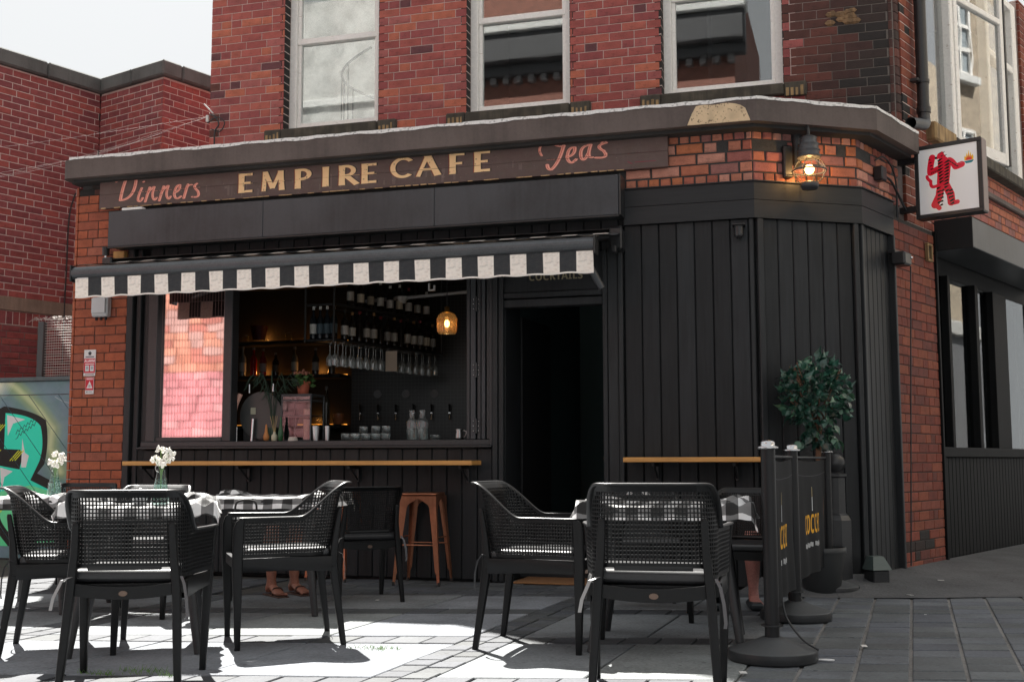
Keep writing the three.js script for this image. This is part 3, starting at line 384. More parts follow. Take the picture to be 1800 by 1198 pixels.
    const D = z0 - (i === 0 ? 0.3 : 1.9); // the room behind; in the first, a pale blind added to mimic bright reflections
    add('room', [bx(-h - 0.2, h + 0.2, -0.3, H, D - 0.05, D, 0), bx(-h - 0.25, -h - 0.2, -0.3, H, D, z0 - 0.15, 0), bx(h + 0.2, h + 0.25, -0.3, H, D, z0 - 0.15, 0), bx(-h - 0.2, h + 0.2, -0.35, -0.3, D, z0 - 0.15, 0), bx(-h - 0.2, h + 0.2, H, H + 0.05, D, z0 - 0.15, 0)], i === 0 ? mat([0.9, 0.87, 0.82], 0.9, { map: T.fine }) : mat([0.06, 0.058, 0.06], 0.9), g);
    // brick reveals
    for (const s of [-1, 1]) { const rv = []; for (let k = 0, y = 0; y < H - 0.02; y += 0.0815, k++) rv.push(bx(s < 0 ? -h - 0.06 : h - 0.002, s < 0 ? -h + 0.002 : h + 0.06, y + 0.004, y + 0.078, z0 + 0.052, -0.003, 0.003)); const m = add('reveal_bricks', rv, brickMat('soot', 4), g); m.userData.kind = 'stuff'; }
    const sill = part('sill', b, [(a + c) / 2, 0, 0]); add('slab', bx(-h - 0.002, h + 0.002, 4.205, WY0 - 0.014, -0.2, 0.05, 0.01), M.sootStone, sill);
    for (const s of [-1, 1]) { add('end_block', bx(s < 0 ? -h - 0.2 : h + 0.002, s < 0 ? -h - 0.004 : h + 0.2, 4.19, WY0 - 0.006, -0.12, 0.035, 0.01), M.sootStone, sill); const st = []; const r = rng(i * 7 + s + 5); for (let k = 0; k < 4; k++) { const x = (s < 0 ? -h - 0.18 : h + 0.02) + k * 0.042; st.push(bx(x, x + rr(0.018, 0.03, r), 4.192, 4.255 + r() * 0.03, 0.02, 0.039, 0.002)); } add('bare_stone', st, M.sandStone, sill); }
  });
  add('parapet', [bx(-6.37, -4.9, 6.2, 6.32, -0.3, 0.04, 0.01)], M.coping, b);
  add('added_gable', panelShape([[-4.9, 6.2], [0.4, 6.2], [0.4, 9.2], [-3.75, 9.2]], -0.4, 0), mat([0.24, 0.07, 0.05], 0.86, { map: T.brick }), b);  // added out of view, its sloping edge shaped to cast the paving shadow
  add('roof', [bx(-6.3, 0.3, 6.1, 6.18, -9, -0.42, 0)], M.coping, b);
}
{ // rail added behind the first window, imitating a reflected spiral stair
  const s = thing('stair_reflection', 'curved metal rail added behind the leftmost sash window, imitating a reflected spiral stair', 'handrail', [-4.66, 4.33, -1.64]);
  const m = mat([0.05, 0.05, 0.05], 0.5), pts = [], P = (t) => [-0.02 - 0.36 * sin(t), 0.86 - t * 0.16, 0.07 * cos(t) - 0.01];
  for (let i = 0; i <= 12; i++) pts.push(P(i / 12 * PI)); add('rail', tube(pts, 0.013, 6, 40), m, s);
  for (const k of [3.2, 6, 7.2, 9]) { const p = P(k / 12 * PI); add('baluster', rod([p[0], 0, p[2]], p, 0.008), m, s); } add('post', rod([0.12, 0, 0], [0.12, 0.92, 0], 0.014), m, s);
}
{ // clipped-on cables and bracket at the left edge of the upper storey
  const c = thing('cable_bundle', 'bundle of grey phone wires fixed at the left edge of the upper brickwork', 'wires', [-6.37, 4.3, UZ]);
  const w = mat([0.22, 0.17, 0.165], 0.6), k = M.blackMetal; const X = (a) => tube(a, 0.0012, 4, 16);
  const ws = [[-3.9, -0.35, 1.5], [-3.0, -0.62, 1.0], [-2.4, -0.55, 0.9], [-2.0, -0.5, 1.0]]; ws.forEach(([x, y, z]) => add('wire', X([[0, 0.22, 0.03], [x * 0.5, 0.2 + (y - 0.2) * 0.55 - 0.03, z * 0.5], [x, y, z]]), w, c));
  add('loop', tube([[0.02, 0.25, 0.03], [0.1, 0.2, 0.05], [0.14, 0.12, 0.05], [0.1, 0.06, 0.05], [0.09, -0.15, 0.04], [0.09, -0.3, 0.03]], 0.008), k, c); add('loop', tube([[0.0, 0.15, 0.04], [0.12, 0.2, 0.05], [0.2, 0.14, 0.04], [0.15, 0.05, 0.04], [0.05, 0.08, 0.05]], 0.006), k, c);
  add('bracket', [rod([-0.05, 0.36, 0.03], [0.06, 0.25, 0.03], 0.008), cyl(0.018, 0.018, 0.07, 0, 0.16, 0.04)], mat([0.6, 0.58, 0.56], 0.5, { metalness: 0.5 }), c); add('junction_box', bx(-0.08, 0.05, -0.38, -0.28, 0.0, 0.06), mat([0.6, 0.6, 0.6], 0.6), c);
}
// ---------- the side street wall ----------
{
  const o = onSide(0, 0.03), b = thing('brick_building', 'red brick side street wall with white casement window above a black shopfront', 'building', [o[0], 0, o[1]], A2);
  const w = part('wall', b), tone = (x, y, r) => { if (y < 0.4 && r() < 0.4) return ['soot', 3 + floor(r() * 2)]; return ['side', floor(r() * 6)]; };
  const c = 0.0815, base = { course: c, len: 0.235, seed: 41, tone, bond: 4 };
  layBricks(w, { ...base, x0: 0.66, x1: 1.62, y0: 0.06, y1: 3.02, limit: 150, score: (x, y) => 5 - y * 0.01, mortar: M.mortarDark, joint: 0.007 });
  layBricks(w, { ...base, x0: 0.99, x1: 1.62, y0: 3.03, y1: 6.2, limit: 90, score: (x, y) => (y > 3.4 && y < 5.3 ? 5 : -1), tone: (x, y, r) => (x < 1.2 && r() < 0.4 ? ['soot', 4] : ['side', pick([1, 3, 5, 0], r)]), mortar: M.mortarPink, seed: 42 });
  layBricks(w, { ...base, x0: 1.62, x1: 9, y0: 3.03, y1: 3.88, limit: 60, score: (x, y) => (x < 4.2 ? 5 - abs(x - 3.4) : -1), tone: (x, y, r) => ['frieze', pick([0, 1, 3, 5], r)], mortar: M.mortarDark, seed: 43 });
  layBricks(w, { ...base, x0: 4.75, x1: 9, y0: 3.88, y1: 6.2, limit: 0, mortar: M.mortarPink, seed: 44 });
  add('core', [bx(0.4, 9, 5.9, 6.2, -0.5, -0.12), bx(1.25, 1.6, 0, 6.2, -0.5, -0.12), bx(5, 9, 0.05, 6.2, -0.5, -0.12)], M.dark, b);
  const sl = part('sill', b); add('slab', bx(2.12, 5, 3.88, 4.0, -0.15, 0.1, 0.012), M.sootStone, sl); add('end_block', bx(1.55, 2.118, 3.86, 4.03, -0.15, 0.09, 0.015), M.sandStone, sl);
  add('brick_string', bx(1.63, 5, 3.62, 3.68, 0, 0.05, 0.01), M.cornice, b);
  // large casement window
  const g = part('window', b, [0, 4.0, 0]), Z = -0.09;
  add('frame', [bx(1.62, 1.68, 0, 2.1, Z - 0.05, Z + 0.04), bx(2.4, 2.49, 0, 2.1, Z - 0.05, Z + 0.07, 0.01), bx(3.62, 3.72, 0, 2.1, Z - 0.05, Z + 0.05, 0.01), bx(4.55, 4.7, 0, 2.1, Z - 0.05, Z + 0.06, 0.01), bx(1.68, 2.4, 0, 0.05, Z - 0.05, Z + 0.03), bx(3.72, 4.55, 0, 0.06, Z - 0.05, Z + 0.03), bx(3.72, 4.55, 1.28, 1.36, Z - 0.05, Z + 0.05, 0.01), bx(1.68, 4.7, 2.02, 2.1, Z - 0.05, Z + 0.05)], M.whitePaint, g);
  const wave = [bx(1.68, 2.4, 0.05, 2.02, Z - 0.012, Z - 0.008, 0), bx(3.72, 4.55, 0.06, 1.28, Z - 0.012, Z - 0.008, 0), bx(3.72, 4.55, 1.36, 2.02, Z - 0.012, Z - 0.008, 0)];
  const sideGlass = mat([0.9, 0.92, 0.92], 0, { phys: true, transmission: 1, thickness: 0, ior: 2.0, bump: T.wave, bs: 0.0005 }); wave.forEach((q) => add('pane', q, sideGlass, g));
  const sash = part('casement', b, [2.5, 4.0, Z + 0.05], -8 * RAD); add('frame', [bx(0, 0.07, 0, 2.0, -0.03, 0.03, 0.006), bx(1.03, 1.1, 0, 2.0, -0.03, 0.03, 0.006), bx(0.07, 1.03, 0, 0.12, -0.03, 0.03, 0.006), bx(0.07, 1.03, 1.5, 1.56, -0.03, 0.03, 0.006), bx(0.07, 1.03, 1.92, 2, -0.03, 0.03, 0.006)], M.whitePaint, sash); add('pane', bx(0.07, 1.03, 0.12, 1.5, -0.004, 0, 0), sideGlass, sash); add('pane', bx(0.07, 1.03, 1.56, 1.92, -0.004, 0, 0), sideGlass, sash); add('edge_seal', [bx(1.102, 1.13, 0, 1.9, -0.06, 0.04, 0.004)], M.blackMetal, sash); add('worn_edge', bx(1.131, 1.14, 1.2, 1.75, -0.05, 0.03, 0.003), mat([0.38, 0.19, 0.08], 0.8, { map: T.wood }), sash);
  add('room', [bx(1.5, 5, 3.9, 6.1, -2.2, -2.15, 0), bx(1.5, 5, 6.1, 6.15, -2.15, -0.15, 0), bx(4.9, 4.95, 3.9, 6.1, -2.15, -0.15, 0)], mat([0.08, 0.08, 0.082], 0.9), b);
  // black shopfront with tall panes
  const sidePaint = mat([0.008, 0.0085, 0.009], 0.6, { phys: true, specularIntensity: 0.25, map: T.wood, bump: T.wood, bs: 0.001 });
  const s = part('shopfront', b);
  add('panelling', [bx(1.62, 1.66, 0.08, 3.03, -0.2, 0.02, 0.004), bx(1.66, 1.76, 1.0, 3.03, -0.2, -0.1), bx(1.66, 5, 2.7, 3.03, -0.25, -0.12), bx(1.66, 5, 1.0, 1.09, -0.2, 0.0, 0.006), bx(1.66, 1.8, 0.08, 1.0, -0.12, -0.02, 0.004)], sidePaint, s);
  for (let x = 1.8, k = 0; x < 4.9; x += 0.1) add('board', bx(x + 0.002, x + 0.098, 0.1, 1.0, -0.12, -0.04, 0.006), sidePaint, s);
  add('mullion', [bx(2.13, 2.2, 1.09, 2.7, -0.16, -0.06)], sidePaint, s); add('mullion', [bx(2.93, 3.02, 1.09, 2.7, -0.16, -0.06)], sidePaint, s); add('mullion', [bx(3.5, 3.95, 1.09, 2.7, -0.16, -0.06)], sidePaint, s);
  const sg = mat([0.7, 0.74, 0.74], 0, { phys: true, transmission: 1, thickness: 0, ior: 1.36, bump: T.wave, bs: 0.0005 }); for (const [x0, x1] of [[1.76, 2.13], [2.2, 2.93], [3.02, 3.5], [3.95, 4.8]]) add('pane', bx(x0, x1, 1.09, 2.7, -0.13, -0.126, 0), sg, s);
  add('room', [bx(1.6, 5, 0.2, 2.9, -2.4, -2.35, 0), bx(4.9, 4.95, 0.2, 2.9, -2.35, -0.25, 0), bx(1.6, 4.95, 0.15, 0.2, -2.35, -0.2, 0), bx(1.6, 4.95, 2.9, 2.95, -2.35, -0.25, 0)], mat([0.05, 0.05, 0.052], 0.9), s);
  add('shutter_box', bx(1.675, 5, 2.86, 3.13, -0.1, 0.33, 0.006), M.greyMetal, s); add('shutter_end', bx(1.655, 1.673, 2.855, 3.135, -0.1, 0.335, 0.003), M.dark, s);
  const v = part('vent_grille', b, [1.44, 2.73, 0.004]); add('frame', [bx(-0.06, 0.06, 0, 0.02, 0, 0.03), bx(-0.06, 0.06, 0.14, 0.16, 0, 0.03), bx(-0.06, -0.035, 0.02, 0.14, 0, 0.03), bx(0.035, 0.06, 0.02, 0.14, 0, 0.03)], M.sandStone, v); add('grille', bx(-0.035, 0.035, 0.02, 0.14, 0, 0.012), M.dark, v);
}
{ // rainwater pipe
  const p = thing('drainpipe', 'black iron rainwater pipe on the brick corner, elbowing over the cornice', 'drainpipe', [onSide(1.27, 0.11)[0], 0, onSide(1.27, 0.11)[1]], A2);
  add('pipe', cyl(0.052, 0.052, 2.3, 0, 4.0, 0, 16), M.blackMetal, p); add('elbow', tube([[0.0, 4.02, 0], [-0.01, 3.95, 0.01], [-0.06, 3.91, 0.02], [-0.2, 3.88, 0.03], [-0.42, 3.84, 0.03]], 0.05, 12, 24), mat([0.05, 0.052, 0.055], 0.5, { map: T.fine }), p); add('collar', cyl(0.062, 0.062, 0.05, 0, 4.03, 0, 16), M.blackMetal, p); add('clip', [cyl(0.06, 0.06, 0.03, 0, 4.3, 0, 16), bx(-0.12, -0.05, 4.3, 4.33, -0.07, 0.0)], M.blackMetal, p);
}
// ---------- the cafe front (ground floor) ----------
const cafe = thing('cafe_building', 'black timber cafe front with brick pier, brick frieze and brown concrete cornice', 'cafe front', [0, 0, 0]);
// offset a polyline in xz outward (to the street)
const PATH = [Q0, Q1, Q2, onSide(0.86)];
function offs(path, d) {
  const n = path.length, out = [];
  for (let i = 0; i < n; i++) {
    const e = (a, b) => { const dx = b[0] - a[0], dz = b[1] - a[1], l = hypot(dx, dz); return [-dz / l, dx / l]; };
    const n0 = i ? e(path[i - 1], path[i]) : e(path[0], path[1]), n1 = i < n - 1 ? e(path[i], path[i + 1]) : n0, m = [n0[0] + n1[0], n0[1] + n1[1]], k = 2 / (m[0] * m[0] + m[1] * m[1]);
    out.push([path[i][0] + m[0] * k * d, path[i][1] + m[1] * k * d]);
  } return out;
}
const ring = (path, d0, d1, y0, y1) => prism([...offs(path, d1), ...offs(path, d0).reverse()], y0, y1);
{ // cornice with a rounded left end and white lead flashing
  const p = part('cornice', cafe), cp = [[-6.9, 0], Q1, Q2, onSide(0.86)];
  const o = offs(cp, 0.2), inn = offs(cp, -0.15), rl = []; for (let i = 0; i <= 6; i++) { const a = PI + i / 6 * PI / 2; rl.push([-6.9 + 0.09 * cos(a), 0.11 - 0.09 * sin(a)]); }
  const left = [[-6.99, -0.9], ...rl]; const poly = [...left, ...o, ...inn.reverse(), [-6.9, -0.9]];
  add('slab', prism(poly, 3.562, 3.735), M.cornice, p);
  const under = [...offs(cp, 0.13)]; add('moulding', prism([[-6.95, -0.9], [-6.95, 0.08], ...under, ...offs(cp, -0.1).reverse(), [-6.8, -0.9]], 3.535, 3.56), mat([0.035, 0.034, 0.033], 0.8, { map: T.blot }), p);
  const fo = offs(cp, 0.206), fl = [];
  for (let s = 0; s < 3; s++) { const a = fo[s], b = fo[s + 1], L = hypot(b[0] - a[0], b[1] - a[1]), n = max(2, round(L / 0.05)), nx = -(b[1] - a[1]) / L, nz = (b[0] - a[0]) / L, rg = []; for (let i = 0; i <= n; i++) { const x = lerp(a[0], b[0], i / n), z = lerp(a[1], b[1], i / n), d = 0.003 * sin(i * 0.9 + s) + 0.002 * sin(i * 2.3), lo = 3.729 + 0.005 * sin(i * 0.37) + d; rg.push([[x, lo, z], [x - nx * 0.004, 3.756 + d * 0.6, z - nz * 0.004], [x - nx * 0.15, 3.757, z - nz * 0.15], [x - nx * 0.15, lo, z - nz * 0.15]]); } fl.push(rings(rg)); }
  add('lead_flashing', fl, M.flash, p);
  add('roof', prism([[-6.95, -1.25], [-6.95, 0.0], ...offs(cp, 0.05).slice(1), [0.3, -1.25]], 3.66, 3.72), M.coping, p);
  // where the render has fallen off near the corner
  const z = 0.2, pp = []; for (let i = 0; i <= 14; i++) { const t = i / 14; pp.push([lerp(-1.22, -0.74, t), 3.57 + 0.145 * (t < 0.12 ? t / 0.12 : t > 0.7 ? sqrt(max(0, 1 - pow((t - 0.7) / 0.3, 2))) : 1) + 0.004 * sin(i * 5)]); }
  add('bare_patch', panelShape([...pp.reverse(), [-1.22, 3.566], [-0.74, 3.566]].reverse(), z - 0.01, z + 0.006), mat([0.66, 0.50, 0.32], 0.95, { map: T.pit, bump: T.pit, bs: 0.004 }), p);
}
{ // left brick pier, edge rounded
  const p = part('pier', cafe);
  layBricks(p, { x0: -6.93, x1: -6.37, y0: 0.0, y1: 3.5, course: 0.082, len: 0.222, joint: 0.007, tone: (x, y, r) => (y > 3.42 ? ['soot', floor(r() * 5)] : ['pier', floor(r() * 5)]), seed: 51, limit: 160, score: (x, y) => y + 1, mortar: M.mortarDark, bond: 4 });
  for (let k = 0, y = 0; y < 3.5; y += 0.082, k++) { const a = k % 2 ? 0.1 : 0.2; add('brick', smooth(rings([y, y + 0.075].map((yy) => { const q = [[-6.935, yy, 0.001]]; for (let i = 0; i <= 5; i++) { const t = i / 5 * PI / 2, R = 0.045; q.push([-6.937 - R * sin(t), yy, -R + R * cos(t) + 0.001]); } q.push([-6.982, yy, -0.05 - a], [-6.93, yy, -0.05 - a]); return q; }))), brickMat('pier', [0, 1, 2, 3, 1][k % 5]), p); }
  add('side_wall', [bx(-6.97, -6.955, 0, 3.5, -2.9, -0.11, 0), bx(-6.95, -6.38, 0, 3.5, -0.35, -0.11, 0)], mat([0.33, 0.085, 0.045], 0.88, { map: T.brick }), p);
}
{ // brick frieze under the cornice, over the fascia
  const p = part('frieze', cafe); const H = 3.13;
  const segs = [[[-1.77, 0], Q1, 0], [Q1, Q2, A1], [Q2, onSide(0.9), A2]]; const r = rng(81);
  segs.forEach(([a, b, rot], si) => {
    const L = hypot(b[0] - a[0], b[1] - a[1]), ux = cos(rot), uz = -sin(rot), nx = sin(rot), nz = cos(rot);
    const put = (x0, x1, y, h, gap) => { if (x1 - x0 < 0.02) return; const m = new THREE.Mesh(brickGeo(x1 - x0, h, 0.06, floor(r() * 5), 1.7), brickMat('frieze', floor(r() * 7))); m.name = 'brick'; const xc = (x0 + x1) / 2, o = rr(-0.006, 0.006, r); m.position.set(a[0] + ux * xc + nx * o, y + h / 2, a[1] + uz * xc + nz * o); m.rotation.y = rot; p.add(m); };
    const off = si === 0 ? 0.02 : 0.012;
    for (let x = off; x < L - 0.03; x += 0.093) put(x, min(x + 0.079, L - 0.004), H + 0.008, 0.07);
    for (let row = 0; row < 2; row++) for (let x = off - (row ? 0.12 : 0.02); x < L - 0.02; x += 0.232) put(max(off, x), min(x + 0.215, L - 0.004), H + 0.092 + row * 0.088, 0.074);
    for (let x = off + 0.3, k = 0; x < L - 0.02; k++) { const w = [0.11, 0.22, 0.11][k % 3]; put(x, min(x + w - 0.014, L - 0.004), H + 0.268, 0.074); x += w + (k % 3 === 2 ? 0.08 : 0); }
    for (let x = off; x < L - 0.03; x += 0.087) { const top = 3.545; if (si === 0 && x < 0.3) continue; put(x, min(x + 0.074, L - 0.004), H + 0.356, 0.06 + rr(0, 0.008, r)); }
  });
  const bp = [[-6.9, 0], Q1, Q2, onSide(0.9)]; add('mortar', ring(bp, -0.2, -0.012, 3.02, 3.54), M.mortarGrey, p);
  for (let x = -6.75; x < -5.95; x += 0.1) put2(x); function put2(x) { const m = new THREE.Mesh(brickGeo(0.088, 0.06, 0.06, floor(r() * 5)), brickMat('soot', floor(r() * 5))); m.name = 'brick'; m.position.set(x, 3.52, 0.0); m.scale.set(1, 0.5, 1); p.add(m); }
}
{ // black fascia and the boarded panelling
  const p = part('fascia', cafe), fp = [[-1.765, 0], Q1, Q2, onSide(0.66)];
  add('board', ring(fp, -0.02, 0.035, 2.99, 3.13), M.fascia, p); add('board', ring(fp, -0.02, 0.033, 2.845, 2.986), M.fascia, p); add('cap', ring(fp, -0.02, 0.05, 3.131, 3.14), M.blackTrim, p);
  const q = part('panelling', cafe), rnd = rng(91), bms = [0.82, 0.95, 1.08, 1.22].map((k) => { const m = M.blackPaint.clone(); m.color.multiplyScalar(k); m.roughness = 0.42 + 0.1 * k; return m; });
  const run = (a, rot, x0, x1, n, y0, y1, o = 0) => { for (let i = 0; i < n; i++) { const u0 = lerp(x0, x1, i / n) + 0.0022, u1 = lerp(x0, x1, (i + 1) / n) - 0.0022; const m = add('board', Object.assign(uvm(cbox(u1 - u0, y1 - y0, 0.03, 0, 0, 0, 0.007), rnd() * 5), { userData: { raw: true } }), pick(bms, rnd), q); const c = (u0 + u1) / 2, z = o - 0.015 + rr(-0.0015, 0.0015, rnd); m.position.set(a[0] + cos(rot) * c + sin(rot) * z, (y0 + y1) / 2, a[1] - sin(rot) * c + cos(rot) * z); m.rotation.y = rot; } };
  run([0, 0], 0, -1.775, -0.79, 7, 0.02, 2.845); run(Q1, A1, 0.075, 0.85, 6, 0.02, 2.845); run(Q2, A2, 0.055, 0.60, 6, 0.02, 2.845);
  const trim = (a, rot, u0, u1, z0, z1, y0 = 0.01, y1 = 2.845) => { const m = add('trim', cbox(u1 - u0, y1 - y0, z1 - z0, 0, 0, 0, 0.006), M.blackTrim, q); const c = (u0 + u1) / 2, z = (z0 + z1) / 2; m.position.set(a[0] + cos(rot) * c + sin(rot) * z, (y0 + y1) / 2, a[1] - sin(rot) * c + cos(rot) * z); m.rotation.y = rot; };
  trim([0, 0], 0, -0.787, -0.752, -0.03, 0.012); trim(Q1, A1, 0.018, 0.07, -0.03, 0.03); trim(Q1, A1, 0.855, 0.9, -0.03, 0.028); trim(Q2, A2, 0.006, 0.05, -0.03, 0.022); trim(Q2, A2, 0.605, 0.64, -0.03, 0.05);
  add('backing', ring([[-1.82, 0], Q1, Q2, onSide(0.62)], -0.1, -0.032, 0.0, 3.0), M.dark, q);
  // under the serving window
  run([0, 0], 0, -6.16, -2.88, 25, 0.02, 1.078); add('backing', bx(-6.36, -2.87, 0, 1.08, -0.12, -0.034, 0), M.dark, q);
  trim([0, 0], 0, -6.366, -6.3, -0.05, 0.02, 0.01, 2.9); trim([0, 0], 0, -6.29, -6.24, -0.1, -0.02, 0.01, 2.9); trim([0, 0], 0, -6.235, -6.165, -0.12, -0.06, 0.01, 2.9);
  // boards above the window and door, behind the awning
  run([0, 0], 0, -6.16, -1.82, 30, 2.66, 3.0, -0.02); add('backing', bx(-6.36, -1.8, 2.66, 3.28, -0.15, -0.06, 0), M.dark, q);
}
{ // shutter housing and the little things by it
  const p = part('shutter_box', cafe); const xs = [-6.46, -4.9, -3.32, -1.772];
  for (let i = 0; i < 3; i++) add('panel', bx(xs[i] + 0.001, xs[i + 1] - 0.001, 2.9, 3.222, 0.0, 0.2, 0.004), M.greyMetal, p); add('end_cap', bx(-1.77, -1.755, 2.895, 3.226, 0, 0.203, 0.003), M.blackMetal, p); add('lip', bx(-6.462, -1.772, 2.886, 2.899, 0.17, 0.2, 0.002), M.blackMetal, p);
}
{ // serving window
  const p = part('serving_window', cafe);
  const fr = mat([0.036, 0.037, 0.04], 0.4, { map: T.fine });
  add('sill', [bx(-6.2, -2.875, 1.085, 1.10, -0.1, 0.05, 0.004), bx(-6.19, -2.9, 1.105, 1.15, -0.55, 0.0, 0.004), bx(-6.19, -2.9, 1.1, 1.105, -0.1, 0.02, 0)], fr, p);
  add('frame', [bx(-6.16, -6.06, 1.15, 2.66, -0.14, -0.02, 0.006), bx(-6.06, -5.39, 1.15, 1.19, -0.12, -0.03, 0.005), bx(-5.385, -5.3, 1.15, 2.66, -0.14, -0.02, 0.006), bx(-6.06, -5.39, 2.6, 2.66, -0.12, -0.03, 0.005), bx(-5.3, -2.9, 2.58, 2.66, -0.14, -0.02, 0.005), bx(-2.9, -2.875, 1.1, 2.66, -0.14, 0.02, 0.004)], fr, p);
  add('pane', bx(-6.06, -5.385, 1.19, 2.6, -0.09, -0.08, 0), M.mirrorPane, p);
  const rb = []; for (let x = -6.05; x < -5.39; x += 0.03) rb.push(bx(x, x + 0.0009, 1.19, 2.6, -0.08, -0.0785, 0)); add('wire_glass', rb, mat([0.5, 0.32, 0.3], 0.5), p).userData.kind = 'stuff';
  // folded leaves stacked at the right, with hinges
  for (const [x0, x1, d, m] of [[-3.115, -3.085, 0.3, fr], [-3.08, -3.035, 0.42, M.greyMetal], [-3.02, -2.99, 0.3, fr], [-2.985, -2.95, 0.42, M.greyMetal], [-2.94, -2.905, 0.4, fr]]) add('folded_leaf', bx(x0, x1, 1.152, 2.58, -0.08 - d, -0.03, 0.004), m, p);
  for (const y of [1.26, 1.72, 2.27]) { const h = add('hinge', cyl(0.013, 0.013, 0.12, 0, -0.06, 0, 8), M.blackMetal, p, [-3.027, y, -0.026]); const sc = []; for (let a = 0; a < 2; a++) for (let b = 0; b < 3; b++) sc.push(sph(0.006, -0.022 + a * 0.044, -0.04 + b * 0.04, 0.006, 6, 4)); add('screws', sc, M.chrome, h); }
}
{ // doorway
  const p = part('doorway', cafe);
  add('frame', [bx(-2.873, -2.83, 0.01, 2.66, -0.05, 0.03, 0.005), bx(-2.826, -2.785, 0.01, 2.66, -0.05, 0.012, 0.005), bx(-1.953, -1.915, 0.01, 2.66, -0.05, 0.012, 0.005), bx(-1.91, -1.825, 0.01, 2.845, -0.03, 0.008, 0.004), bx(-1.82, -1.783, 0.01, 2.845, -0.03, 0.035, 0.005)], M.blackTrim, p);
  add('frame', [bx(-2.785, -1.955, 2.225, 2.29, -0.12, -0.01, 0.005), bx(-2.785, -1.955, 2.30, 2.345, -0.08, 0.0, 0.005)], M.blackTrim, p); add('transom', bx(-2.785, -1.955, 2.347, 2.66, -0.08, -0.02, 0.004), M.blackPaint, p);
  const ct = canvasTex(512, 96, (c, W, H) => { c.clearRect(0, 0, W, H); c.font = 'bold 78px sans-serif'; c.fillStyle = '#857c64'; c.textBaseline = 'middle'; c.textAlign = 'center'; c.save(); c.translate(W / 2, H / 2); c.scale(0.98, 1); c.fillText('COCKTAILS', 0, 4, W - 10); c.restore(); });
  add('lettering', Object.assign(new THREE.PlaneGeometry(0.58, 0.105).translate(-2.345, 2.475, -0.0185), { userData: { raw: true } }), new THREE.MeshStandardMaterial({ map: ct, transparent: true, roughness: 0.6, alphaTest: 0.4 }), p);
  // recess
  add('jamb', [bx(-2.83, -2.785, 0, 2.3, -0.5, -0.055, 0.004), bx(-1.955, -1.915, 0, 2.3, -0.5, -0.055, 0.004)], M.blackPaint, p);
  add('threshold', [bx(-2.785, -1.955, 0.0, 0.045, -0.6, -0.46, 0.006), bx(-2.785, -1.955, 0.085, 0.105, -0.7, -0.455, 0.006)], M.blackMetal, p); add('stone_step', bx(-2.785, -1.955, 0.047, 0.083, -0.7, -0.45, 0.006), mat([0.5, 0.42, 0.36], 0.8, { map: T.peel }), p);
  const d = part('door', p, [-2.775, 0.11, -0.52], 87 * RAD); add('leaf', [bx(0, 0.8, 0, 2.1, -0.045, 0, 0.004)], mat([0.014, 0.014, 0.015], 0.45), d);
}
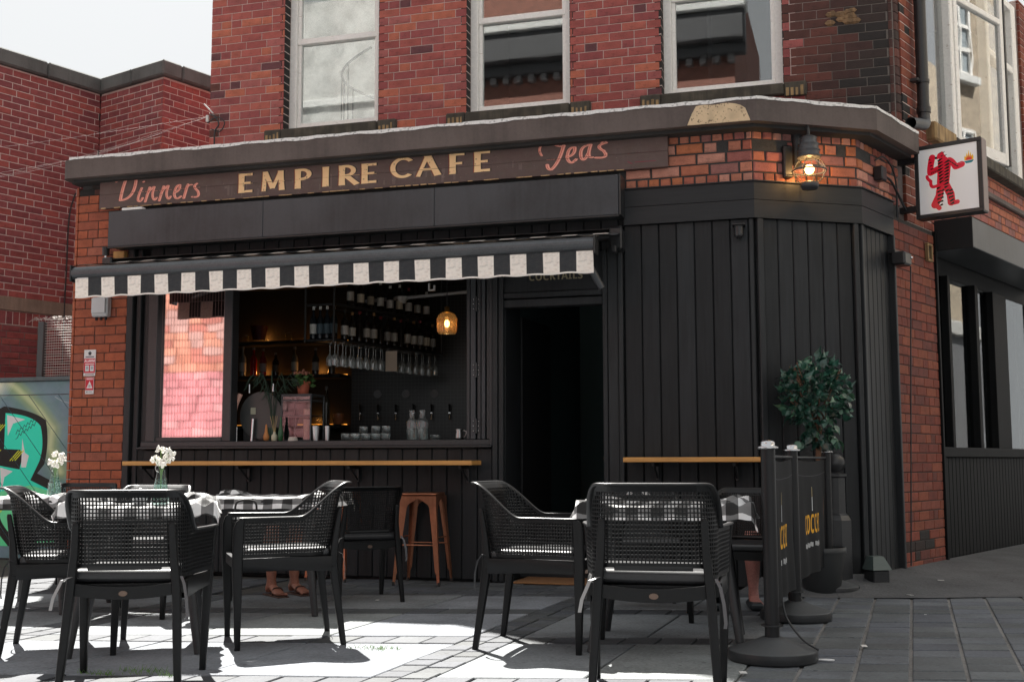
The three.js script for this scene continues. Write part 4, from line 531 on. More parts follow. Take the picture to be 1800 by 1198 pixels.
// ---------- painted sign board ----------
{
  const s = thing('shop_sign', 'old brown painted signboard lettered Dinners, EMPIRE CAFE and Teas under the cornice', 'sign', [-6.665, 3.29, 0]);
  const W = 5.265, H = 0.256, cw = 2048, chh = 104;
  const st = canvasTex(2048, 208, (c, cW, cH) => {
    const k = cW / W, ky = cH / H, X = (x) => (x + 6.665) * k, Y = (y) => cH - (y - 3.29) * ky; c.fillStyle = '#5d4a46'; c.fillRect(0, 0, cW, cH); const r = rng(15);
    for (let i = 0; i < 1500; i++) { c.globalAlpha = 0.06; c.fillStyle = pick(['#3f302e', '#6d5550', '#7d6f6c', '#4c3c3a'], r); const w = 4 + r() * 30; c.fillRect(r() * cW, r() * cH, w, 4 + r() * 60); }
    c.globalAlpha = 0.16; for (let i = 0; i < 26; i++) { c.fillStyle = '#b9aaa8'; c.fillRect(X(-5.6 + r() * 3.2), cH * (0.35 + r() * 0.4), 3 + r() * 9, 15 + r() * 90); } c.globalAlpha = 1;
    // capitals: flared strokes on a unit box, y up, cap height 1
    const G = { E: [0.52, [[0.08, 0, 0.08, 1, 0.17], [0.08, 0.07, 0.52, 0.07, 0.13], [0.08, 0.5, 0.44, 0.5, 0.12], [0.08, 0.93, 0.52, 0.93, 0.13]]], M: [0.9, [[0.07, 0, 0.12, 1, 0.13], [0.12, 1, 0.45, 0.12, 0.15], [0.45, 0.12, 0.78, 1, 0.12], [0.78, 1, 0.84, 0, 0.17]]], I: [0.22, [[0.11, 0, 0.11, 1, 0.17]]], F: [0.5, [[0.08, 0, 0.08, 1, 0.17], [0.08, 0.5, 0.42, 0.5, 0.12], [0.08, 0.93, 0.5, 0.93, 0.13]]], A: [0.8, [[0.04, 0, 0.38, 1, 0.11], [0.38, 1, 0.76, 0, 0.18], [0.16, 0.33, 0.62, 0.33, 0.11]]] };
    const drawCap = (ch, x0, y0, hh, wd) => { // wd: width in metres
      const stroke = (a) => { const [x1, y1, x2, y2, w] = a, ax = X(x0 + x1 * wd), ay = Y(y0 + y1 * hh), bx2 = X(x0 + x2 * wd), by = Y(y0 + y2 * hh), l = hypot(bx2 - ax, by - ay), nx = -(by - ay) / l, ny = (bx2 - ax) / l, e = w * wd * k * 0.74, m = e * 0.8; c.beginPath(); c.moveTo(ax + nx * e, ay + ny * e); c.quadraticCurveTo((ax + bx2) / 2 + nx * m, (ay + by) / 2 + ny * m, bx2 + nx * e, by + ny * e); c.lineTo(bx2 - nx * e, by - ny * e); c.quadraticCurveTo((ax + bx2) / 2 - nx * m, (ay + by) / 2 - ny * m, ax - nx * e, ay - ny * e); c.fill(); };
      if (ch === 'P' || ch === 'R') { stroke([0.09, 0, 0.09, 1, 0.17]); c.lineWidth = 0.19 * wd * k; c.beginPath(); c.ellipse(X(x0 + 0.24 * wd), Y(y0 + 0.71 * hh), 0.28 * wd * k, 0.235 * hh * ky, 0, -PI / 2, PI / 2); c.lineTo(X(x0 + 0.1 * wd), Y(y0 + 0.475 * hh)); c.moveTo(X(x0 + 0.1 * wd), Y(y0 + 0.945 * hh)); c.lineTo(X(x0 + 0.26 * wd), Y(y0 + 0.945 * hh)); c.stroke(); if (ch === 'R') stroke([0.26, 0.46, 0.66, 0, 0.17]); return; }
      if (ch === 'C') { c.lineWidth = 0.19 * wd * k; c.beginPath(); c.ellipse(X(x0 + 0.46 * wd), Y(y0 + 0.5 * hh), 0.38 * wd * k, 0.44 * hh * ky, 0, 0.85, 2 * PI - 0.75); c.stroke(); return; }
      G[ch][1].forEach(stroke);
    };
    const word = (txt, xs, y0, hh) => { for (const [dx, col] of [[0.012, '#2f2422'], [-0.008, '#7c3320'], [0, '#fbd29c']]) { c.fillStyle = c.strokeStyle = col; [...txt].forEach((ch, i) => drawCap(ch, xs[i] + dx, y0, hh, ch === 'M' ? 0.23 : ch === 'I' ? 0.26 : 0.25)); } };
    word('EMPIRE', [-5.215, -4.99, -4.665, -4.405, -4.245, -4.03], 3.338, 0.175); word('CAFE', [-3.77, -3.53, -3.23, -3.01], 3.362, 0.178);
    // script words, brush strokes with a pale body and a red inline
    const script = (strokes, ox, oy, sc) => { for (const [lw, col, da] of [[1.45, '#7a2f28', 0], [1.2, '#f8b09c', 0], [0.22, '#d4584a', 0.012]]) { c.strokeStyle = col; c.lineCap = c.lineJoin = 'round'; for (const [w, pts] of strokes) { c.lineWidth = w * lw * sc * k; c.beginPath(); pts.forEach((p, i) => { const x = X(ox + (p[0] - da) * sc), y = Y(oy + p[1] * sc); if (!i) c.moveTo(x, y); else if (p.length === 4) c.quadraticCurveTo(X(ox + (p[2] - da) * sc), Y(oy + p[3] * sc), x, y); else c.lineTo(x, y); }); c.stroke(); } } };
    const n = (x) => [[0.075, [[x, 0.0], [x + 0.14, 0.42]]], [0.07, [[x + 0.05, 0.2], [x + 0.3, 0.42, x + 0.24, 0.46], [x + 0.27, 0.08, x + 0.2, 0.2], [x + 0.38, 0.1, x + 0.32, -0.02]]]];
    script([[0.09, [[0.3, 0.78], [0.1, 0.1, 0.16, 0.5], [0.62, 0.8, 0.62, 0.1]]], [0.06, [[-0.06, 0.66], [0.08, 0.78, -0.02, 0.74]]], [0.075, [[0.82, 0.42], [0.72, 0.04, 0.66, 0.1], [0.86, 0.12, 0.78, -0.02]]], [0.07, [[0.87, 0.6], [0.885, 0.61]]], ...n(0.95), ...n(1.42), [0.075, [[1.92, 0.2], [2.1, 0.42, 2.12, 0.24], [1.92, 0.16, 1.96, 0.44], [2.14, 0.08, 1.96, -0.06]]], [0.08, [[2.24, 0.02], [2.36, 0.42]]], [0.06, [[2.3, 0.26], [2.5, 0.4, 2.36, 0.42]]], [0.075, [[2.66, 0.42], [2.7, 0.2, 2.5, 0.36], [2.52, 0.04, 2.8, -0.02]]]], -6.47, 3.325, 0.31);
    script([[0.06, [[0.14, 0.62], [0.12, 0.3, -0.02, 0.5]]], [0.07, [[0.36, 0.7], [0.78, 0.52, 0.55, 0.5]]], [0.09, [[0.76, 0.54], [0.4, -0.12, 0.62, 0.04], [0.28, 0.02, 0.3, -0.14]]], [0.085, [[0.86, 0.2], [1.08, 0.46, 1.1, 0.24], [0.86, 0.18, 0.88, 0.5], [1.12, 0.12, 0.94, -0.08]]], [0.085, [[1.5, 0.5], [1.26, 0.16, 1.2, 0.48], [1.46, 0.26, 1.34, -0.02]]], [0.085, [[1.54, 0.5], [1.58, 0.14, 1.4, 0.12]]], [0.085, [[1.98, 0.52], [1.9, 0.3, 1.62, 0.46], [1.68, 0.12, 2.1, 0.06]]], [0.05, [[1.96, 0.56], [1.84, 0.52, 1.9, 0.6]]]], -2.47, 3.372, 0.29);
    c.strokeStyle = '#8c2338'; c.lineWidth = 5; c.globalAlpha = 0.8; c.beginPath(); c.moveTo(X(-1.72), Y(3.352)); c.lineTo(X(-1.69), Y(3.335)); c.moveTo(X(-1.66), Y(3.345)); c.lineTo(X(-1.5), Y(3.345)); c.stroke(); c.globalAlpha = 1;
    for (let i = 0; i < 260; i++) { c.fillStyle = pick(['#2c2220', '#8d807c', '#3b2c2a', '#c9b8ac'], r); c.globalAlpha = 0.5; c.fillRect(r() * cW, r() * cH, 1 + r() * 3, 1 + r() * 3); }
    c.globalAlpha = 0.35; for (let i = 0; i < 420; i++) { c.fillStyle = '#4d3d3a'; c.fillRect(r() * cW, r() * cH, 1 + r() * 5, 1 + r() * 14); }
  });
  st.wrapS = st.wrapT = THREE.RepeatWrapping; st.repeat.set(1 / W, 1 / H);
  const m = mat([0.92, 0.92, 0.92], 0.55, { map: st, bump: T.plank, bs: 0.001 });
  add('board', bx(0, W, 0.0, 0.128, 0.02, 0.06, 0.0015), m, s); add('board', bx(0, W, 0.1295, H, 0.02, 0.0595, 0.0015), m, s);
  const r = rng(19), ed = []; for (let x = 0.02; x < W - 0.3; x += 0.07) if (r() < 0.75) ed.push(bx(x, x + rr(0.04, 0.075, r), -0.004 + r() * 0.002, 0.004 + r() * 0.004, 0.05, 0.0625, 0.001)); add('worn_edge', ed, mat([0.55, 0.36, 0.19], 0.9, { map: T.wood }), s);
  solo('tube_fitting', 'short white tube light fitting on top of the shutter housing at its left end', 'light fitting', [bx(-6.33, -6.12, 3.226, 3.25, 0.13, 0.19, 0.004)], mat([0.75, 0.74, 0.72], 0.5));
}
// ---------- striped awning ----------
{
  const a = thing('awning', 'black and white striped awning with grey front bar over the serving window', 'awning', [0, 0, 0]);
  const stripe = canvasTex(64, 64, (c) => { c.fillStyle = '#fbf4ea'; c.fillRect(0, 0, 64, 64); c.fillStyle = '#34373a'; c.fillRect(32, 0, 32, 64); const r = rng(3); for (let i = 0; i < 300; i++) { c.globalAlpha = 0.05; c.fillStyle = pick(['#000', '#c99a78'], r); c.fillRect(r() * 64, r() * 64, 2 + r() * 6, 1 + r() * 3); } });
  stripe.wrapS = stripe.wrapT = THREE.RepeatWrapping; const x0 = -6.4, x1 = -1.868, n = 35, sw = (x1 - x0) / n; stripe.repeat.set(1 / (2 * sw), 4); stripe.offset.set(-x0 / (2 * sw), 0);
  const cloth = mat([0.95, 0.95, 0.95], 0.85, { map: stripe, side: THREE.DoubleSide });
  const strip = (f, nx, ny) => { const pos = []; const P = (i, j) => f(i / nx, j / ny); for (let i = 0; i < nx; i++) for (let j = 0; j < ny; j++) { const A = P(i, j), B = P(i + 1, j), C = P(i + 1, j + 1), D = P(i, j + 1); pos.push(...A, ...B, ...C, ...A, ...C, ...D); } const g = new THREE.BufferGeometry(); g.setAttribute('position', new THREE.Float32BufferAttribute(pos, 3)); smooth(g); const uv = new Float32Array(pos.length / 3 * 2); for (let i = 0; i < pos.length / 3; i++) { uv[i * 2] = pos[i * 3]; uv[i * 2 + 1] = pos[i * 3 + 1]; } g.setAttribute('uv', new THREE.BufferAttribute(uv, 2)); g.userData.raw = true; return g; };
  add('canopy_cloth', strip((u, v) => [lerp(x0 - 0.06, x1 + 0.1, u) + (v > 0.5 ? 0 : 0), lerp(2.792, 2.655, v) - 0.02 * sin(v * PI), lerp(0.06, 0.68, v)], 70, 6), cloth, a);
  add('valance', strip((u, v) => { const w = 0.006 * sin(u * 61) * v + 0.004 * sin(u * 143 + 1) * v; return [lerp(x0, x1, u), lerp(2.53, 2.375 - 0.004 * sin(u * 35 * PI), v), 0.705 + w - 0.01 * v]; }, 210, 5), cloth, a);
  add('hem', strip((u, v) => { const w = 0.006 * sin(u * 61) + 0.004 * sin(u * 143 + 1); return [lerp(x0, x1, u), lerp(2.377, 2.364, v) - 0.004 * sin(u * 35 * PI), 0.698 + w]; }, 210, 1), mat([0.8, 0.76, 0.7], 0.8, { side: THREE.DoubleSide }), a);
  const prof = []; for (let i = 0; i <= 10; i++) { const t = i / 10; prof.push([0.66 + 0.075 * sin(t * PI), lerp(2.52, 2.64, 0.5 - 0.5 * cos(t * PI))]); }
  const bar = new THREE.ExtrudeGeometry(new THREE.Shape([[0.62, 2.52], ...prof, [0.62, 2.64]].map(([z, y]) => new THREE.Vector2(-z, y))), { depth: x1 - x0 + 0.03, bevelEnabled: false }); bar.rotateY(PI / 2).translate(x0 - 0.025, 0, 0);
  add('front_bar', bar, mat([0.085, 0.092, 0.1], 0.34, { metalness: 0.35, map: T.fine }), a); add('end_cap', [bx(x0 - 0.04, x0 - 0.026, 2.505, 2.645, 0.61, 0.735, 0.01)], M.blackMetal, a); add('end_cap', [bx(x1 + 0.006, x1 + 0.02, 2.505, 2.645, 0.61, 0.735, 0.01)], M.blackMetal, a);
  add('maker_plate', bx(x0 + 0.02, x0 + 0.13, 2.527, 2.54, 0.705, 0.709, 0.002), mat([0.7, 0.7, 0.7], 0.4), a);
  add('roller', [rod([-6.45, 2.76, 0.06], [-1.85, 2.76, 0.06], 0.04, 0.04, 12), bx(-6.45, -1.85, 2.8, 2.806, 0.0, 0.13, 0.002)], M.blackMetal, a); add('wall_bracket', [bx(-1.86, -1.76, 2.63, 2.81, 0.0, 0.16, 0.012), bx(-1.84, -1.8, 2.6, 2.66, 0.1, 0.2, 0.008)], M.blackMetal, a); add('wall_bracket', bx(-6.56, -6.46, 2.68, 2.82, 0, 0.14, 0.01), M.blackMetal, a);
  for (const s of [0, 1]) { const X = s ? -2.05 : -6.1; const e = [X + (s ? -0.35 : 0.35), 2.6, 0.34]; add('folding_arm', [rod([X, 2.7, 0.1], e, 0.025), rod(e, [X + (s ? 0.1 : -0.1), 2.56, 0.64], 0.022)], M.greyMetal, a); }
  add('arm_strut', [rod([-1.96, 2.48, 0.5], [-1.86, 2.28, 0.45], 0.03, 0.03, 6)], M.greyMetal, a);
}
// ---------- orange bar shelves ----------
for (const [x0, x1, y, lab] of [[-6.178, -2.963, 0.941, 'long orange wood bar shelf fixed under the serving window'], [-1.746, -0.715, 0.962, 'short orange wood bar shelf on the black boarding right of the door']]) {
  const s = thing('bar_shelf', lab, 'shelf', [x0, y, 0]); const L = x1 - x0, wm = mat([0.72, 0.36, 0.10], 0.5, { map: T.plank, bump: T.plank, bs: 0.0006 });
  add('plank', bx(0, L, 0, 0.037, 0.035, 0.28, 0.004), wm, s); const k = L > 2 ? [0.15, L * 0.34, L * 0.66, L - 0.12] : [0.22, L - 0.2];
  for (const x of k) add('bracket', [bx(x - 0.012, x + 0.012, -0.14, -0.002, 0.0, 0.03, 0.003), bx(x - 0.012, x + 0.012, -0.03, -0.002, 0.03, 0.22, 0.003), rod([x, -0.12, 0.03], [x, -0.03, 0.17], 0.009)], mat([0.03, 0.03, 0.032], 0.5), s);
}
// ---------- fittings on the front ----------
{
  const n = [sin(A1), cos(A1)], P = [-0.32 - 0.0, -0.05]; // lantern hangs off the splayed bay
  const l = thing('wall_lantern', 'lit ship lantern with caged globe hanging over the black splayed corner', 'lantern', [P[0], 3.2, P[1]], A1);
  const dk = mat([0.06, 0.063, 0.068], 0.4, { map: T.fine });
  add('globe', new THREE.SphereGeometry(0.112, 24, 16).scale(1, 0.8, 1), mat([0.95, 0.9, 0.82], 0.05, { phys: true, transmission: 1, thickness: 0, ior: 1.5 }), l);
  add('bulb', sph(0.032, 0, 0.01, 0, 12, 10), mat([1, 0.8, 0.5], 0.5, { emissive: new THREE.Color(1, 0.55, 0.18), emissiveIntensity: 5 }), l);
  const cage = [new THREE.TorusGeometry(0.11, 0.005, 6, 32).rotateX(PI / 2)]; for (let i = 0; i < 4; i++) cage.push(new THREE.TorusGeometry(0.1, 0.0022, 4, 24).scale(1.06, 0.9, 1).rotateY(i * PI / 4)); add('cage', cage, dk, l);
  add('hood', lathe([[0.03, 0.085], [0.075, 0.085], [0.08, 0.1], [0.068, 0.105], [0.068, 0.13], [0.076, 0.135], [0.066, 0.145], [0.062, 0.17], [0.07, 0.176], [0.055, 0.19], [0.05, 0.215], [0.058, 0.222], [0.03, 0.235], [0, 0.237]]), dk, l); add('base_cap', lathe([[0, -0.125], [0.05, -0.122], [0.06, -0.1], [0.06, -0.085], [0.045, -0.075]]), dk, l);
  add('hook', tube([[0, 0.23, 0], [0, 0.27, 0], [0.0, 0.34, -0.03], [0, 0.37, -0.09], [0, 0.36, -0.15]], 0.012, 8, 20), M.blackMetal, l); l.scale.setScalar(1.18); add('back_plate', [bx(-0.115, -0.05, -0.02, 0.2, -0.17, -0.12, 0.008), cyl(0.035, 0.035, 0.3, -0.0, 0.05, -0.165, 10)], M.blackMetal, l);
  const pl = new THREE.PointLight(new THREE.Color(1, 0.6, 0.25), 0.10); pl.position.set(0, 0.01, 0); pl.castShadow = true; l.add(pl);
}
{ // projecting sign with a striped figure carrying a flaming pan
  const o = [0.512, 3.2 + 0.0, -1.22], s = thing('projecting_sign', 'white box sign of a red striped figure holding a flaming pan, on the corner', 'sign', [0.505, 3.0, -1.22], 0);
  s.rotation.y = -atan2(nS[1], nS[0]); // box runs out from the wall, its face turned to the street
  const W = 0.555, H = 0.625, bm = M.blackMetal;
  add('case', [bx(0, W, 0, 0.035, -0.13, 0.0, 0.004), bx(0, W, H - 0.035, H, -0.13, 0, 0.004), bx(0, 0.035, 0.035, H - 0.035, -0.13, 0, 0.004), bx(W - 0.035, W, 0.035, H - 0.035, -0.13, 0, 0.004)], bm, s);
  const ft = canvasTex(768, 896, (c, cw, ch) => {
    c.fillStyle = '#f5f6f7'; c.fillRect(0, 0, cw, ch); const X = (x) => x * cw, Y = (y) => (1 - y) * ch; c.lineCap = c.lineJoin = 'round';
    const body = (col, g) => { c.strokeStyle = c.fillStyle = col; const L = (pts, w) => { c.lineWidth = (w + g) * cw; c.beginPath(); pts.forEach((p, i) => (i ? (p.length > 2 ? c.quadraticCurveTo(X(p[2]), Y(p[3]), X(p[0]), Y(p[1])) : c.lineTo(X(p[0]), Y(p[1]))) : c.moveTo(X(p[0]), Y(p[1])))); c.stroke(); };
      L([[0.43, 0.77], [0.40, 0.46]], 0.19); L([[0.46, 0.70], [0.42, 0.44]], 0.19); L([[0.38, 0.87], [0.42, 0.84]], 0.11); L([[0.35, 0.85], [0.33, 0.845]], 0.05); L([[0.41, 0.91], [0.42, 0.90]], 0.05);
      L([[0.36, 0.68], [0.2, 0.63], [0.24, 0.86, 0.19, 0.7]], 0.11); L([[0.53, 0.78], [0.63, 0.67, 0.58, 0.76], [0.74, 0.69, 0.64, 0.66]], 0.105); L([[0.34, 0.43], [0.2, 0.5, 0.18, 0.36], [0.14, 0.58, 0.14, 0.54]], 0.055);
      L([[0.37, 0.42], [0.34, 0.26], [0.26, 0.13]], 0.135); L([[0.45, 0.42], [0.53, 0.26], [0.54, 0.14]], 0.135); L([[0.27, 0.12], [0.33, 0.07]], 0.08); L([[0.53, 0.12], [0.64, 0.13]], 0.08); };
    body('#f6f6f8', 0.02); body('#e5173a', 0);
    c.fillStyle = '#1b0d10'; const st = (x, y, l, a, w = 0.032) => { c.save(); c.translate(X(x), Y(y)); c.rotate(-a); c.beginPath(); c.moveTo(0, -w * cw / 2); c.quadraticCurveTo(l * cw / 2, -w * cw * 0.9, l * cw, 0); c.quadraticCurveTo(l * cw / 2, w * cw * 0.5, 0, w * cw / 2); c.fill(); c.restore(); };
    for (let i = 0; i < 8; i++) { const y = 0.79 - i * 0.048; st(0.335 + 0.002 * i, y, 0.1, 0.45); st(0.53 - 0.004 * i, y - 0.01, 0.1, PI + 0.35); } for (let i = 0; i < 5; i++) { st(0.3 + 0.006 * i - (i > 2 ? 0.02 : 0), 0.37 - i * 0.055, 0.08, 0.3); st(0.425 - 0.008 * i, 0.345 - i * 0.055, 0.07, PI + 0.3); st(0.43 + 0.022 * i, 0.37 - i * 0.055, 0.08, 0.3); st(0.59 + 0.004 * i - 0.02, 0.33 - i * 0.05, 0.08, PI + 0.35); } for (let i = 0; i < 4; i++) { st(0.17 + 0.012 * i, 0.83 - i * 0.05, 0.06, 0.2, 0.016); st(0.22 + i * 0.035, 0.61 + i * 0.008, 0.05, 1.2, 0.016); st(0.56 + i * 0.04, 0.745 - i * 0.025, 0.06, 2.2 + i * 0.2, 0.018); st(0.36 + i * 0.03, 0.905 - (i % 2) * 0.05, 0.055, 0.5, 0.013); }
    c.fillStyle = '#0e0a0a'; c.beginPath(); c.arc(X(0.305), Y(0.845), 0.022 * cw, 0, 7); c.fill();
    c.fillStyle = '#12808c'; c.beginPath(); c.moveTo(X(0.78), Y(0.725)); c.lineTo(X(0.94), Y(0.735)); c.quadraticCurveTo(X(0.93), Y(0.695), X(0.88), Y(0.692)); c.lineTo(X(0.81), Y(0.69)); c.closePath(); c.fill(); c.strokeStyle = '#8a93a0'; c.lineWidth = 4; c.beginPath(); c.moveTo(X(0.7), Y(0.715)); c.lineTo(X(0.8), Y(0.722)); c.stroke();
    const fl = (col, s, h) => { c.fillStyle = col; c.beginPath(); c.moveTo(X(0.86 - 0.07 * s), Y(0.735)); for (let i = 0; i < 5; i++) { const x = 0.86 + (i - 2) * 0.03 * s; c.quadraticCurveTo(X(x - 0.018 * s), Y(0.76 + h * 0.3), X(x + 0.004), Y(0.76 + h * [0.35, 0.7, 1, 0.75, 0.45][i])); c.lineTo(X(x + 0.016 * s), Y(0.75 + h * 0.15)); } c.lineTo(X(0.86 + 0.07 * s), Y(0.737)); c.fill(); }; fl('#f7c51e', 1.05, 0.13); fl('#f08a1c', 0.8, 0.085); fl('#e0321e', 0.6, 0.05);
  });
  const pan = new THREE.PlaneGeometry(W - 0.07, H - 0.07).translate(W / 2, H / 2, -0.008); pan.userData.raw = true; add('face_panel', pan, mat([1, 1, 1], 0.25, { map: ft }), s); add('back_panel', bx(0.035, W - 0.035, 0.035, H - 0.035, -0.125, -0.02, 0), M.dark, s); add('side_trim', bx(W + 0.001, W + 0.006, 0.01, H - 0.01, -0.125, -0.006, 0.001), mat([0.2, 0.15, 0.14], 0.45), s);
  for (const y of [0.08, 0.5]) add('bracket', bx(-0.16, -0.002, y, y + 0.05, -0.1, -0.04), bm, s);
}
{
  const c = (n, lab, p, ry) => { const g = thing(n, lab, 'camera', p, ry); add('body', [cyl(0.035, 0.035, 0.06, 0, 0.02, 0, 14), bx(-0.05, 0.05, 0.08, 0.095, -0.06, 0.05, 0.004)], M.blackMetal, g); add('dome', sph(0.036, 0, 0.015, 0, 14, 10), mat([0.02, 0.02, 0.022], 0.08), g); return g; };
  c('security_camera', 'small black dome camera on the boards under the black fascia', [-0.86, 2.7, 0.05], 0);
  const s = onSide(0.57, 0.12), g = thing('floodlight', 'small black floodlight with a white bolt at the end of the black boarding', 'floodlight', [s[0], 2.62, s[1]], A2); add('housing', bx(-0.08, 0.08, -0.05, 0.06, -0.06, 0.06, 0.015), M.blackMetal, g); add('arm', [bx(-0.03, 0.2, 0.06, 0.09, -0.1, -0.04, 0.004), rod([0.07, -0.05, 0.05], [0.075, -2.5, -0.04], 0.006)], M.blackMetal, g); add('bolt', sph(0.012, 0.06, 0.02, 0.062, 8, 6), M.chrome, g);
  solo('wall_speaker', 'little black box speaker with trailing cable on the corner brick frieze', 'speaker', [bx(-0.05, 0.05, -0.06, 0.06, 0, 0.08, 0.01), tube([[0.04, 0.0, 0.04], [0.2, -0.02, 0.05], [0.38, -0.1, 0.04], [0.5, -0.22, 0.06]], 0.012, 6, 16)], M.blackMetal, [onSide(0.38, 0.0)[0], 3.32, onSide(0.38, 0.0)[1]], A2);
  solo('looping_cable', 'black cable looping over the bricks beneath the corner cornice', 'cable', tube([[0.3, 3.42, 0.03], [0.42, 3.47, 0.05], [0.6, 3.43, 0.05], [0.72, 3.33, 0.04], [0.76, 3.15, 0.03], [0.78, 2.95, 0.02]], 0.008, 6, 30), M.blackMetal, [Q2[0], 0, Q2[1]], A2);
  const b = thing('junction_box', 'grey plastic junction box on the orange pier below the awning', 'electric box', [-6.62, 2.27, 0.0]); const gm = mat([0.5, 0.52, 0.53], 0.5); add('box', bx(-0.085, 0.085, 0.02, 0.2, 0, 0.07, 0.012), gm, b); add('lid', bx(-0.075, 0.07, 0.05, 0.19, 0.071, 0.085, 0.008), gm, b); add('glands', [cyl(0.012, 0.012, 0.03, -0.05, -0.01, 0.035, 8), cyl(0.012, 0.012, 0.03, 0.0, -0.01, 0.035, 8), cyl(0.012, 0.012, 0.03, 0.05, -0.01, 0.035, 8)], M.dark, b);
  const se = thing('wall_sensor', 'dark round sensor head on a short stem beside the shutter housing', 'sensor', [-6.575, 2.8, 0.06]); add('head', cyl(0.03, 0.034, 0.075, 0, 0.05, 0, 14), M.blackMetal, se); add('collar', cyl(0.011, 0.011, 0.02, 0, 0.03, 0, 8), M.chrome, se); add('stem', cyl(0.009, 0.009, 0.13, 0, -0.1, 0, 8), M.blackMetal, se);
  solo('timber_block', 'bare orange timber block behind the left end of the awning', 'timber', bx(-6.5, -6.38, 2.7, 2.885, 0.005, 0.06, 0.006), mat([0.62, 0.33, 0.1], 0.6, { map: T.wood }));
  const sg = thing('alarm_sign', 'red and white ALARM sign fixed to the orange brick pier', 'sign', [-6.745, 1.59, 0.004]);
  const at = canvasTex(256, 496, (c, w, h) => { c.fillStyle = '#cf1f38'; c.fillRect(0, 0, w, h); c.fillStyle = '#e4e4e4'; c.fillRect(0, 0, w, 165); c.fillRect(0, h - 52, w, 52); c.fillStyle = '#22303c'; c.beginPath(); for (let i = 0; i < 10; i++) { const a = -PI / 2 + i * PI / 5, R = i % 2 ? 32 : 46; c.lineTo(w / 2 + R * cos(a), 66 + R * sin(a)); } c.fill(); c.fillStyle = '#77727a'; c.textAlign = 'center'; c.fillRect(30, 122, w - 60, 24); c.fillStyle = '#fff'; c.font = 'bold 74px sans-serif'; c.fillText('ALARM', w / 2, 236, 236); c.fillRect(24, 262, w - 48, 14); c.fillStyle = '#dfe3e4'; c.fillRect(30, 296, 86, 116); c.fillRect(140, 296, 86, 116); c.fillStyle = '#a9b3ba'; c.fillRect(48, 316, 50, 60); c.fillRect(158, 316, 50, 60); c.fillStyle = '#7d4a52'; c.fillRect(24, h - 34, w - 48, 14); });
  const pg = (w, h, x, y) => Object.assign(new THREE.PlaneGeometry(w, h).translate(x, y, 0.0062), { userData: { raw: true } });
  add('plate', bx(-0.062, 0.062, 0.165, 0.405, 0, 0.006, 0.001), mat([0.8, 0.8, 0.8], 0.4), sg); add('print', pg(0.12, 0.236, 0, 0.285), mat([0.85, 0.85, 0.85], 0.4, { map: at }), sg);
  const w2 = thing('warning_sign', 'smaller red sign with a white triangle below the alarm sign', 'sign', [-6.738, 1.59, 0.004]);
  const wt = canvasTex(192, 336, (c, w, h) => { c.fillStyle = '#d02038'; c.fillRect(0, 0, w, h); c.fillStyle = '#e8b9be'; c.fillRect(20, 14, w - 40, 34); c.fillStyle = '#e9e6e6'; c.beginPath(); c.moveTo(w / 2, 70); c.lineTo(w - 22, 226); c.lineTo(22, 226); c.closePath(); c.fill(); c.fillStyle = '#b9b4b8'; c.fillRect(70, 150, 52, 50); c.fillStyle = '#e4e4e4'; c.fillRect(0, 264, w, 72); c.fillStyle = '#3a4550'; c.beginPath(); c.arc(40, 296, 15, 0, 7); c.fill(); c.fillRect(74, 290, 90, 10); });
  add('plate', bx(-0.045, 0.045, 0, 0.153, 0, 0.006, 0.001), mat([0.8, 0.8, 0.8], 0.4), w2); add('print', pg(0.086, 0.149, 0, 0.0765), mat([0.85, 0.85, 0.85], 0.4, { map: wt }), w2);
}
// ---------- chairs ----------
function chairShell() {
  // plan curve of the wrap: right front -> back -> left front, by arc length
  const hw = 0.243, hf = 0.292, zf = 0.255, zs = -0.1, zb = -0.222, rx = 0.085, pts = [];
  for (let i = 0; i <= 20; i++) pts.push([lerp(hf, hw, sstep(0, 1, i / 20)), lerp(zf, zs, i / 20)]); for (let i = 1; i <= 16; i++) { const a = i / 16 * PI / 2; pts.push([hw - rx + rx * cos(a), zs + (zb - zs) * sin(a)]); } for (let i = 1; i <= 10; i++) pts.push([lerp(hw - rx, 0, i / 10), zb]);
  const half = pts.slice(), full = [...half, ...half.slice(0, -1).reverse().map(([x, z]) => [-x, z])]; const len = [0]; for (let i = 1; i < full.length; i++) len.push(len[i - 1] + hypot(full[i][0] - full[i - 1][0], full[i][1] - full[i - 1][1])); const Ltot = len[len.length - 1];
  const at = (s) => { s = clamp(s, 0, Ltot); let i = 1; while (i < len.length - 1 && len[i] < s) i++; const t = (s - len[i - 1]) / (len[i] - len[i - 1] || 1), a = full[i - 1], b = full[i]; const dx = b[0] - a[0], dz = b[1] - a[1], l = hypot(dx, dz) || 1; return { x: lerp(a[0], b[0], t), z: lerp(a[1], b[1], t), nx: -dz / l * -1, nz: dx / l * -1 }; };
  const info = (s) => { const e = 0.02, p = at(s), a = at(s - e), b = at(s + e); let dx = b.x - a.x, dz = b.z - a.z; const l = hypot(dx, dz) || 1; dx /= l; dz /= l; const nx = -dz, nz = dx; const bk = sstep(0.03, -0.212, p.z), sgn = nx * p.x + nz * (p.z - 0.1) >= 0 ? 1 : -1; return { ...p, nx: nx * sgn, nz: nz * sgn, bk, top: 0.652 + 0.172 * sstep(-0.035, -0.2, p.z), bot: lerp(0.455, 0.505, sstep(-0.17, -0.22, p.z)) }; };
  const S = (q, y, t) => { const h = (y - 0.46) / 0.35, c = max(0, (y - (q.top - 0.055)) / 0.055), f = t + 0.012 * h * (1 - q.bk); return [q.x * (1 - 0.045 * h * q.bk) + q.nx * f, y, q.z + q.nz * f - (0.06 * h + 0.034 * c * c) * q.bk]; };
  return { Ltot, info, S };
}
const SH = chairShell();
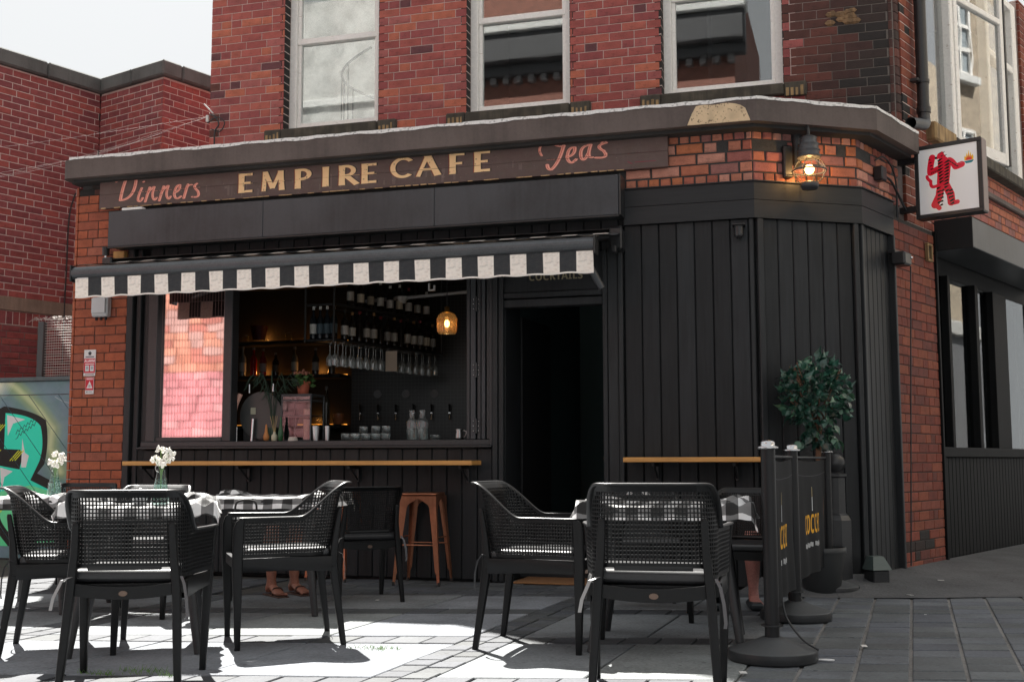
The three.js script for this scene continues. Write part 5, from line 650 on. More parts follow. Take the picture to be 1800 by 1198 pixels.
function latticeGeo() {
  const { Ltot, info, S } = SH, n = 92, pitch = 0.0163, y0 = 0.455, rows = 23, pos = []; const T2 = 0.0036;
  const q4 = (a, b, c, d) => pos.push(...a, ...b, ...c, ...a, ...c, ...d);
  const cols = []; for (let i = 0; i <= n; i++) cols.push(info(i / n * Ltot));
  const mix = (a, b, t) => { const o = {}; for (const k in a) o[k] = lerp(a[k], b[k], t); const l = hypot(o.nx, o.nz); o.nx /= l; o.nz /= l; return o; };
  for (let i = 0; i < n; i++) for (let j = 0; j < rows; j++) {
    const A = cols[i], B = cols[i + 1]; let ya = y0 + j * pitch, yb = ya + pitch; const topA = A.top, topB = B.top, botA = A.bot, botB = B.bot;
    if (ya >= max(topA, topB) - 1e-5 || yb <= min(botA, botB) + 1e-5) continue;
    const cl = (y, C) => clamp(y, C.bot, C.top); const y1 = [cl(ya, A), cl(ya, B), cl(yb, B), cl(yb, A)];
    const solid = yb > min(topA, topB) - 0.014 || ya < max(botA, botB) + 0.004 || i < 1 || i > n - 2; const e = 0.175;
    for (const s of [1, -1]) {
      const o = [S(A, y1[0], s * T2), S(B, y1[1], s * T2), S(B, y1[2], s * T2), S(A, y1[3], s * T2)]; const w = (a, b, c, d) => (s > 0 ? q4(a, b, c, d) : q4(d, c, b, a));
      if (solid) { w(...o); continue; }
      const a2 = mix(A, B, e), b2 = mix(A, B, 1 - e), u = lerp(ya, yb, e), v = lerp(ya, yb, 1 - e), h = [S(a2, u, s * T2), S(b2, u, s * T2), S(b2, v, s * T2), S(a2, v, s * T2)];
      for (let k = 0; k < 4; k++) { const m = (k + 1) % 4; w(o[k], o[m], h[m], h[k]); }
      if (s > 0) { const g = [S(a2, u, -T2), S(b2, u, -T2), S(b2, v, -T2), S(a2, v, -T2)]; for (let k = 0; k < 4; k++) { const m = (k + 1) % 4; q4(h[k], h[m], g[m], g[k]); } }
    }
  }
  const g = new THREE.BufferGeometry(); g.setAttribute('position', new THREE.Float32BufferAttribute(pos, 3)); g.computeVertexNormals(); return g;
}
function rimGeo(kind) { // flattened band that follows the top edge (or the foot of the back)
  const { Ltot, info, S } = SH, out = [], n = 90; const s0 = kind === 'top' ? 0 : 0.53, s1 = Ltot - s0;
  for (let i = 0; i <= n; i++) { const q = info(lerp(s0, s1, i / n)); const y = kind === 'top' ? q.top : q.bot; const w = kind === 'top' ? lerp(0.016, 0.012, q.bk) : 0.006, h = kind === 'top' ? 0.006 : 0.012; const c = kind === 'top' ? lerp(0.004, 0.012, q.bk) : 0; const P = (t, dy) => S(q, y + dy, t); const ring = []; for (let k = 0; k < 8; k++) { const a = k / 8 * 2 * PI; const p = S(q, y, 0); ring.push([p[0] + q.nx * (w * cos(a) + c), p[1] + h * sin(a), p[2] + q.nz * (w * cos(a) + c)]); } out.push(ring); }
  return smooth(rings(out));
}
const plastic = mat([0.0085, 0.009, 0.0098], 0.42, { phys: true, specularIntensity: 0.5, map: T.fine, bump: T.fine, bs: 0.0004 }), plasticM = mat([0.0105, 0.011, 0.012], 0.36, { phys: true, specularIntensity: 0.8, map: T.fine });
const CH = { lattice: uvm(latticeGeo()), rim: uvm(rimGeo('top')), foot: uvm(rimGeo('foot')) };
function makeChair(label) {
  const t = thing('armchair', label, 'chair', [0, 0, 0], 0, 'black perforated armchairs at the cafe tables'), raw = (g) => (g.userData.raw = true, g);
  add('perforated_shell', raw(CH.lattice), plastic, t); add('top_rim', raw(CH.rim), plasticM, t); add('lower_rim', raw(CH.foot), plasticM, t);
  for (const s of [-1, 1]) {
    add('leg', smooth(legBar([[s * 0.262, 0, 0.248, 0.014, 0.014], [s * 0.268, 0.2, 0.252, 0.018, 0.019], [s * 0.276, 0.42, 0.258, 0.02, 0.026], [s * 0.297, 0.6, 0.256, 0.011, 0.026], [s * 0.302, 0.635, 0.25, 0.01, 0.02], [s * 0.302, 0.655, 0.235, 0.01, 0.012]], 0.3)), plastic, t);
    add('leg', smooth(legBar([[s * 0.238, 0, -0.29, 0.014, 0.014], [s * 0.226, 0.2, -0.262, 0.017, 0.018], [s * 0.214, 0.42, -0.234, 0.019, 0.023], [s * 0.2, 0.56, -0.25, 0.016, 0.015], [s * 0.194, 0.68, -0.271, 0.014, 0.011], [s * 0.194, 0.695, -0.273, 0.009, 0.008]], 0.3)), plastic, t);
    add('side_rail', smooth(rings([[0.24, 0.385, 0.45], [0.0, 0.385, 0.452], [-0.22, 0.375, 0.45]].map(([z, a, b]) => { const X = s * (0.245 + 0.1 * (z + 0.22) / 1.5); return [[X - 0.012, a, z], [X + 0.012, a, z], [X + 0.012, b, z], [X - 0.012, b, z]]; }).map((q) => q.slice().reverse()))), plastic, t);
  }
  const rail = (z, dip) => rings(Array.from({ length: 11 }, (_, i) => { const W = z < 0 ? 0.245 : 0.27, x = lerp(-W, W, i / 10), d = dip * (1 - pow(x / W, 2)), zz = z + (z < 0 ? -0.012 : 0.012) * (1 - pow(x / W, 4)); return [[x, 0.4 - d, zz - 0.012], [x, 0.45 - d * 0.9, zz - 0.012], [x, 0.45 - d * 0.9, zz + 0.012], [x, 0.4 - d, zz + 0.012]]; }));
  add('rear_rail', rail(-0.226, 0.025), plastic, t); add('front_rail', rail(0.25, 0.0), plastic, t); add('seat', bx(-0.25, 0.25, 0.425, 0.438, -0.22, 0.25, 0.004), plastic, t);
  add('badge', new THREE.CylinderGeometry(0.015, 0.015, 0.004, 16).rotateX(PI / 2).scale(1.2, 0.75, 1).translate(0, 0.4, -0.252), mat([0.16, 0.11, 0.085], 0.4, { metalness: 0.5 }), t);
  return t;
}
const cushMat = mat([0.022, 0.0225, 0.025], 0.38, { map: T.fine, bump: T.fine, bs: 0.0006 });
function cushionGeo() { const g = new RoundedBoxGeometry(0.45, 0.052, 0.44, 4, 0.024); const p = g.attributes.position; for (let i = 0; i < p.count; i++) { const x = p.getX(i), z = p.getZ(i), k = (1 - pow(x / 0.235, 4)) * (1 - pow(z / 0.235, 4)); p.setY(i, p.getY(i) + (p.getY(i) > 0 ? 0.012 * k : 0) + 0.003 * sin(x * 21 + z * 13)); } g.computeVertexNormals(); return uvm(g.translate(0, 0.026, 0)); }
const CG = cushionGeo(); CG.userData.raw = true;
function ribbon(pts, w) { const l = []; const pos = []; for (let i = 0; i + 1 < pts.length; i++) { const a = pts[i], b = pts[i + 1], A = [a[0] - w / 2, a[1], a[2]], B = [a[0] + w / 2, a[1], a[2] + w * 0.3], C = [b[0] + w / 2, b[1], b[2] + w * 0.3], D = [b[0] - w / 2, b[1], b[2]]; pos.push(...A, ...B, ...C, ...A, ...C, ...D); const t = 0.0015; pos.push(...[A, C, B, A, D, C].flatMap(([x, y, z]) => [x, y, z - t])); } const g = new THREE.BufferGeometry(); g.setAttribute('position', new THREE.Float32BufferAttribute(pos, 3)); g.computeVertexNormals(); return g; }
const tieMat = mat([0.1, 0.1, 0.105], 0.5), tieLight = mat([0.28, 0.28, 0.28], 0.5);
function makeCushion(label) {
  const t = thing('seat_cushion', label, 'cushion', [0, 0.438, 0], 0, 'black seat cushions tied on the armchairs'); add('pad', CG, cushMat, t);
  add('tie', ribbon([[-0.21, 0.02, -0.215], [-0.235, 0.03, -0.255], [-0.25, 0.0, -0.275], [-0.262, -0.06, -0.285], [-0.268, -0.13, -0.285], [-0.265, -0.15, -0.282]], 0.013), tieMat, t); add('tie', ribbon([[0.19, 0.02, -0.215], [0.2, 0.035, -0.255], [0.24, 0.02, -0.28], [0.27, -0.05, -0.29], [0.28, -0.10, -0.285]], 0.014), tieLight, t); return t;
}
const chairs = [ // x, z, facing x, facing z, label of the chair
  [-3.15, 4.45, -0.40, -0.92, 'nearest left black armchair, its perforated back to us before the vase table', 'cushion on the nearest left armchair, seen under its perforated back', 1.03],
  [-3.08, 3.2, -0.81, 0.58, 'black armchair seen from its side, standing between the two gingham tables', 'black cushion on the side-on armchair between the gingham tables, strap at its rear', 1.04],
  [-1.655, 2.95, 1, 0.0, 'black armchair seen from its side before the doorway, facing right', 'black cushion on the side-on armchair before the doorway, grey strap dangling', 1.04],
  [-3.45, 1.34, -0.67, -0.74, 'black armchair turned away beside the copper stool', 'black cushion on the armchair beside the copper stool', 0.965],
  [-4.02, 3.76, 0.87, -0.5, 'black armchair cut by the left edge of the picture', 'black cushion on the armchair cut by the left picture edge', 1.02],
  [-4.5, 2.44, 0.2, 0.98, 'black armchair behind the vase table, only its top rim showing', 'cushion on the armchair behind the vase table', 0.985],
  [-0.86, 4.04, -0.13, -0.99, 'nearest right black armchair, its perforated back to us beside the rope barrier', 'cushion with speckled sunlight on the nearest right armchair', 1.065],
  [-0.72, 1.72, -0.2, 1, 'black armchair behind the right table, half hidden by the barrier post', 'cushion on the armchair half hidden by the barrier post', 0.965],
  [-1.4, 1.3, 0.3, 1, 'black armchair farthest back behind the right table, only its legs showing', 'cushion on the farthest armchair behind the right table', 0.95],
  [-5.9, 1.25, 0.3, 1, 'black armchair far left beyond the gingham tables, near the graffiti', 'cushion on the far left armchair near the graffiti', 0.97],
];
let ch0, cu0;
chairs.forEach(([x, z, fx, fz, lab, clab, k], i) => { const ry = atan2(fx, fz); let c, u; if (!i) { c = ch0 = makeChair(lab); u = cu0 = makeCushion(clab); c.position.set(x, 0, z); u.position.set(x, 0.439 * k, z); c.rotation.y = u.rotation.y = ry; } else { c = dup(ch0, [x, 0, z], ry, lab); u = dup(cu0, [x, 0.439 * k, z], ry, clab); } c.scale.setScalar(k); u.scale.setScalar(k); });
// ---------- tables, cloths, vases, cups ----------
const tableLegM = mat([0.022, 0.022, 0.024], 0.5, { map: T.fine });
const tables = [ // x, z, turn, half size, label, cloth label
  [-3.7, 3.6, 30, 0.385, 'square black table nearest the camera on the left, legs splayed', 'black and white gingham cloth on the nearest left table, under the tall vase'],
  [-3.82, 1.95, 14, 0.46, 'square black table behind the side-on left chair, near the stools', 'gingham cloth stretched along the table near the stools, edge hanging'],
  [-1.02, 2.7, 6, 0.45, 'square black table on the right between door chairs and barrier', 'crumpled gingham cloth on the right table, corners bunched'],
  [-5.32, 2.35, 10, 0.4, 'square black table at the far left before the graffiti hoarding', 'rumpled gingham cloth on the far left table with the smaller vase'],
];
const ginghamT = tex(256, (u, v) => { const a = u < 0.5 ? 1 : 0, b = v < 0.5 ? 1 : 0, n = 0.9 + 0.2 * hash2(floor(u * 256), floor(v * 256), 8); const l = (a + b === 2 ? 0.85 : a + b === 1 ? 0.2 : 0.022) * n; return g3(l); }, 0.125);
const clothM = mat([0.92, 0.92, 0.92], 0.85, { map: ginghamT, side: THREE.DoubleSide });
function clothGeo(h, seed, over = 0.06) { // h: half size of the table top; the overhang droops and gathers
  const N = 72, S = h + over, pos = [], uv = [], P = [], r = rng(seed), ph = [r() * 6, r() * 6, r() * 6];
  for (let i = 0; i <= N; i++) { P.push([]); for (let j = 0; j <= N; j++) { const u = lerp(-S, S, i / N), v = lerp(-S, S, j / N), ox = max(0, abs(u) - h), oz = max(0, abs(v) - h), o = hypot(ox, oz), t = atan2(v, u); const f = sin((u + v) * 26 + ph[0]) * 0.5 + sin((u - v) * 37 + ph[1]) * 0.5; const cr = ox > 0 && oz > 0 ? 1 : 0;
    const drop = o * 0.86 + cr * o * 0.3; const outw = (0.22 + 0.25 * f) * o; const x = clamp(u, -h, h) + Math.sign(u) * (ox ? outw : 0) * (cr ? 0.6 : 1), z = clamp(v, -h, h) + Math.sign(v) * (oz ? outw : 0) * (cr ? 0.6 : 1);
    const top = 0.0015 + 0.0012 * (1 + sin(u * 17 + ph[2]) * sin(v * 13)); const bump = max(0, 1 - hypot(abs(u) - h * 0.86, abs(v) - h * 0.86) / 0.16) * (0.03 + 0.022 * sin(u * 60 + v * 47 + ph[0]));
    P[i].push([x, top - drop + max(0, bump) + (o ? 0.004 * f : 0), z, u, v]); } }
  const put = (p) => { pos.push(p[0], p[1], p[2]); uv.push(p[3], p[4]); }; for (let i = 0; i < N; i++) for (let j = 0; j < N; j++) { const a = P[i][j], b = P[i][j + 1], c = P[i + 1][j + 1], d = P[i + 1][j];[a, b, c, a, c, d].forEach(put); }
  const g = new THREE.BufferGeometry(); g.setAttribute('position', new THREE.Float32BufferAttribute(pos, 3)); smooth(g); g.setAttribute('uv', new THREE.Float32BufferAttribute(uv, 2)); g.userData.raw = true; return g;
}
const TH = 0.735;
tables.forEach(([x, z, deg, h, lab, clab], i) => {
  const t = thing('cafe_table', lab, 'table', [x, 0, z], deg * RAD, 'black cafe tables'); add('table_top', bx(-h, h, TH - 0.03, TH, -h, h, 0.008), tableLegM, t); add('apron', [bx(-h + 0.08, h - 0.08, TH - 0.075, TH - 0.032, -h + 0.08, -h + 0.1), bx(-h + 0.08, h - 0.08, TH - 0.075, TH - 0.032, h - 0.1, h - 0.08)], tableLegM, t);
  for (const a of [-1, 1]) for (const b of [-1, 1]) add('leg', rod([a * (h - 0.07), 0.0, b * (h - 0.07)], [a * (h - 0.17), TH - 0.032, b * (h - 0.17)], 0.021, 0.033, 12), tableLegM, t);
  solo('tablecloth', clab, 'tablecloth', clothGeo(h, 300 + i, [0.06, 0.075, 0.075, 0.07][i]), clothM, [x, TH + 0.001, z], deg * RAD);
});
{
  const glassM = mat([0.86, 0.95, 0.93], 0.03, { phys: true, transmission: 1, thickness: 0, ior: 1.5 }), leafM = mat([0.16, 0.28, 0.08], 0.6, { side: THREE.DoubleSide }), petal = mat([0.86, 0.84, 0.78], 0.7), waterM = mat([0.72, 0.84, 0.8], 0.05, { phys: true, transmission: 1, thickness: 0, ior: 1.33 });
  const vase = (lab, flab, p, k, seed) => {
    const v = thing('vase', lab, 'vase', p); add('bottle', lathe([[0, 0.002], [0.034, 0.002], [0.037, 0.01], [0.036, 0.04], [0.018, 0.15], [0.013, 0.18], [0.0135, 0.2], [0.016, 0.205]], 24), glassM, v); add('water', lathe([[0, 0.006], [0.033, 0.008], [0.0325, 0.04], [0.02, 0.125], [0, 0.125]], 20), waterM, v); add('swing_clip', tube([[-0.012, 0.16, 0], [-0.024, 0.17, 0], [-0.024, 0.19, 0], [-0.014, 0.195, 0]], 0.002, 5, 12), M.steel, v); v.scale.set(k * 1.35, k * 1.1, k * 1.35);
    const f = thing('flowers', flab, 'flowers', [p[0], p[1] + 0.01 * k, p[2]]), r = rng(seed); const stems = [], pet = []; const ends = [[-0.03, 0.235, 0.01], [-0.005, 0.29, 0], [0.03, 0.24, -0.01], [0.05, 0.275, 0.01], [0.02, 0.215, 0.02], [-0.015, 0.225, -0.015], [0.058, 0.25, 0]];
    ends.forEach((e) => { stems.push(tube([[0, 0.02, 0], [e[0] * 0.2, 0.18, e[2] * 0.2], e], 0.0017, 5, 10)); for (let i = 0; i < 16; i++) { const a = r() * 6.3; pet.push(new THREE.IcosahedronGeometry(rr(0.006, 0.012, r), 0).scale(1.3, 0.55, 1).rotateX(r() * 3).rotateZ(r() * 3).translate(e[0] + rr(-0.02, 0.02, r), e[1] + rr(-0.018, 0.02, r), e[2] + rr(-0.018, 0.018, r))); } });
    add('stem', stems, leafM, f); add('petals', pet, petal, f).userData.kind = 'stuff'; f.scale.setScalar(k);
  };
  vase('clear glass bottle vase standing on the nearest left table', 'white blossom sprigs in the vase on the nearest left table', [-3.66, TH + 0.005, 3.5], 1.0, 5);
  vase('small clear bottle vase on the far left table before the graffiti', 'little white flowers in the vase before the graffiti', [-5.22, TH + 0.005, 2.38], 0.95, 6);
  const cup = (lab, p) => { const c = thing('tumbler', lab, 'tumbler', p); const r = rng(3), dots = []; for (let j = 0; j < 4; j++) for (let i = 0; i < 22; i++) dots.push(sph(0.0045, (0.034 + j * 0.0022) * cos(i / 22 * 6.283 + (j % 2) * 0.14), 0.018 + j * 0.017, (0.034 + j * 0.0022) * sin(i / 22 * 6.283 + (j % 2) * 0.14), 6, 4)); const cm = mat([0.42, 0.43, 0.44], 0.15, { phys: true, transmission: 0.55, thickness: 0, ior: 1.5 }); add('cup', lathe([[0, 0.002], [0.03, 0.002], [0.034, 0.01], [0.043, 0.088], [0.046, 0.092], [0.043, 0.093]], 26), cm, c); add('studs', dots, cm, c).userData.kind = 'stuff'; };
  cup('ribbed grey tumbler beside the vase on the nearest left table', [-3.72, TH + 0.005, 3.6]); cup('grey tumbler beside the vase on the far left table', [-5.28, TH + 0.005, 2.3]);
  solo('handbag', 'dark handbag with a beige flap behind the nearest left chair', 'bag', [bx(-0.09, 0.09, 0, 0.16, -0.05, 0.05, 0.02), tube([[-0.06, 0.15, 0], [-0.05, 0.24, 0], [0.05, 0.24, 0], [0.06, 0.15, 0]], 0.007, 6, 20)], mat([0.02, 0.018, 0.018], 0.5), [-3.42, 0.5, 3.0], 0.5);
  const w = []; const r = rng(12); for (let i = 0; i < 7; i++) { const a = []; for (let k = 0; k <= 8; k++) { const t = k / 8 * PI; a.push([lerp(-0.06, 0.06, k / 8) + rr(-0.01, 0.01, r), 0.012 + 0.06 * sin(t) * (0.4 + 0.6 * r()), -0.04 + i * 0.014 + rr(-0.008, 0.008, r)]); } w.push(tube(a, 0.0028, 5, 24)); } solo('clear_straps', 'tangle of clear plastic straps lying on the right table', 'straps', w, mat([0.7, 0.7, 0.7], 0.2, { phys: true, transmission: 0.4, thickness: 0 }), [-1.2, TH + 0.035, 2.62]);
}
// ---------- copper stools ----------
{
  const cop = mat([0.50, 0.21, 0.12], 0.36, { metalness: 0.8, map: T.blot, bump: T.fine, bs: 0.0004 }), dk = mat([0.03, 0.028, 0.027], 0.5);
  const s = thing('bar_stool', 'copper metal bar stool standing clear, in front of the black boards', 'stool', [-3.4, 0, 0.2], 4 * RAD, 'copper bar stools under the bar shelf');
  const sq = (h, y, c) => { const q = []; for (let i = 0; i < 4; i++) for (let k = 0; k <= 4; k++) { const a = i * PI / 2 + k / 4 * PI / 2; q.push([(h - c) * Math.sign(cos(i * PI / 2 + PI / 4)) + c * cos(a), y, (h - c) * Math.sign(sin(i * PI / 2 + PI / 4)) + c * sin(a)]); } return q.reverse(); };
  add('seat', smooth(rings([sq(0.165, 0.735, 0.05), sq(0.165, 0.752, 0.05), sq(0.16, 0.76, 0.05), sq(0.12, 0.757, 0.04), sq(0.04, 0.754, 0.02)])), cop, s);
  for (let k = 0; k < 4; k++) { // arched apron on each side
    const o = []; const a = [[-0.165, 0.734], [-0.168, 0.66], [-0.125, 0.62]]; for (let i = 0; i <= 12; i++) { const t = i / 12 * 2 - 1; o.push([t * 0.112, 0.62 + 0.085 * pow(1 - abs(t), 0.45) * (1 + 0.08 * (1 - abs(t)))]); } const poly = [...a, ...o, [0.125, 0.62], [0.168, 0.66], [0.165, 0.734]]; add('apron', new THREE.ExtrudeGeometry(new THREE.Shape(poly.map(([x, y]) => new THREE.Vector2(x, y))), { depth: 0.003, bevelEnabled: false }).translate(0, 0, 0.163).rotateY(k * PI / 2), cop, s);
  }
  for (const a of [-1, 1]) for (const b of [-1, 1]) {
    const f = [0.208 * a, 0, 0.208 * b], t = [0.152 * a, 0.735, 0.152 * b], mm = (k) => f.map((v, i) => lerp(v, t[i], k)), P = (k, w, d) => { const m = mm(k); return [[m[0] - w * a, m[1], m[2] + 0.004 * b], [m[0] - w * a * 0.5, m[1], m[2] - d * b * 0.25], [m[0] - d * a * 0.2, m[1], m[2] - d * b * 0.2], [m[0] - d * a * 0.25, m[1], m[2] - w * b * 0.5], [m[0] + 0.004 * a, m[1], m[2] - w * b], [m[0] + 0.008 * a, m[1], m[2] + 0.008 * b]]; };
    const lv = [[0.02, 0.016, 0.012], [0.12, 0.018, 0.016], [0.16, 0.03, 0.02], [0.5, 0.04, 0.026], [0.85, 0.055, 0.03], [1, 0.06, 0.03]]; const L = add('leg', rings(lv.map((q) => P(...q))), cop, s); add('foot', cyl(0.013, 0.015, 0.03, f[0], 0, f[2], 10), dk, L);
  }
  const y = 0.33, q = 0.178; for (const [A, B] of [[[-q, y, q], [q, y, q]], [[-q, y, -q], [q, y, -q]], [[-q, y + 0.06, -q], [-q, y + 0.06, q]], [[q, y + 0.06, -q], [q, y + 0.06, q]]]) add('footrest', rod(A, B, 0.006), cop, s);
  s.scale.set(0.9, 0.95, 0.9); dup(s, [-4.2, 0, 0.1], -6 * RAD, 'copper metal bar stool half hidden behind the turned armchair');
}
// ---------- cafe barrier ----------
{
  const posts = [[-0.45, 3.1, 'nearest barrier post with chrome cap and round base, beside the nearest right chair'], [-0.42, 1.56, 'middle barrier post with round base, between the two banners'], [-0.26, -0.02, 'farthest barrier post with round base, beside the iron bollard']];
  const base = mat([0.06, 0.064, 0.067], 0.6, { map: T.blot, bump: T.fine, bs: 0.001 }), tubeM = mat([0.012, 0.012, 0.013], 0.38, { phys: true, specularIntensity: 0.6 }); let p0;
  posts.forEach(([x, z, lab], i) => {
    if (i) { dup(p0, [x, 0, z], i, lab); return; }
    const p = p0 = thing('barrier_post', lab, 'post', [x, 0, z], 0, 'black posts of the cafe barrier');
    add('base', lathe([[0, 0.0], [0.208, 0.0], [0.214, 0.008], [0.214, 0.048], [0.206, 0.056], [0.16, 0.068], [0.075, 0.1], [0.05, 0.112], [0, 0.112]], 40), base, p); add('rim', lathe([[0.2145, 0.004], [0.218, 0.01], [0.218, 0.044], [0.2145, 0.05]], 40), M.blackMetal, p);
    add('pole', cyl(0.036, 0.036, 0.93, 0, 0.1, 0, 24), tubeM, p); add('flange', cyl(0.055, 0.055, 0.005, 0, 0.165, 0, 24), M.blackMetal, p); add('cap', lathe([[0.05, 1.03], [0.054, 1.036], [0.05, 1.042], [0.036, 1.045], [0.036, 1.06], [0.03, 1.07], [0, 1.073]], 24), mat([0.55, 0.55, 0.56], 0.22, { metalness: 1 }), p);
  });
  // banners hang from post to post; printed side faces the street on the right
  const bt = canvasTex(1024, 640, (c, w, h) => { c.fillStyle = '#1b1c1e'; c.fillRect(0, 0, w, h); c.strokeStyle = '#55585a'; c.lineWidth = 3; c.beginPath(); c.moveTo(0, 80); c.lineTo(w, 80); c.stroke(); const x = w * 0.5; c.fillStyle = '#b9a878'; c.fillRect(x - 5, 140, 9, 70); c.fillStyle = '#c9cdd0'; c.fillRect(x - 7, 196, 13, 82); c.fillStyle = '#e0a52c'; c.textAlign = 'center'; c.font = 'bold 118px sans-serif'; c.save(); c.translate(x + 14, 420); c.scale(0.9, 1.25); c.fillText('COCCHI', 0, 0); c.restore(); c.fillStyle = '#c4c6c8'; for (let i = 0; i < 15; i++) { const k = i === 8; if (!k) c.fillRect(x - 190 + i * 26, 468 + (i % 3) * 3, 17, 24); } });
  const bm = mat([1, 1, 1], 0.7, { phys: true, specularIntensity: 0.3, map: bt, side: THREE.DoubleSide }), back = mat([0.028, 0.029, 0.031], 0.65);
  const banner = (a, b, lab, seed) => {
    const L = hypot(b[0] - a[0], b[1] - a[1]) - 0.09, g = thing('banner', lab, 'banner', [a[0], 0, a[1]], atan2(-(b[1] - a[1]), b[0] - a[0]), 'printed banners of the cafe barrier'), N = 30, pos = [], uv = [];
    const P = (i, j) => { const u = i / N, v = j / 12; return [0.045 + L * u, lerp(0.2, 0.985, v) - 0.02 * sin(u * PI) * (v > 0.5 ? 1 : -0.6), 0.012 * sin(u * 9 + seed) * (0.4 + 0.6 * (1 - v)) + 0.01 * sin(u * 23 + v * 3) * (1 - v)]; };
    for (let i = 0; i < N; i++) for (let j = 0; j < 12; j++) for (const [p, q] of [[i, j], [i + 1, j], [i + 1, j + 1], [i, j], [i + 1, j + 1], [i, j + 1]]) { pos.push(...P(p, q)); uv.push(p / N, q / 12); }
    const f = new THREE.BufferGeometry(); f.setAttribute('position', new THREE.Float32BufferAttribute(pos, 3)); smooth(f); f.setAttribute('uv', new THREE.Float32BufferAttribute(uv, 2)); f.userData.raw = true; add('cloth', f, bm, g); const bk = f.clone().translate(0, 0, -0.003); add('cloth_back', bk, back, g);
    add('top_bar', rod([0.03, 0.992, 0], [L + 0.06, 0.992, 0], 0.009), M.blackMetal, g); add('edge_cord', [rod([0.043, 0.2, 0.004], [0.043, 0.98, 0.004], 0.003)], mat([0.7, 0.7, 0.7], 0.4), g);
    for (const x of [0.02, L + 0.07]) add('hook', [tube([[x, 0.99, 0], [x + 0.01, 0.965, 0.012], [x, 0.94, 0]], 0.004, 6, 12), tube([[x, 0.2, 0], [x + 0.012, 0.18, 0.01], [x + 0.002, 0.14, 0.005], [x - 0.01, 0.17, 0], [x, 0.2, 0]], 0.0035, 6, 20)], M.chrome, g);
  };
  banner(posts[0], posts[1], 'black printed banner nearer the camera, strung between the first two barrier posts', 0); banner(posts[1], posts[2], 'black banner with yellow lettering, strung between the two farther barrier posts', 2);
  solo('snap_hook', 'loose white snap hook lying by the nearest post base', 'hook', [tube([[0, 0.008, 0], [0.05, 0.008, -0.012], [0.075, 0.008, 0], [0.05, 0.008, 0.012], [0, 0.008, 0]], 0.004, 6, 24)], mat([0.75, 0.75, 0.75], 0.4), [-0.235, 0, 3.08], 0.1);
  solo('elastic_cord', 'black elastic cord trailing from the banner to the nearest base', 'cord', tube([[0, 0.28, 0], [0.02, 0.2, 0.01], [0.1, 0.1, 0.04], [0.17, 0.06, 0.06]], 0.006, 6, 20), M.blackMetal, [-0.4, 0, 3.06]);
}
{ // cast iron bollard
  const b = thing('bollard', 'black cast iron bollard with a ball top beside the topiary', 'bollard', [-0.21, 0, -0.3]); const m = mat([0.03, 0.031, 0.033], 0.3, { map: T.blot, bump: T.blot, bs: 0.0015 });
  const oct = (r, y) => { const q = []; for (let i = 0; i < 8; i++) { const a = (i + 0.5) / 8 * 2 * PI; q.push([r * cos(a), y, -r * sin(a)]); } return q; };
  add('shaft', rings([oct(0.125, 0), oct(0.125, 0.52), oct(0.105, 0.555), oct(0.085, 0.57), oct(0.085, 0.84), oct(0.1, 0.85), oct(0.1, 0.87), oct(0.06, 0.885)]), m, b); add('ball', new THREE.SphereGeometry(0.085, 28, 20).translate(0, 0.955, 0), m, b);
}
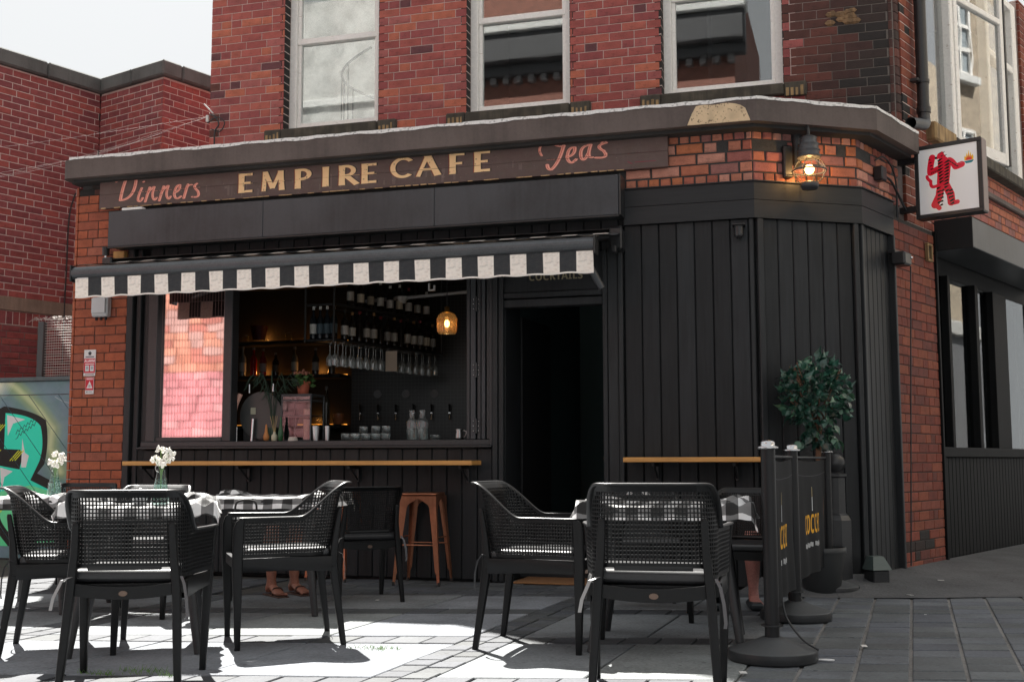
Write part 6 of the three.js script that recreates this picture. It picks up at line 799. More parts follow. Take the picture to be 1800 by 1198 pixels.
{ // topiary
  const q = [-0.4, -0.12 + 0.25], t = thing('topiary_tree', 'clipped ball topiary with glossy dark green leaves before the splayed corner', 'tree', [-0.31, 0, 0.1]);
  const bark = mat([0.16, 0.085, 0.05], 0.85, { map: T.wood }); add('trunk', [tube([[0, 0.3, 0], [0.012, 0.7, 0.01], [-0.004, 1.0, 0], [0.01, 1.3, 0]], 0.016, 8, 20), tube([[0.01, 0.3, 0.01], [-0.01, 0.7, 0], [0.014, 1.05, 0.01], [0.03, 1.28, 0.02]], 0.011, 7, 20)], bark, t); add('pot', lathe([[0, 0], [0.13, 0], [0.17, 0.3], [0.18, 0.3], [0.18, 0.34], [0.16, 0.34], [0.15, 0.29], [0, 0.29]], 24), mat([0.03, 0.032, 0.033], 0.5), t);
  const r = rng(1234), lm = [[0.016, 0.07, 0.045], [0.022, 0.095, 0.06], [0.03, 0.11, 0.078], [0.012, 0.05, 0.036], [0.065, 0.16, 0.095]].map((c) => mat(c, 0.3, { phys: true, map: T.leaf, side: THREE.DoubleSide, clearcoat: 0.25 }));
  const leafG = (k) => { const pos = [], L = 0.062, n = 5, Wd = [0.004, 0.017, 0.021, 0.015, 0.006, 0]; for (let i = 0; i < n; i++) { const P = (j, s) => { const u = j / n; return [s * Wd[j], 0.006 * k * sin(u * 3) - 0.022 * u * u * k + (s ? 0.005 : 0), u * L]; }; for (const s of [-1, 1]) { const a = P(i, 0), b = P(i + 1, 0), c = P(i + 1, s), d = P(i, s); if (s > 0) pos.push(...a, ...b, ...c, ...a, ...c, ...d); else pos.push(...a, ...c, ...b, ...a, ...d, ...c); } } const g = new THREE.BufferGeometry(); g.setAttribute('position', new THREE.Float32BufferAttribute(pos, 3)); smooth(g); const o = uvm(g); o.userData.raw = true; return o; };
  const LG = [leafG(0.6), leafG(1.2), leafG(2)], rest = lm.map(() => []), camV = V(0, 0.97, 9.05), list = [];
  for (let i = 0; i < 760; i++) { const y = 2 * r() - 1, a = r() * 2 * PI, rad = pow(r(), 0.35), hr = sqrt(1 - y * y); let p = V(hr * cos(a) * 0.27 * rad, y * 0.26 * rad, hr * sin(a) * 0.27 * rad); p.multiplyScalar(0.74 + 0.5 * fbm(a / 6.283, y * 0.5 + 0.5, 5, 4, 2, 66)); if (i > 650) { const e = r(); p = V(rr(-0.07, 0.08, r) * (1 + e), -0.24 - e * 0.12, rr(-0.07, 0.07, r)); } const d = p.clone().normalize().add(V(rr(-0.8, 0.8, r), rr(-0.7, 0.5, r), rr(-0.8, 0.8, r))).normalize(); list.push([p, d, rad]); }
  list.sort((A, B) => B[0].z + B[2] * 0.1 - A[0].z - A[2] * 0.1);
  list.forEach(([p, d], i) => { const m = new THREE.Mesh(pick(LG, r), lm[floor(r() * 5)]); m.name = 'leaf'; m.position.copy(p).add(V(0, 1.46, 0)); m.quaternion.setFromUnitVectors(V(0, 0, 1), d); m.rotateZ(r() * 6); m.scale.setScalar(rr(0.55, 1.4, r)); if (i < 280) t.add(m); else { m.updateMatrix(); rest[i % 5].push(m.geometry.clone().applyMatrix4(m.matrix)); } });
  rest.forEach((l, i) => { const m = new THREE.Mesh(mergeGeometries(l), lm[i]); m.name = 'foliage'; m.userData.kind = 'stuff'; t.add(m); });
  const tw = []; for (let i = 0; i < 26; i++) { const a = r() * 6.28, e = rr(-0.6, 1, r); tw.push(tube([[0, 1.22, 0], [0.08 * cos(a), 1.36 + e * 0.08, 0.08 * sin(a)], [0.2 * cos(a), 1.5 + e * 0.2, 0.2 * sin(a)]], 0.005, 5, 8)); } add('twig', tw, bark, t);
}
{
  const b = thing('bait_box', 'small dark box with a grey green sloping lid at the foot of the corner boards', 'box', [0.08, 0.05, -0.3], A1); add('body', bx(-0.07, 0.07, 0, 0.1, -0.07, 0.07, 0.008), M.blackMetal, b); add('lid', rings([[[-0.08, 0.102, 0.085], [0.08, 0.102, 0.085], [0.08, 0.102, -0.07], [-0.08, 0.102, -0.07]], [[-0.045, 0.2, 0.03], [0.045, 0.2, 0.03], [0.045, 0.2, -0.06], [-0.045, 0.2, -0.06]]]), mat([0.075, 0.1, 0.095], 0.5), b);
  const m = thing('door_mat', 'brown coir door mat on the ground at the doorway', 'mat', [-2.4, 0.003, -0.17]); add('mat', bx(-0.3, 0.3, 0, 0.014, -0.24, 0.22, 0.006), mat([0.30, 0.145, 0.06], 0.95, { map: T.fine, bump: T.fine, bs: 0.004 }), m);
  const r = rng(77), lm = mat([0.65, 0.64, 0.62], 0.8, { side: THREE.DoubleSide }); const bits = [[-3.27, 1.42], [-0.1, 0.02], [0.14, -0.62], [0.55, -0.55], [0.35, 1.2], [0.3, 0.1], [1.3, -2.1], [-0.55, 3.55], [-2.2, 1.9], [-0.02, 2.6]];
  const lit = bits.map(([x, z]) => { const s = rr(0.012, 0.035, r); return new THREE.BoxGeometry(s * rr(1, 2.4, r), 0.002, s).rotateZ(rr(-0.2, 0.2, r)).rotateY(r() * 3).translate(x, x > -0.2 && z < 0 ? 0.06 : 0.012, z); }); const lo = solo('litter', 'scraps of white paper litter scattered over the paving', 'litter', lit, lm); lo.userData.kind = 'stuff';
  const gr = []; for (let i = 0; i < 170; i++) { const c = pick([[-3.15, 4.3], [-3.25, 4.22], [-3.4, 4.35], [-2.5, 3.35], [-2.45, 3.3]], r), a = r() * 6.28, x = c[0] + rr(-0.12, 0.12, r), z = c[1] + rr(-0.03, 0.03, r), h = rr(0.008, 0.028, r), e = [x + cos(a) * h * 0.8, h, z + sin(a) * h * 0.8]; gr.push(rings([[[x - 0.002, 0, z], [x + 0.002, 0, z], [x, 0, z + 0.002]], [[e[0] - 0.0004, e[1], e[2]], [e[0] + 0.0004, e[1], e[2]], [e[0], e[1], e[2] + 0.0004]]])); } solo('weeds', 'tufts of green weeds growing in the paving joints by the nearest left chair', 'weeds', gr, mat([0.13, 0.26, 0.05], 0.8)).userData.kind = 'stuff';
}
// ---------- what shows of the sitters: bare lower legs and feet ----------
function lowerLegs(lab, p, ry, skin, shoeM, shoe, spread = 0.09) {
  const t = thing('person', lab, 'person', p, ry);
  const geo = []; const el = (c, rx, rz, ax = 0) => { const q = []; for (let k = 0; k < 12; k++) { const a = k / 12 * 2 * PI; q.push([c[0] + rx * cos(a), c[1] + rz * sin(a) * sin(ax), c[2] - rz * sin(a) * cos(ax)]); } return q; };
  for (const s of [-1, 1]) { const x = s * spread;
    geo.push(smooth(rings([el([x, 0.5, 0.02], 0.05, 0.055), el([x, 0.44, 0.0], 0.055, 0.06), el([x, 0.34, -0.02], 0.056, 0.062), el([x, 0.22, -0.01], 0.043, 0.046), el([x, 0.12, 0.0], 0.032, 0.036), el([x, 0.085, 0.004], 0.034, 0.042, 0.2), el([x, 0.06, 0.03], 0.035, 0.045, 0.7), el([x, 0.048, 0.07], 0.036, 0.032, 1.2), el([x + s * 0.006, 0.036, 0.12], 0.043, 0.022, 1.45), el([x + s * 0.008, 0.028, 0.165], 0.044, 0.014, 1.5), el([x + s * 0.006, 0.024, 0.185], 0.036, 0.01, 1.5)])));
    geo.push(smooth(rings([el([x, 0.09, -0.02], 0.026, 0.03), el([x, 0.05, -0.035], 0.03, 0.03), el([x, 0.022, -0.03], 0.026, 0.026)])));
    for (let k = 0; k < 5; k++) geo.push(new THREE.SphereGeometry(0.0105 - k * 0.0008 + (k === 0 ? 0.003 : 0), 10, 8).scale(0.9, 0.85, 1.7).translate(x - s * (0.028 - k * 0.0155), 0.022, 0.198 - k * k * 0.0028)); }
  add('body', geo, skin, t);
  for (const s of [-1, 1]) { const x = s * spread; if (shoe === 'sandal') add('sandal', [bx(x - 0.045, x + 0.045, 0, 0.011, -0.06, 0.22, 0.005), tube([[x - 0.044, 0.012, 0.12], [x - 0.03, 0.058, 0.11], [x + 0.03, 0.058, 0.11], [x + 0.044, 0.012, 0.12]], 0.006, 6, 16)], shoeM, t); else add('shoe', [bx(x - 0.046, x + 0.046, 0, 0.05, -0.065, 0.225, 0.02)], shoeM, t); }
  return t;
}
{
  const skin = mat([0.42, 0.17, 0.11], 0.5, { map: T.fine }), skin2 = mat([0.55, 0.24, 0.2], 0.5, { map: T.fine });
  lowerLegs('bare lower legs and sandalled feet of a person under the gingham table near the stools', [-4.12, 0, 1.2], 0.9, skin, mat([0.1, 0.05, 0.035], 0.6), 'sandal');
  lowerLegs('bare calves in dark shoes of a person behind the nearest right chair', [-0.84, 0, 1.05], 0.2, skin2, mat([0.03, 0.04, 0.045], 0.5), 'shoe', 0.12);
  solo('shopping_bag', 'pale grey shopping bag on the ground by the sitter in sandals', 'bag', bx(-0.03, 0.03, 0, 0.24, -0.1, 0.1, 0.01), mat([0.42, 0.42, 0.41], 0.7, { map: T.fine }), [-4.45, 0, 1.35], 0.4);
}
// ---------- the bar inside ----------
{
  const dk = mat([0.03, 0.031, 0.033], 0.75, { map: T.blot }), wallM = mat([0.05, 0.051, 0.053], 0.8), teal = mat([0.09, 0.15, 0.155], 0.75);
  structure('bar_floor', uvm(bx(-6.95, 0, 0.0, 0.1, -5.2, -0.72, 0)), dk); structure('bar_ceiling', uvm(bx(-6.95, -0.9, 2.95, 3.02, -5.2, -0.2, 0)), mat([0.08, 0.081, 0.083], 0.8));
  structure('wall_back', uvm(bx(-6.95, 0.2, 0.1, 2.95, -5.3, -5.2, 0)), teal); structure('wall_left', uvm(bx(-6.95, -6.93, 0.1, 2.95, -5.2, -3.06, 0)), wallM); structure('wall_right', uvm(bx(-0.9, -0.8, 0.1, 2.95, -5.2, -0.2, 0)), teal);
  structure('wall_shelves', uvm(bx(-6.94, -5.45, 0.1, 2.95, -3.05, -2.95, 0)), mat([0.04, 0.03, 0.018], 0.8, { map: T.blot }));
  structure('partition', uvm(bx(-3.02, -2.9, 0.1, 2.95, -3.2, -0.55, 0)), teal); structure('wall_side', uvm(bx(-6.95, -6.93, 0.1, 2.95, -2.94, -0.15, 0)), wallM);
  // tiled wall behind the taps: every tile raised from dark grout
  const tt = tex(256, (u, v) => { const f = (x) => { const q = (x * 4) % 1; return q < 0.06 || q > 0.94; }; return f(u) || f(v) ? g3(1) : g3(0.16 + 0.08 * hash2(floor(u * 4), floor(v * 4), 5)); }, 0.16);
  const tw = thing('tiled_wall', 'wall of small square black tiles behind the beer taps', 'tiled wall', [-5.46, 0, -2.9], 12 * RAD); add('tiling', bx(0, 1.37, 0.1, 2.95, -0.1, 0.006, 0), mat([0.038, 0.038, 0.039], 0.3, { map: tt }), tw);
  // shelves with amber strip lights
  const sh = (lab, x0, x1, y) => { const s = thing('back_shelf', lab, 'shelf', [x0, y, -2.94], 0, 'dark shelves on the back wall of the bar'); add('board', bx(0, x1 - x0, -0.04, 0, 0.0, 0.26, 0.004), dk, s); add('led_strip', bx(0.02, x1 - x0 - 0.02, 0.001, 0.012, 0.012, 0.03, 0.002), mat([1, 0.6, 0.2], 0.5, { emissive: new THREE.Color(1, 0.36, 0.05), emissiveIntensity: 0.4 }), s); const n = 2; for (let i = 0; i < n; i++) { const L = new THREE.PointLight(new THREE.Color(1, 0.42, 0.1), 0.011); L.position.set((i + 0.5) / n * (x1 - x0), 0.05, 0.05); s.add(L); } };
  sh('top dark back shelf with glasses, left in the bar', -6.92, -5.5, 2.33); sh('middle dark back shelf glowing amber under spirit bottles', -6.92, -5.5, 1.94); sh('lower dark back shelf glowing amber behind the glass case', -6.92, -5.5, 1.38);
  // bottles
  const bottle = (lab, grp, col, p, h, r, lbl, cap = [0.02, 0.02, 0.02], tr = 0) => {
    const b = thing('bottle', lab, 'bottle', p, 0, grp); add('glass', lathe([[0, 0], [r * 0.95, 0.002], [r, 0.01], [r, h * 0.58], [r * 0.85, h * 0.66], [r * 0.36, h * 0.76], [r * 0.33, h * 0.93], [r * 0.4, h * 0.935], [r * 0.4, h * 0.96]], 14), mat(col, 0.08, tr ? { phys: true, transmission: tr, thickness: 0, ior: 1.5 } : {}), b); if (lbl) add('label', new THREE.CylinderGeometry(r * 1.02, r * 1.02, h * 0.3, 14, 1, true).translate(0, h * 0.32, 0), mat(lbl, 0.7), b); add('cap', cyl(r * 0.42, r * 0.42, h * 0.1, 0, h * 0.92, 0, 10), mat(cap, 0.5), b); return b;
  };
  const spirits = [[-6.78, [0.3, 0.32, 0.33], 0.34, [0.5, 0.5, 0.48], 'tall clear spirit bottle at the left end of the glowing middle shelf'], [-6.64, [0.5, 0.03, 0.04], 0.33, null, 'slim bright red spirit bottle on the glowing middle shelf'], [-6.52, [0.4, 0.05, 0.06], 0.31, [0.5, 0.4, 0.4], 'red based spirit bottle with pale label on the glowing middle shelf'], [-6.36, [0.05, 0.035, 0.02], 0.26, [0.12, 0.1, 0.07], 'short dark spirit bottle on the glowing middle shelf'], [-6.12, [0.2, 0.19, 0.15], 0.32, [0.45, 0.43, 0.36], 'broad pale spirit bottle by the end of the glowing middle shelf'], [-5.86, [0.1, 0.09, 0.08], 0.3, [0.4, 0.38, 0.35], 'slim bottle with a pale label right of the broad one on the middle shelf'], [-5.66, [0.16, 0.13, 0.09], 0.36, null, 'tall slender bottle at the right end of the middle shelf']];
  spirits.forEach(([x, c, h, l2, lab]) => bottle(lab, 'spirit bottles on the middle back shelf', c, [x, 1.942, -2.8], h, 0.04, l2, [0.2, 0.2, 0.2], 0.3));
  [[-6.75, 'left'], [-6.5, 'middle'], [-6.2, 'right']].forEach(([x, w], i) => { const g = thing('tumbler', 'glass tumbler at the ' + w + ' of the top back shelf', 'tumbler', [x, 2.331, -2.8]); add('cup', lathe([[0, 0.002], [0.034, 0.002], [0.04, 0.1], [0.038, 0.1]], 16), M.clear, g); });
  bottle('single clear bottle on the lower back shelf beside the candle jar', undefined, [0.12, 0.1, 0.07], [-5.72, 1.382, -2.8], 0.42, 0.045, null, [0.2, 0.2, 0.2], 0.3);
  solo('candle_jar', 'squat orange glowing candle jar on the lower back shelf', 'jar', lathe([[0, 0], [0.06, 0.002], [0.062, 0.12], [0.055, 0.12]], 16), mat([0.5, 0.18, 0.08], 0.3), [-5.56, 1.382, -2.78]);
  solo('trailing_plant', 'trailing plant in a red pot high at the left of the bar', 'plant', (() => { const r = rng(8), l = [new THREE.CylinderGeometry(0.1, 0.07, 0.16, 14)]; return l; })(), mat([0.12, 0.012, 0.016], 0.5), [-6.55, 2.43, -2.75]);
  // wine rack hanging from the ceiling, running back into the room
  const ang = 72 * RAD, rk = thing('wine_rack', 'black hanging rack of wine bottles running back over the bar', 'rack', [-5.06, 2.12, -0.95], 0); const um = mat([0.03, 0.032, 0.034], 0.4);
  const RX = 0.30, pr = (x, z) => [x, z]; const fr = []; const dirx = 0.27, dirz = -0.96, at = (t, w) => [w * 0.3 + dirx * t, dirz * t]; // local plan: w across, t back
  for (const w of [0, 1]) for (const t of [0, 1.75]) { const [x, z] = at(t, w); fr.push(rod([x, -0.02, z], [x, 0.84, z], 0.013, 0.013, 4)); } for (const y of [0, 0.34]) { const q = [at(0, 0), at(0, 1), at(1.75, 1), at(1.75, 0)]; for (let i = 0; i < 4; i++) fr.push(rod([q[i][0], y, q[i][1]], [q[(i + 1) % 4][0], y, q[(i + 1) % 4][1]], 0.012, 0.012, 4)); } const q = [at(0, 0), at(0, 1), at(1.75, 1), at(1.75, 0)]; add('frame', fr, um, rk); add('shelf', prism(q, 0.0, 0.012), um, rk);
  const wr = rng(55); const wineCaps = [[0.6, 0.6, 0.58], [0.6, 0.6, 0.58], [0.02, 0.02, 0.02], [0.3, 0.16, 0.06], [0.2, 0.02, 0.03]], wl = [[0.55, 0.53, 0.48], [0.5, 0.44, 0.34], [0.52, 0.5, 0.47]];
  for (let i = 0; i < 4; i++) { const [x, z] = at(0.06, 0.14 + i * 0.24); bottle('wine bottle with white cap and pale label at the near end of the hanging rack', 'white capped wine bottles on the hanging rack', [0.012, 0.016, 0.02], [-5.06 + x, 2.135, -0.95 + z], 0.31, 0.034, i === 0 ? [0.6, 0.6, 0.57] : [0.06, 0.09, 0.11], wineCaps[0]); }
  for (let i = 0; i < 14; i++) { const [x, z] = at(0.2 + i * 0.11, 0.9); bottle('dark wine bottle with cream label along the side of the hanging rack', 'dark wine bottles along the side of the hanging rack', [0.015, 0.012, 0.01], [-5.06 + x, 2.135, -0.95 + z], rr(0.27, 0.32, wr), 0.037, wr() < 0.2 ? null : ((k) => pick(wl, wr).map((c) => c * k))(rr(0.5, 1.1, wr)), wineCaps[2 + i % 3]); }
  for (let i = 0; i < 9; i++) { const [x, z] = at(0.3 + i * 0.155, 0.85); bottle('wine bottle standing on the upper tier of the hanging rack', 'wine bottles on the upper tier of the hanging rack', [0.015, 0.012, 0.01], [-5.06 + x, 2.475, -0.95 + z], rr(0.27, 0.31, wr), 0.036, ((k) => pick(wl, wr).map((c) => c * k))(rr(0.5, 1, wr)), pick(wineCaps, wr)); }
  // stemmed glasses hang below
  const wg = (p, i) => { if (!wg.o) { const g = wg.o = thing('wine_glass', 'stemmed wine glass hanging upside down beneath the bottle rack', 'wine glass', p, 0, 'wine glasses hanging beneath the rack'); add('glass', lathe([[0.036, 0], [0.034, -0.003], [0.005, -0.008], [0.004, -0.1], [0.012, -0.112], [0.034, -0.14], [0.038, -0.17], [0.032, -0.22]], 16), mat([0.85, 0.88, 0.88], 0.03, { phys: true, transmission: 0.8, thickness: 0, ior: 1.9 }), g); return; } dup(wg.o, p, 0); };
  for (let i = 0; i < 30; i++) { const [x, z] = at(0.04 + (i % 15) * 0.115 + (i > 14 ? 0.05 : 0), i > 14 ? 0.66 : 0.95); wg([-5.06 + x, 2.1, -0.95 + z]); }
  solo('menu_card', 'cream paper card pinned among the hanging glasses', 'card', bx(-0.06, 0.06, -0.2, 0.0, 0, 0.003, 0.001), mat([0.5, 0.42, 0.34], 0.8), [-4.44, 2.06, -1.6]);
  // pendant lamp, lit
  const pl = thing('pendant_lamp', 'lit pendant lamp with a ribbed amber glass shade in the serving window', 'lamp', [-3.53, 2.2, -0.7]);
  const ribs = []; for (let i = 0; i < 40; i++) { const a = i / 40 * 2 * PI; ribs.push(rod([0.086 * cos(a), -0.075, 0.086 * sin(a)], [0.092 * cos(a), 0.045, 0.092 * sin(a)], 0.0018, 0.0018, 4)); } const amber = mat([0.95, 0.78, 0.55], 0.05, { phys: true, transmission: 0.95, thickness: 0, ior: 1.5 });
  add('shade', lathe([[0.075, -0.09], [0.085, -0.075], [0.091, 0.045], [0.07, 0.085], [0.03, 0.105]], 28), amber, pl); add('ribs', ribs, amber, pl).userData.kind = 'stuff'; add('lamp_holder', lathe([[0.03, 0.103], [0.022, 0.115], [0.022, 0.15], [0.01, 0.155], [0, 0.16]], 14), mat([0.55, 0.35, 0.12], 0.3, { metalness: 1 }), pl); add('bulb', new THREE.SphereGeometry(0.028, 12, 10).scale(0.85, 1.25, 0.85), mat([1, 0.8, 0.5], 0.5, { emissive: new THREE.Color(1, 0.58, 0.2), emissiveIntensity: 3 }), pl); add('flex', rod([0, 0.155, 0], [0, 0.75, 0], 0.004), M.blackMetal, pl);
  const L = new THREE.PointLight(new THREE.Color(1, 0.62, 0.28), 0.02); L.castShadow = true; pl.add(L);
  const sm = thing('smoke_alarm', 'round white smoke alarm on the dark bar ceiling', 'smoke alarm', [-4.5, 2.6, -2.0]); add('base', cyl(0.07, 0.07, 0.03, 0, 0.03, 0, 20), mat([0.55, 0.55, 0.54], 0.5), sm); add('grille', cyl(0.045, 0.06, 0.035, 0, -0.006, 0, 20), mat([0.5, 0.5, 0.49], 0.5), sm); add('stem', rod([0, 0.06, 0], [0, 0.35, 0], 0.01), M.dark, sm);
  solo('conduit', 'pale grey conduit pipe running along the bar ceiling', 'pipe', rod([-4.9, 2.63, -2.0], [-3.3, 2.7, -2.0], 0.018, 0.018, 8), mat([0.35, 0.35, 0.36], 0.5)); solo('bracket_clip', 'white square bracket hanging near the pendant lamp', 'bracket', [bx(-0.03, -0.015, 0, 0.07, 0, 0.02), bx(-0.03, 0.035, 0, 0.015, 0, 0.02), bx(0.02, 0.035, 0, 0.05, 0, 0.02)], mat([0.6, 0.6, 0.6], 0.5), [-3.6, 2.47, -0.5]);
  // beer taps on the tiles
  const tapAt = (i) => { const t = 0.12 + i * 0.2; return [-5.46 + cos(12 * RAD) * t + sin(12 * RAD) * 0.02, 1.5, -2.9 - sin(12 * RAD) * t + cos(12 * RAD) * 0.02]; }; let tp;
  for (let i = 0; i < 6; i++) { if (!i) { tp = thing('beer_tap', 'chrome beer tap on the black tiled wall', 'tap', tapAt(0), 12 * RAD, 'chrome beer taps in a row on the black tiles'); add('spout', [rod([0, 0, 0], [0, 0, 0.08], 0.012), rod([0, 0, 0.08], [0, -0.07, 0.09], 0.009)], M.chrome, tp); add('lever', rod([0, 0.01, 0.06], [0, 0.1, 0.08], 0.009, 0.012), M.dark, tp); } else dup(tp, tapAt(i), 12 * RAD); }
  for (let i = 0; i < 3; i++) { const p = tapAt(i * 1.6 + 0.9); const d = solo('tap_badge', 'round pale badge above the beer taps, ' + ['left', 'middle', 'right'][i] + ' one of three', 'badge', new THREE.CylinderGeometry(0.045, 0.045, 0.008, 20).rotateX(PI / 2), mat([0.22, 0.22, 0.23], 0.4), [p[0], 1.72, p[2]], 12 * RAD); }
  // on the counter: coffee machine, plant, glass case, glasses
  const cz = -0.3, ct = 1.151;
  const cm = thing('draught_tower', 'dark round drink machine with a chrome tap at the left of the serving counter', 'drinks machine', [-5.05, ct, -0.36]); add('drum', new THREE.CylinderGeometry(0.21, 0.21, 0.32, 30, 1).rotateX(PI / 2).translate(-0.05, 0.23, 0), mat([0.04, 0.045, 0.045], 0.4), cm); add('stand', bx(-0.24, 0.15, 0, 0.16, -0.14, 0.14, 0.01), M.blackMetal, cm); add('tap_handle', [tube([[-0.3, 0.13, 0.2], [-0.285, 0.3, 0.2], [-0.235, 0.42, 0.2]], 0.022, 10, 16)], mat([0.72, 0.42, 0.34], 0.3), cm); add('tap_pipe', [rod([-0.27, 0, 0.2], [-0.27, 0.13, 0.2], 0.016), rod([-0.12, 0.0, 0.19], [-0.11, 0.2, 0.19], 0.014)], M.chrome, cm); add('plate', bx(-0.15, -0.1, 0.24, 0.3, 0.161, 0.166, 0.002), mat([0.3, 0.32, 0.24], 0.5), cm); add('bottle_neck', [cyl(0.012, 0.012, 0.08, -0.26, 0.44, 0.0, 8), cyl(0.014, 0.014, 0.07, -0.02, 0.45, 0, 8)], M.chrome, cm);
  const pa = thing('palm_plant', 'small palm with thin arching fronds on the serving counter', 'plant', [-4.98, ct, -0.2]); { const r = rng(31), f = []; const gm = mat([0.02, 0.05, 0.03], 0.6, { side: THREE.DoubleSide }); for (let i = 0; i < 9; i++) { const a = -0.5 + i * 0.5, R = rr(0.1, 0.24, r), pts = [[0, 0.1, 0], [R * 0.3 * cos(a), 0.35 + r() * 0.1, 0.05 * sin(a)], [R * cos(a), 0.5 + r() * 0.14, 0.06 * sin(a)], [R * 1.35 * cos(a), 0.46 + r() * 0.1, 0.06 * sin(a)]]; f.push(tube(pts, 0.003, 4, 12)); const c = new THREE.CatmullRomCurve3(pts.map((p) => V(...p))); for (let k = 4; k < 12; k++) { const p = c.getPoint(k / 12); for (const s of [-1, 1]) f.push(rod([p.x, p.y, p.z], [p.x + 0.05 * cos(a) + s * 0.012, p.y - 0.05 - 0.01 * k / 12, p.z + s * 0.03], 0.004, 0.001, 4)); } } add('frond', f, gm, pa); add('pot', cyl(0.035, 0.045, 0.12, 0, 0, 0, 14), mat([0.03, 0.06, 0.035], 0.4), pa); }
  const rd = thing('reed_diffuser', 'reed diffuser bottle with thin sticks on the counter', 'diffuser', [-4.93, ct, -0.14]); add('bottle', lathe([[0, 0], [0.026, 0.002], [0.027, 0.05], [0.012, 0.065], [0.012, 0.08]], 14), mat([0.55, 0.52, 0.38], 0.3), rd); add('reed', [-0.04, -0.015, 0.01, 0.03].map((x) => rod([0, 0.05, 0], [x, 0.22, 0.01], 0.0022, 0.0022, 4)), mat([0.5, 0.36, 0.18], 0.8), rd);
  solo('dried_orange', 'orange dried gourd beside the reed diffuser', 'gourd', lathe([[0, 0], [0.022, 0.01], [0.028, 0.04], [0.014, 0.08], [0.008, 0.14], [0, 0.15]], 12), mat([0.5, 0.2, 0.06], 0.6), [-5.0, ct, -0.12]);
  solo('green_bottle', 'curved green glass bottle next to the diffuser', 'bottle', lathe([[0, 0], [0.02, 0.004], [0.024, 0.07], [0.014, 0.13], [0.008, 0.19], [0.01, 0.21], [0, 0.21]], 12), mat([0.02, 0.09, 0.03], 0.15), [-4.86, ct, -0.12]);
  const gc = thing('glass_case', 'black framed glass case standing on the serving counter', 'case', [-4.74, ct, -0.3]); const ws = 0.14, hh = 0.4, ed = []; for (const a of [-1, 1]) for (const b of [-1, 1]) { ed.push(bx(a * ws - 0.007, a * ws + 0.007, 0, hh, b * ws * 0.9 - 0.007, b * ws * 0.9 + 0.007)); } for (const y of [0.0, hh - 0.05, hh - 0.01]) for (const b of [-1, 1]) { ed.push(bx(-ws, ws, y, y + 0.012, b * ws * 0.9 - 0.006, b * ws * 0.9 + 0.006), bx(b * ws - 0.006, b * ws + 0.006, y, y + 0.012, -ws * 0.9, ws * 0.9)); } add('frame', ed, M.greyMetal, gc); add('lid', bx(-ws - 0.01, ws + 0.01, hh, hh + 0.012, -ws * 0.95, ws * 0.95, 0.003), M.greyMetal, gc); add('pane', [bx(-ws, ws, 0.01, hh, ws * 0.9 - 0.002, ws * 0.9 + 0.002, 0), bx(ws - 0.002, ws + 0.002, 0.01, hh, -ws * 0.9, ws * 0.9, 0)], M.clear, gc); add('shelf', bx(-ws, ws, 0.22, 0.226, -ws * 0.9, ws * 0.9, 0.001), M.greyMetal, gc);
  solo('cookie_stack', 'pale wrapped stack inside the glass case', 'stack', [cyl(0.03, 0.03, 0.18, 0.05, 0.0, 0.02, 14), cyl(0.032, 0.032, 0.07, 0.05, 0.2, 0.02, 14)], mat([0.5, 0.25, 0.2], 0.5, { map: T.brick }), [-4.74, ct + 0.015, -0.3]); solo('white_puck', 'round white dish at the foot of the glass case', 'dish', cyl(0.045, 0.035, 0.035, 0, 0, 0, 18), mat([0.5, 0.45, 0.4], 0.5), [-4.74, ct, -0.12]); solo('shaker', 'steel shaker cup right of the glass case', 'shaker', [cyl(0.028, 0.036, 0.13, 0, 0, 0, 16)], M.steel, [-4.56, ct, -0.2]); solo('shaker', 'slim steel cup beyond the shaker by the glass case', 'shaker', [cyl(0.02, 0.026, 0.13, 0, 0, 0, 16)], M.steel, [-4.46, ct, -0.22]);
  const fp = thing('flower_pot', 'terracotta pot of green leaves and pinkish flowers on the glass case', 'plant pot', [-4.74, ct + 0.413, -0.3]); { const r = rng(71), lv = [], fl = []; for (let i = 0; i < 90; i++) { const a = r() * 6.28, R = sqrt(r()) * 0.1, y = rr(0.1, 0.2, r); lv.push(new THREE.OctahedronGeometry(rr(0.012, 0.022, r), 0).scale(1.4, 0.4, 0.9).rotateX(r() * 2).rotateY(r() * 6).translate(R * cos(a), y - R * 0.3, R * sin(a))); } for (let i = 0; i < 26; i++) { const a = r() * 6.28, R = sqrt(r()) * 0.1; fl.push(new THREE.IcosahedronGeometry(0.011, 0).translate(R * cos(a), 0.2 + r() * 0.02 - R * 0.3, R * sin(a))); } add('leaves', lv, mat([0.05, 0.12, 0.03], 0.6), fp).userData.kind = 'stuff'; add('blossom', fl, mat([0.3, 0.13, 0.09], 0.7), fp).userData.kind = 'stuff'; add('pot', lathe([[0, 0], [0.045, 0.002], [0.06, 0.095], [0.066, 0.095], [0.066, 0.115], [0.058, 0.115]], 20), mat([0.42, 0.11, 0.06], 0.8, { map: T.fine }), fp); add('saucer', cyl(0.11, 0.115, 0.012, 0, -0.013 + 0.001, 0, 24), mat([0.3, 0.28, 0.26], 0.6), fp); }
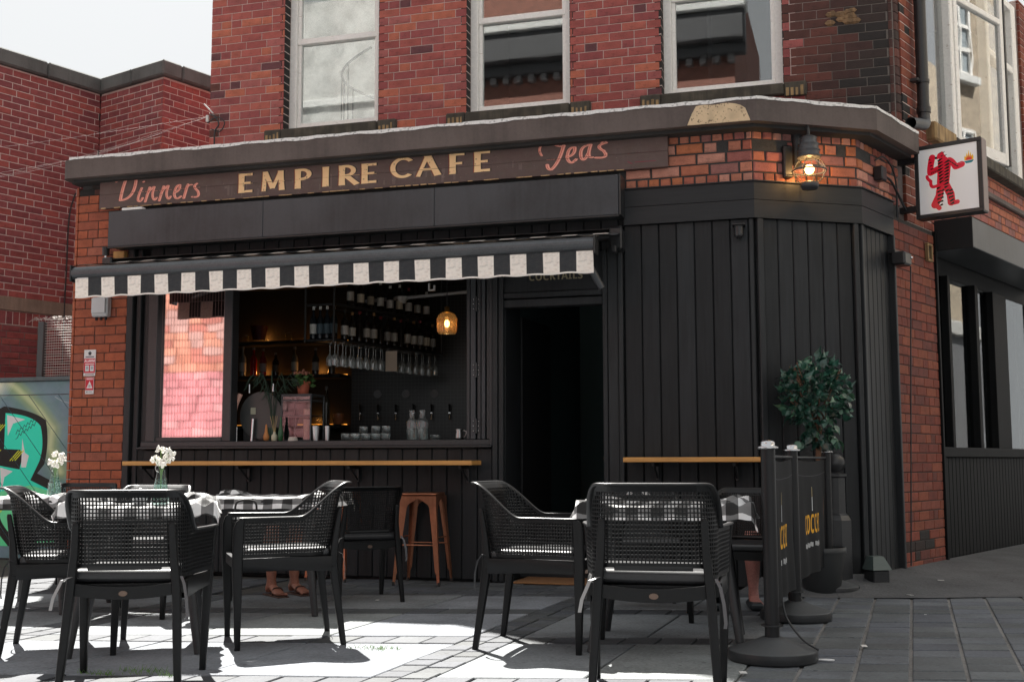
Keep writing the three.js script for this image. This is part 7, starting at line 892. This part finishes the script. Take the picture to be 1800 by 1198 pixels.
  const tgM = mat([0.9, 0.93, 0.93], 0.02, { phys: true, transmission: 0.97, thickness: 0, ior: 1.7 }); let tg; for (let i = 0; i < 9; i++) { const two = [3, 4, 6].includes(i); for (let k = 0; k < (two ? 2 : 1); k++) { const p = [-4.28 + (i % 5) * 0.095 + (i > 4 ? 0.03 : 0), ct + k * 0.062, i > 4 ? -0.3 : -0.2]; if (!tg) { tg = thing('water_glass', 'short water glass in the cluster on the serving counter', 'glass', p, 0, 'short water glasses clustered on the serving counter'); add('glass', lathe([[0, 0.004], [0.036, 0.004], [0.041, 0.062], [0.039, 0.062], [0.034, 0.01], [0, 0.01]], 18), tgM, tg); } else dup(tg, p, 0); } }
  for (const [x, w, r] of [[-3.67, 'left', 0.048], [-3.575, 'right', 0.052]]) { const b = thing('water_bottle', w + ' one of the two tall clear water bottles on the counter', 'bottle', [x, ct, -0.22]); add('glass', lathe([[0, 0.004], [r, 0.004], [r, 0.15], [r * 0.85, 0.175], [r * 0.5, 0.19], [r * 0.48, 0.235], [r * 0.55, 0.24], [r * 0.55, 0.255]], 22), tgM, b); add('water', lathe([[0, 0.008], [r * 0.92, 0.008], [r * 0.92, 0.1], [0, 0.1]], 20), M.clear, b); }
  { const g = thing('water_glass', 'single low glass right of the two water bottles', 'glass', [-3.47, ct, -0.25]); add('glass', lathe([[0, 0.004], [0.044, 0.004], [0.047, 0.045], [0.045, 0.045], [0.042, 0.01], [0, 0.01]], 18), tgM, g); const j = thing('milk_jug', 'small steel jug at the right end of the serving counter', 'jug', [-3.24, ct, -0.22]); add('body', lathe([[0, 0.002], [0.036, 0.002], [0.036, 0.02], [0.03, 0.07], [0.034, 0.09], [0.032, 0.09]], 18), mat([0.35, 0.35, 0.35], 0.3, { metalness: 1 }), j); add('handle', tube([[0.03, 0.08, 0], [0.06, 0.07, 0], [0.05, 0.03, 0], [0.033, 0.025, 0]], 0.004, 6, 14), M.steel, j); }
  // pale things glimpsed through the door
  solo('side_table', 'pale little table glimpsed in the dark behind the doorway', 'table', [bx(-0.14, 0.14, 0.98, 1.02, -0.1, 0.1, 0.006), bx(-0.1, 0.1, 1.02, 1.1, -0.06, 0.06, 0.006), rod([0, 0.1, 0], [0, 0.98, 0], 0.03)], mat([0.2, 0.17, 0.15], 0.7), [-3.1, 0, -2.3]); solo('side_table', 'pale shelf end glimpsed at the right edge of the doorway', 'table', [bx(-0.14, 0.14, 0.98, 1.02, -0.1, 0.1, 0.006), bx(0.0, 0.12, 1.02, 1.14, -0.06, 0.06, 0.006), rod([0, 0.1, 0], [0, 0.98, 0], 0.03)], mat([0.2, 0.17, 0.15], 0.7), [-2.3, 0, -2.3]);
}
// ---------- shadows, draw ----------
scene.traverse((o) => { if (o.isMesh) { o.castShadow = o.receiveShadow = true; } });
renderer.render(scene, camera);
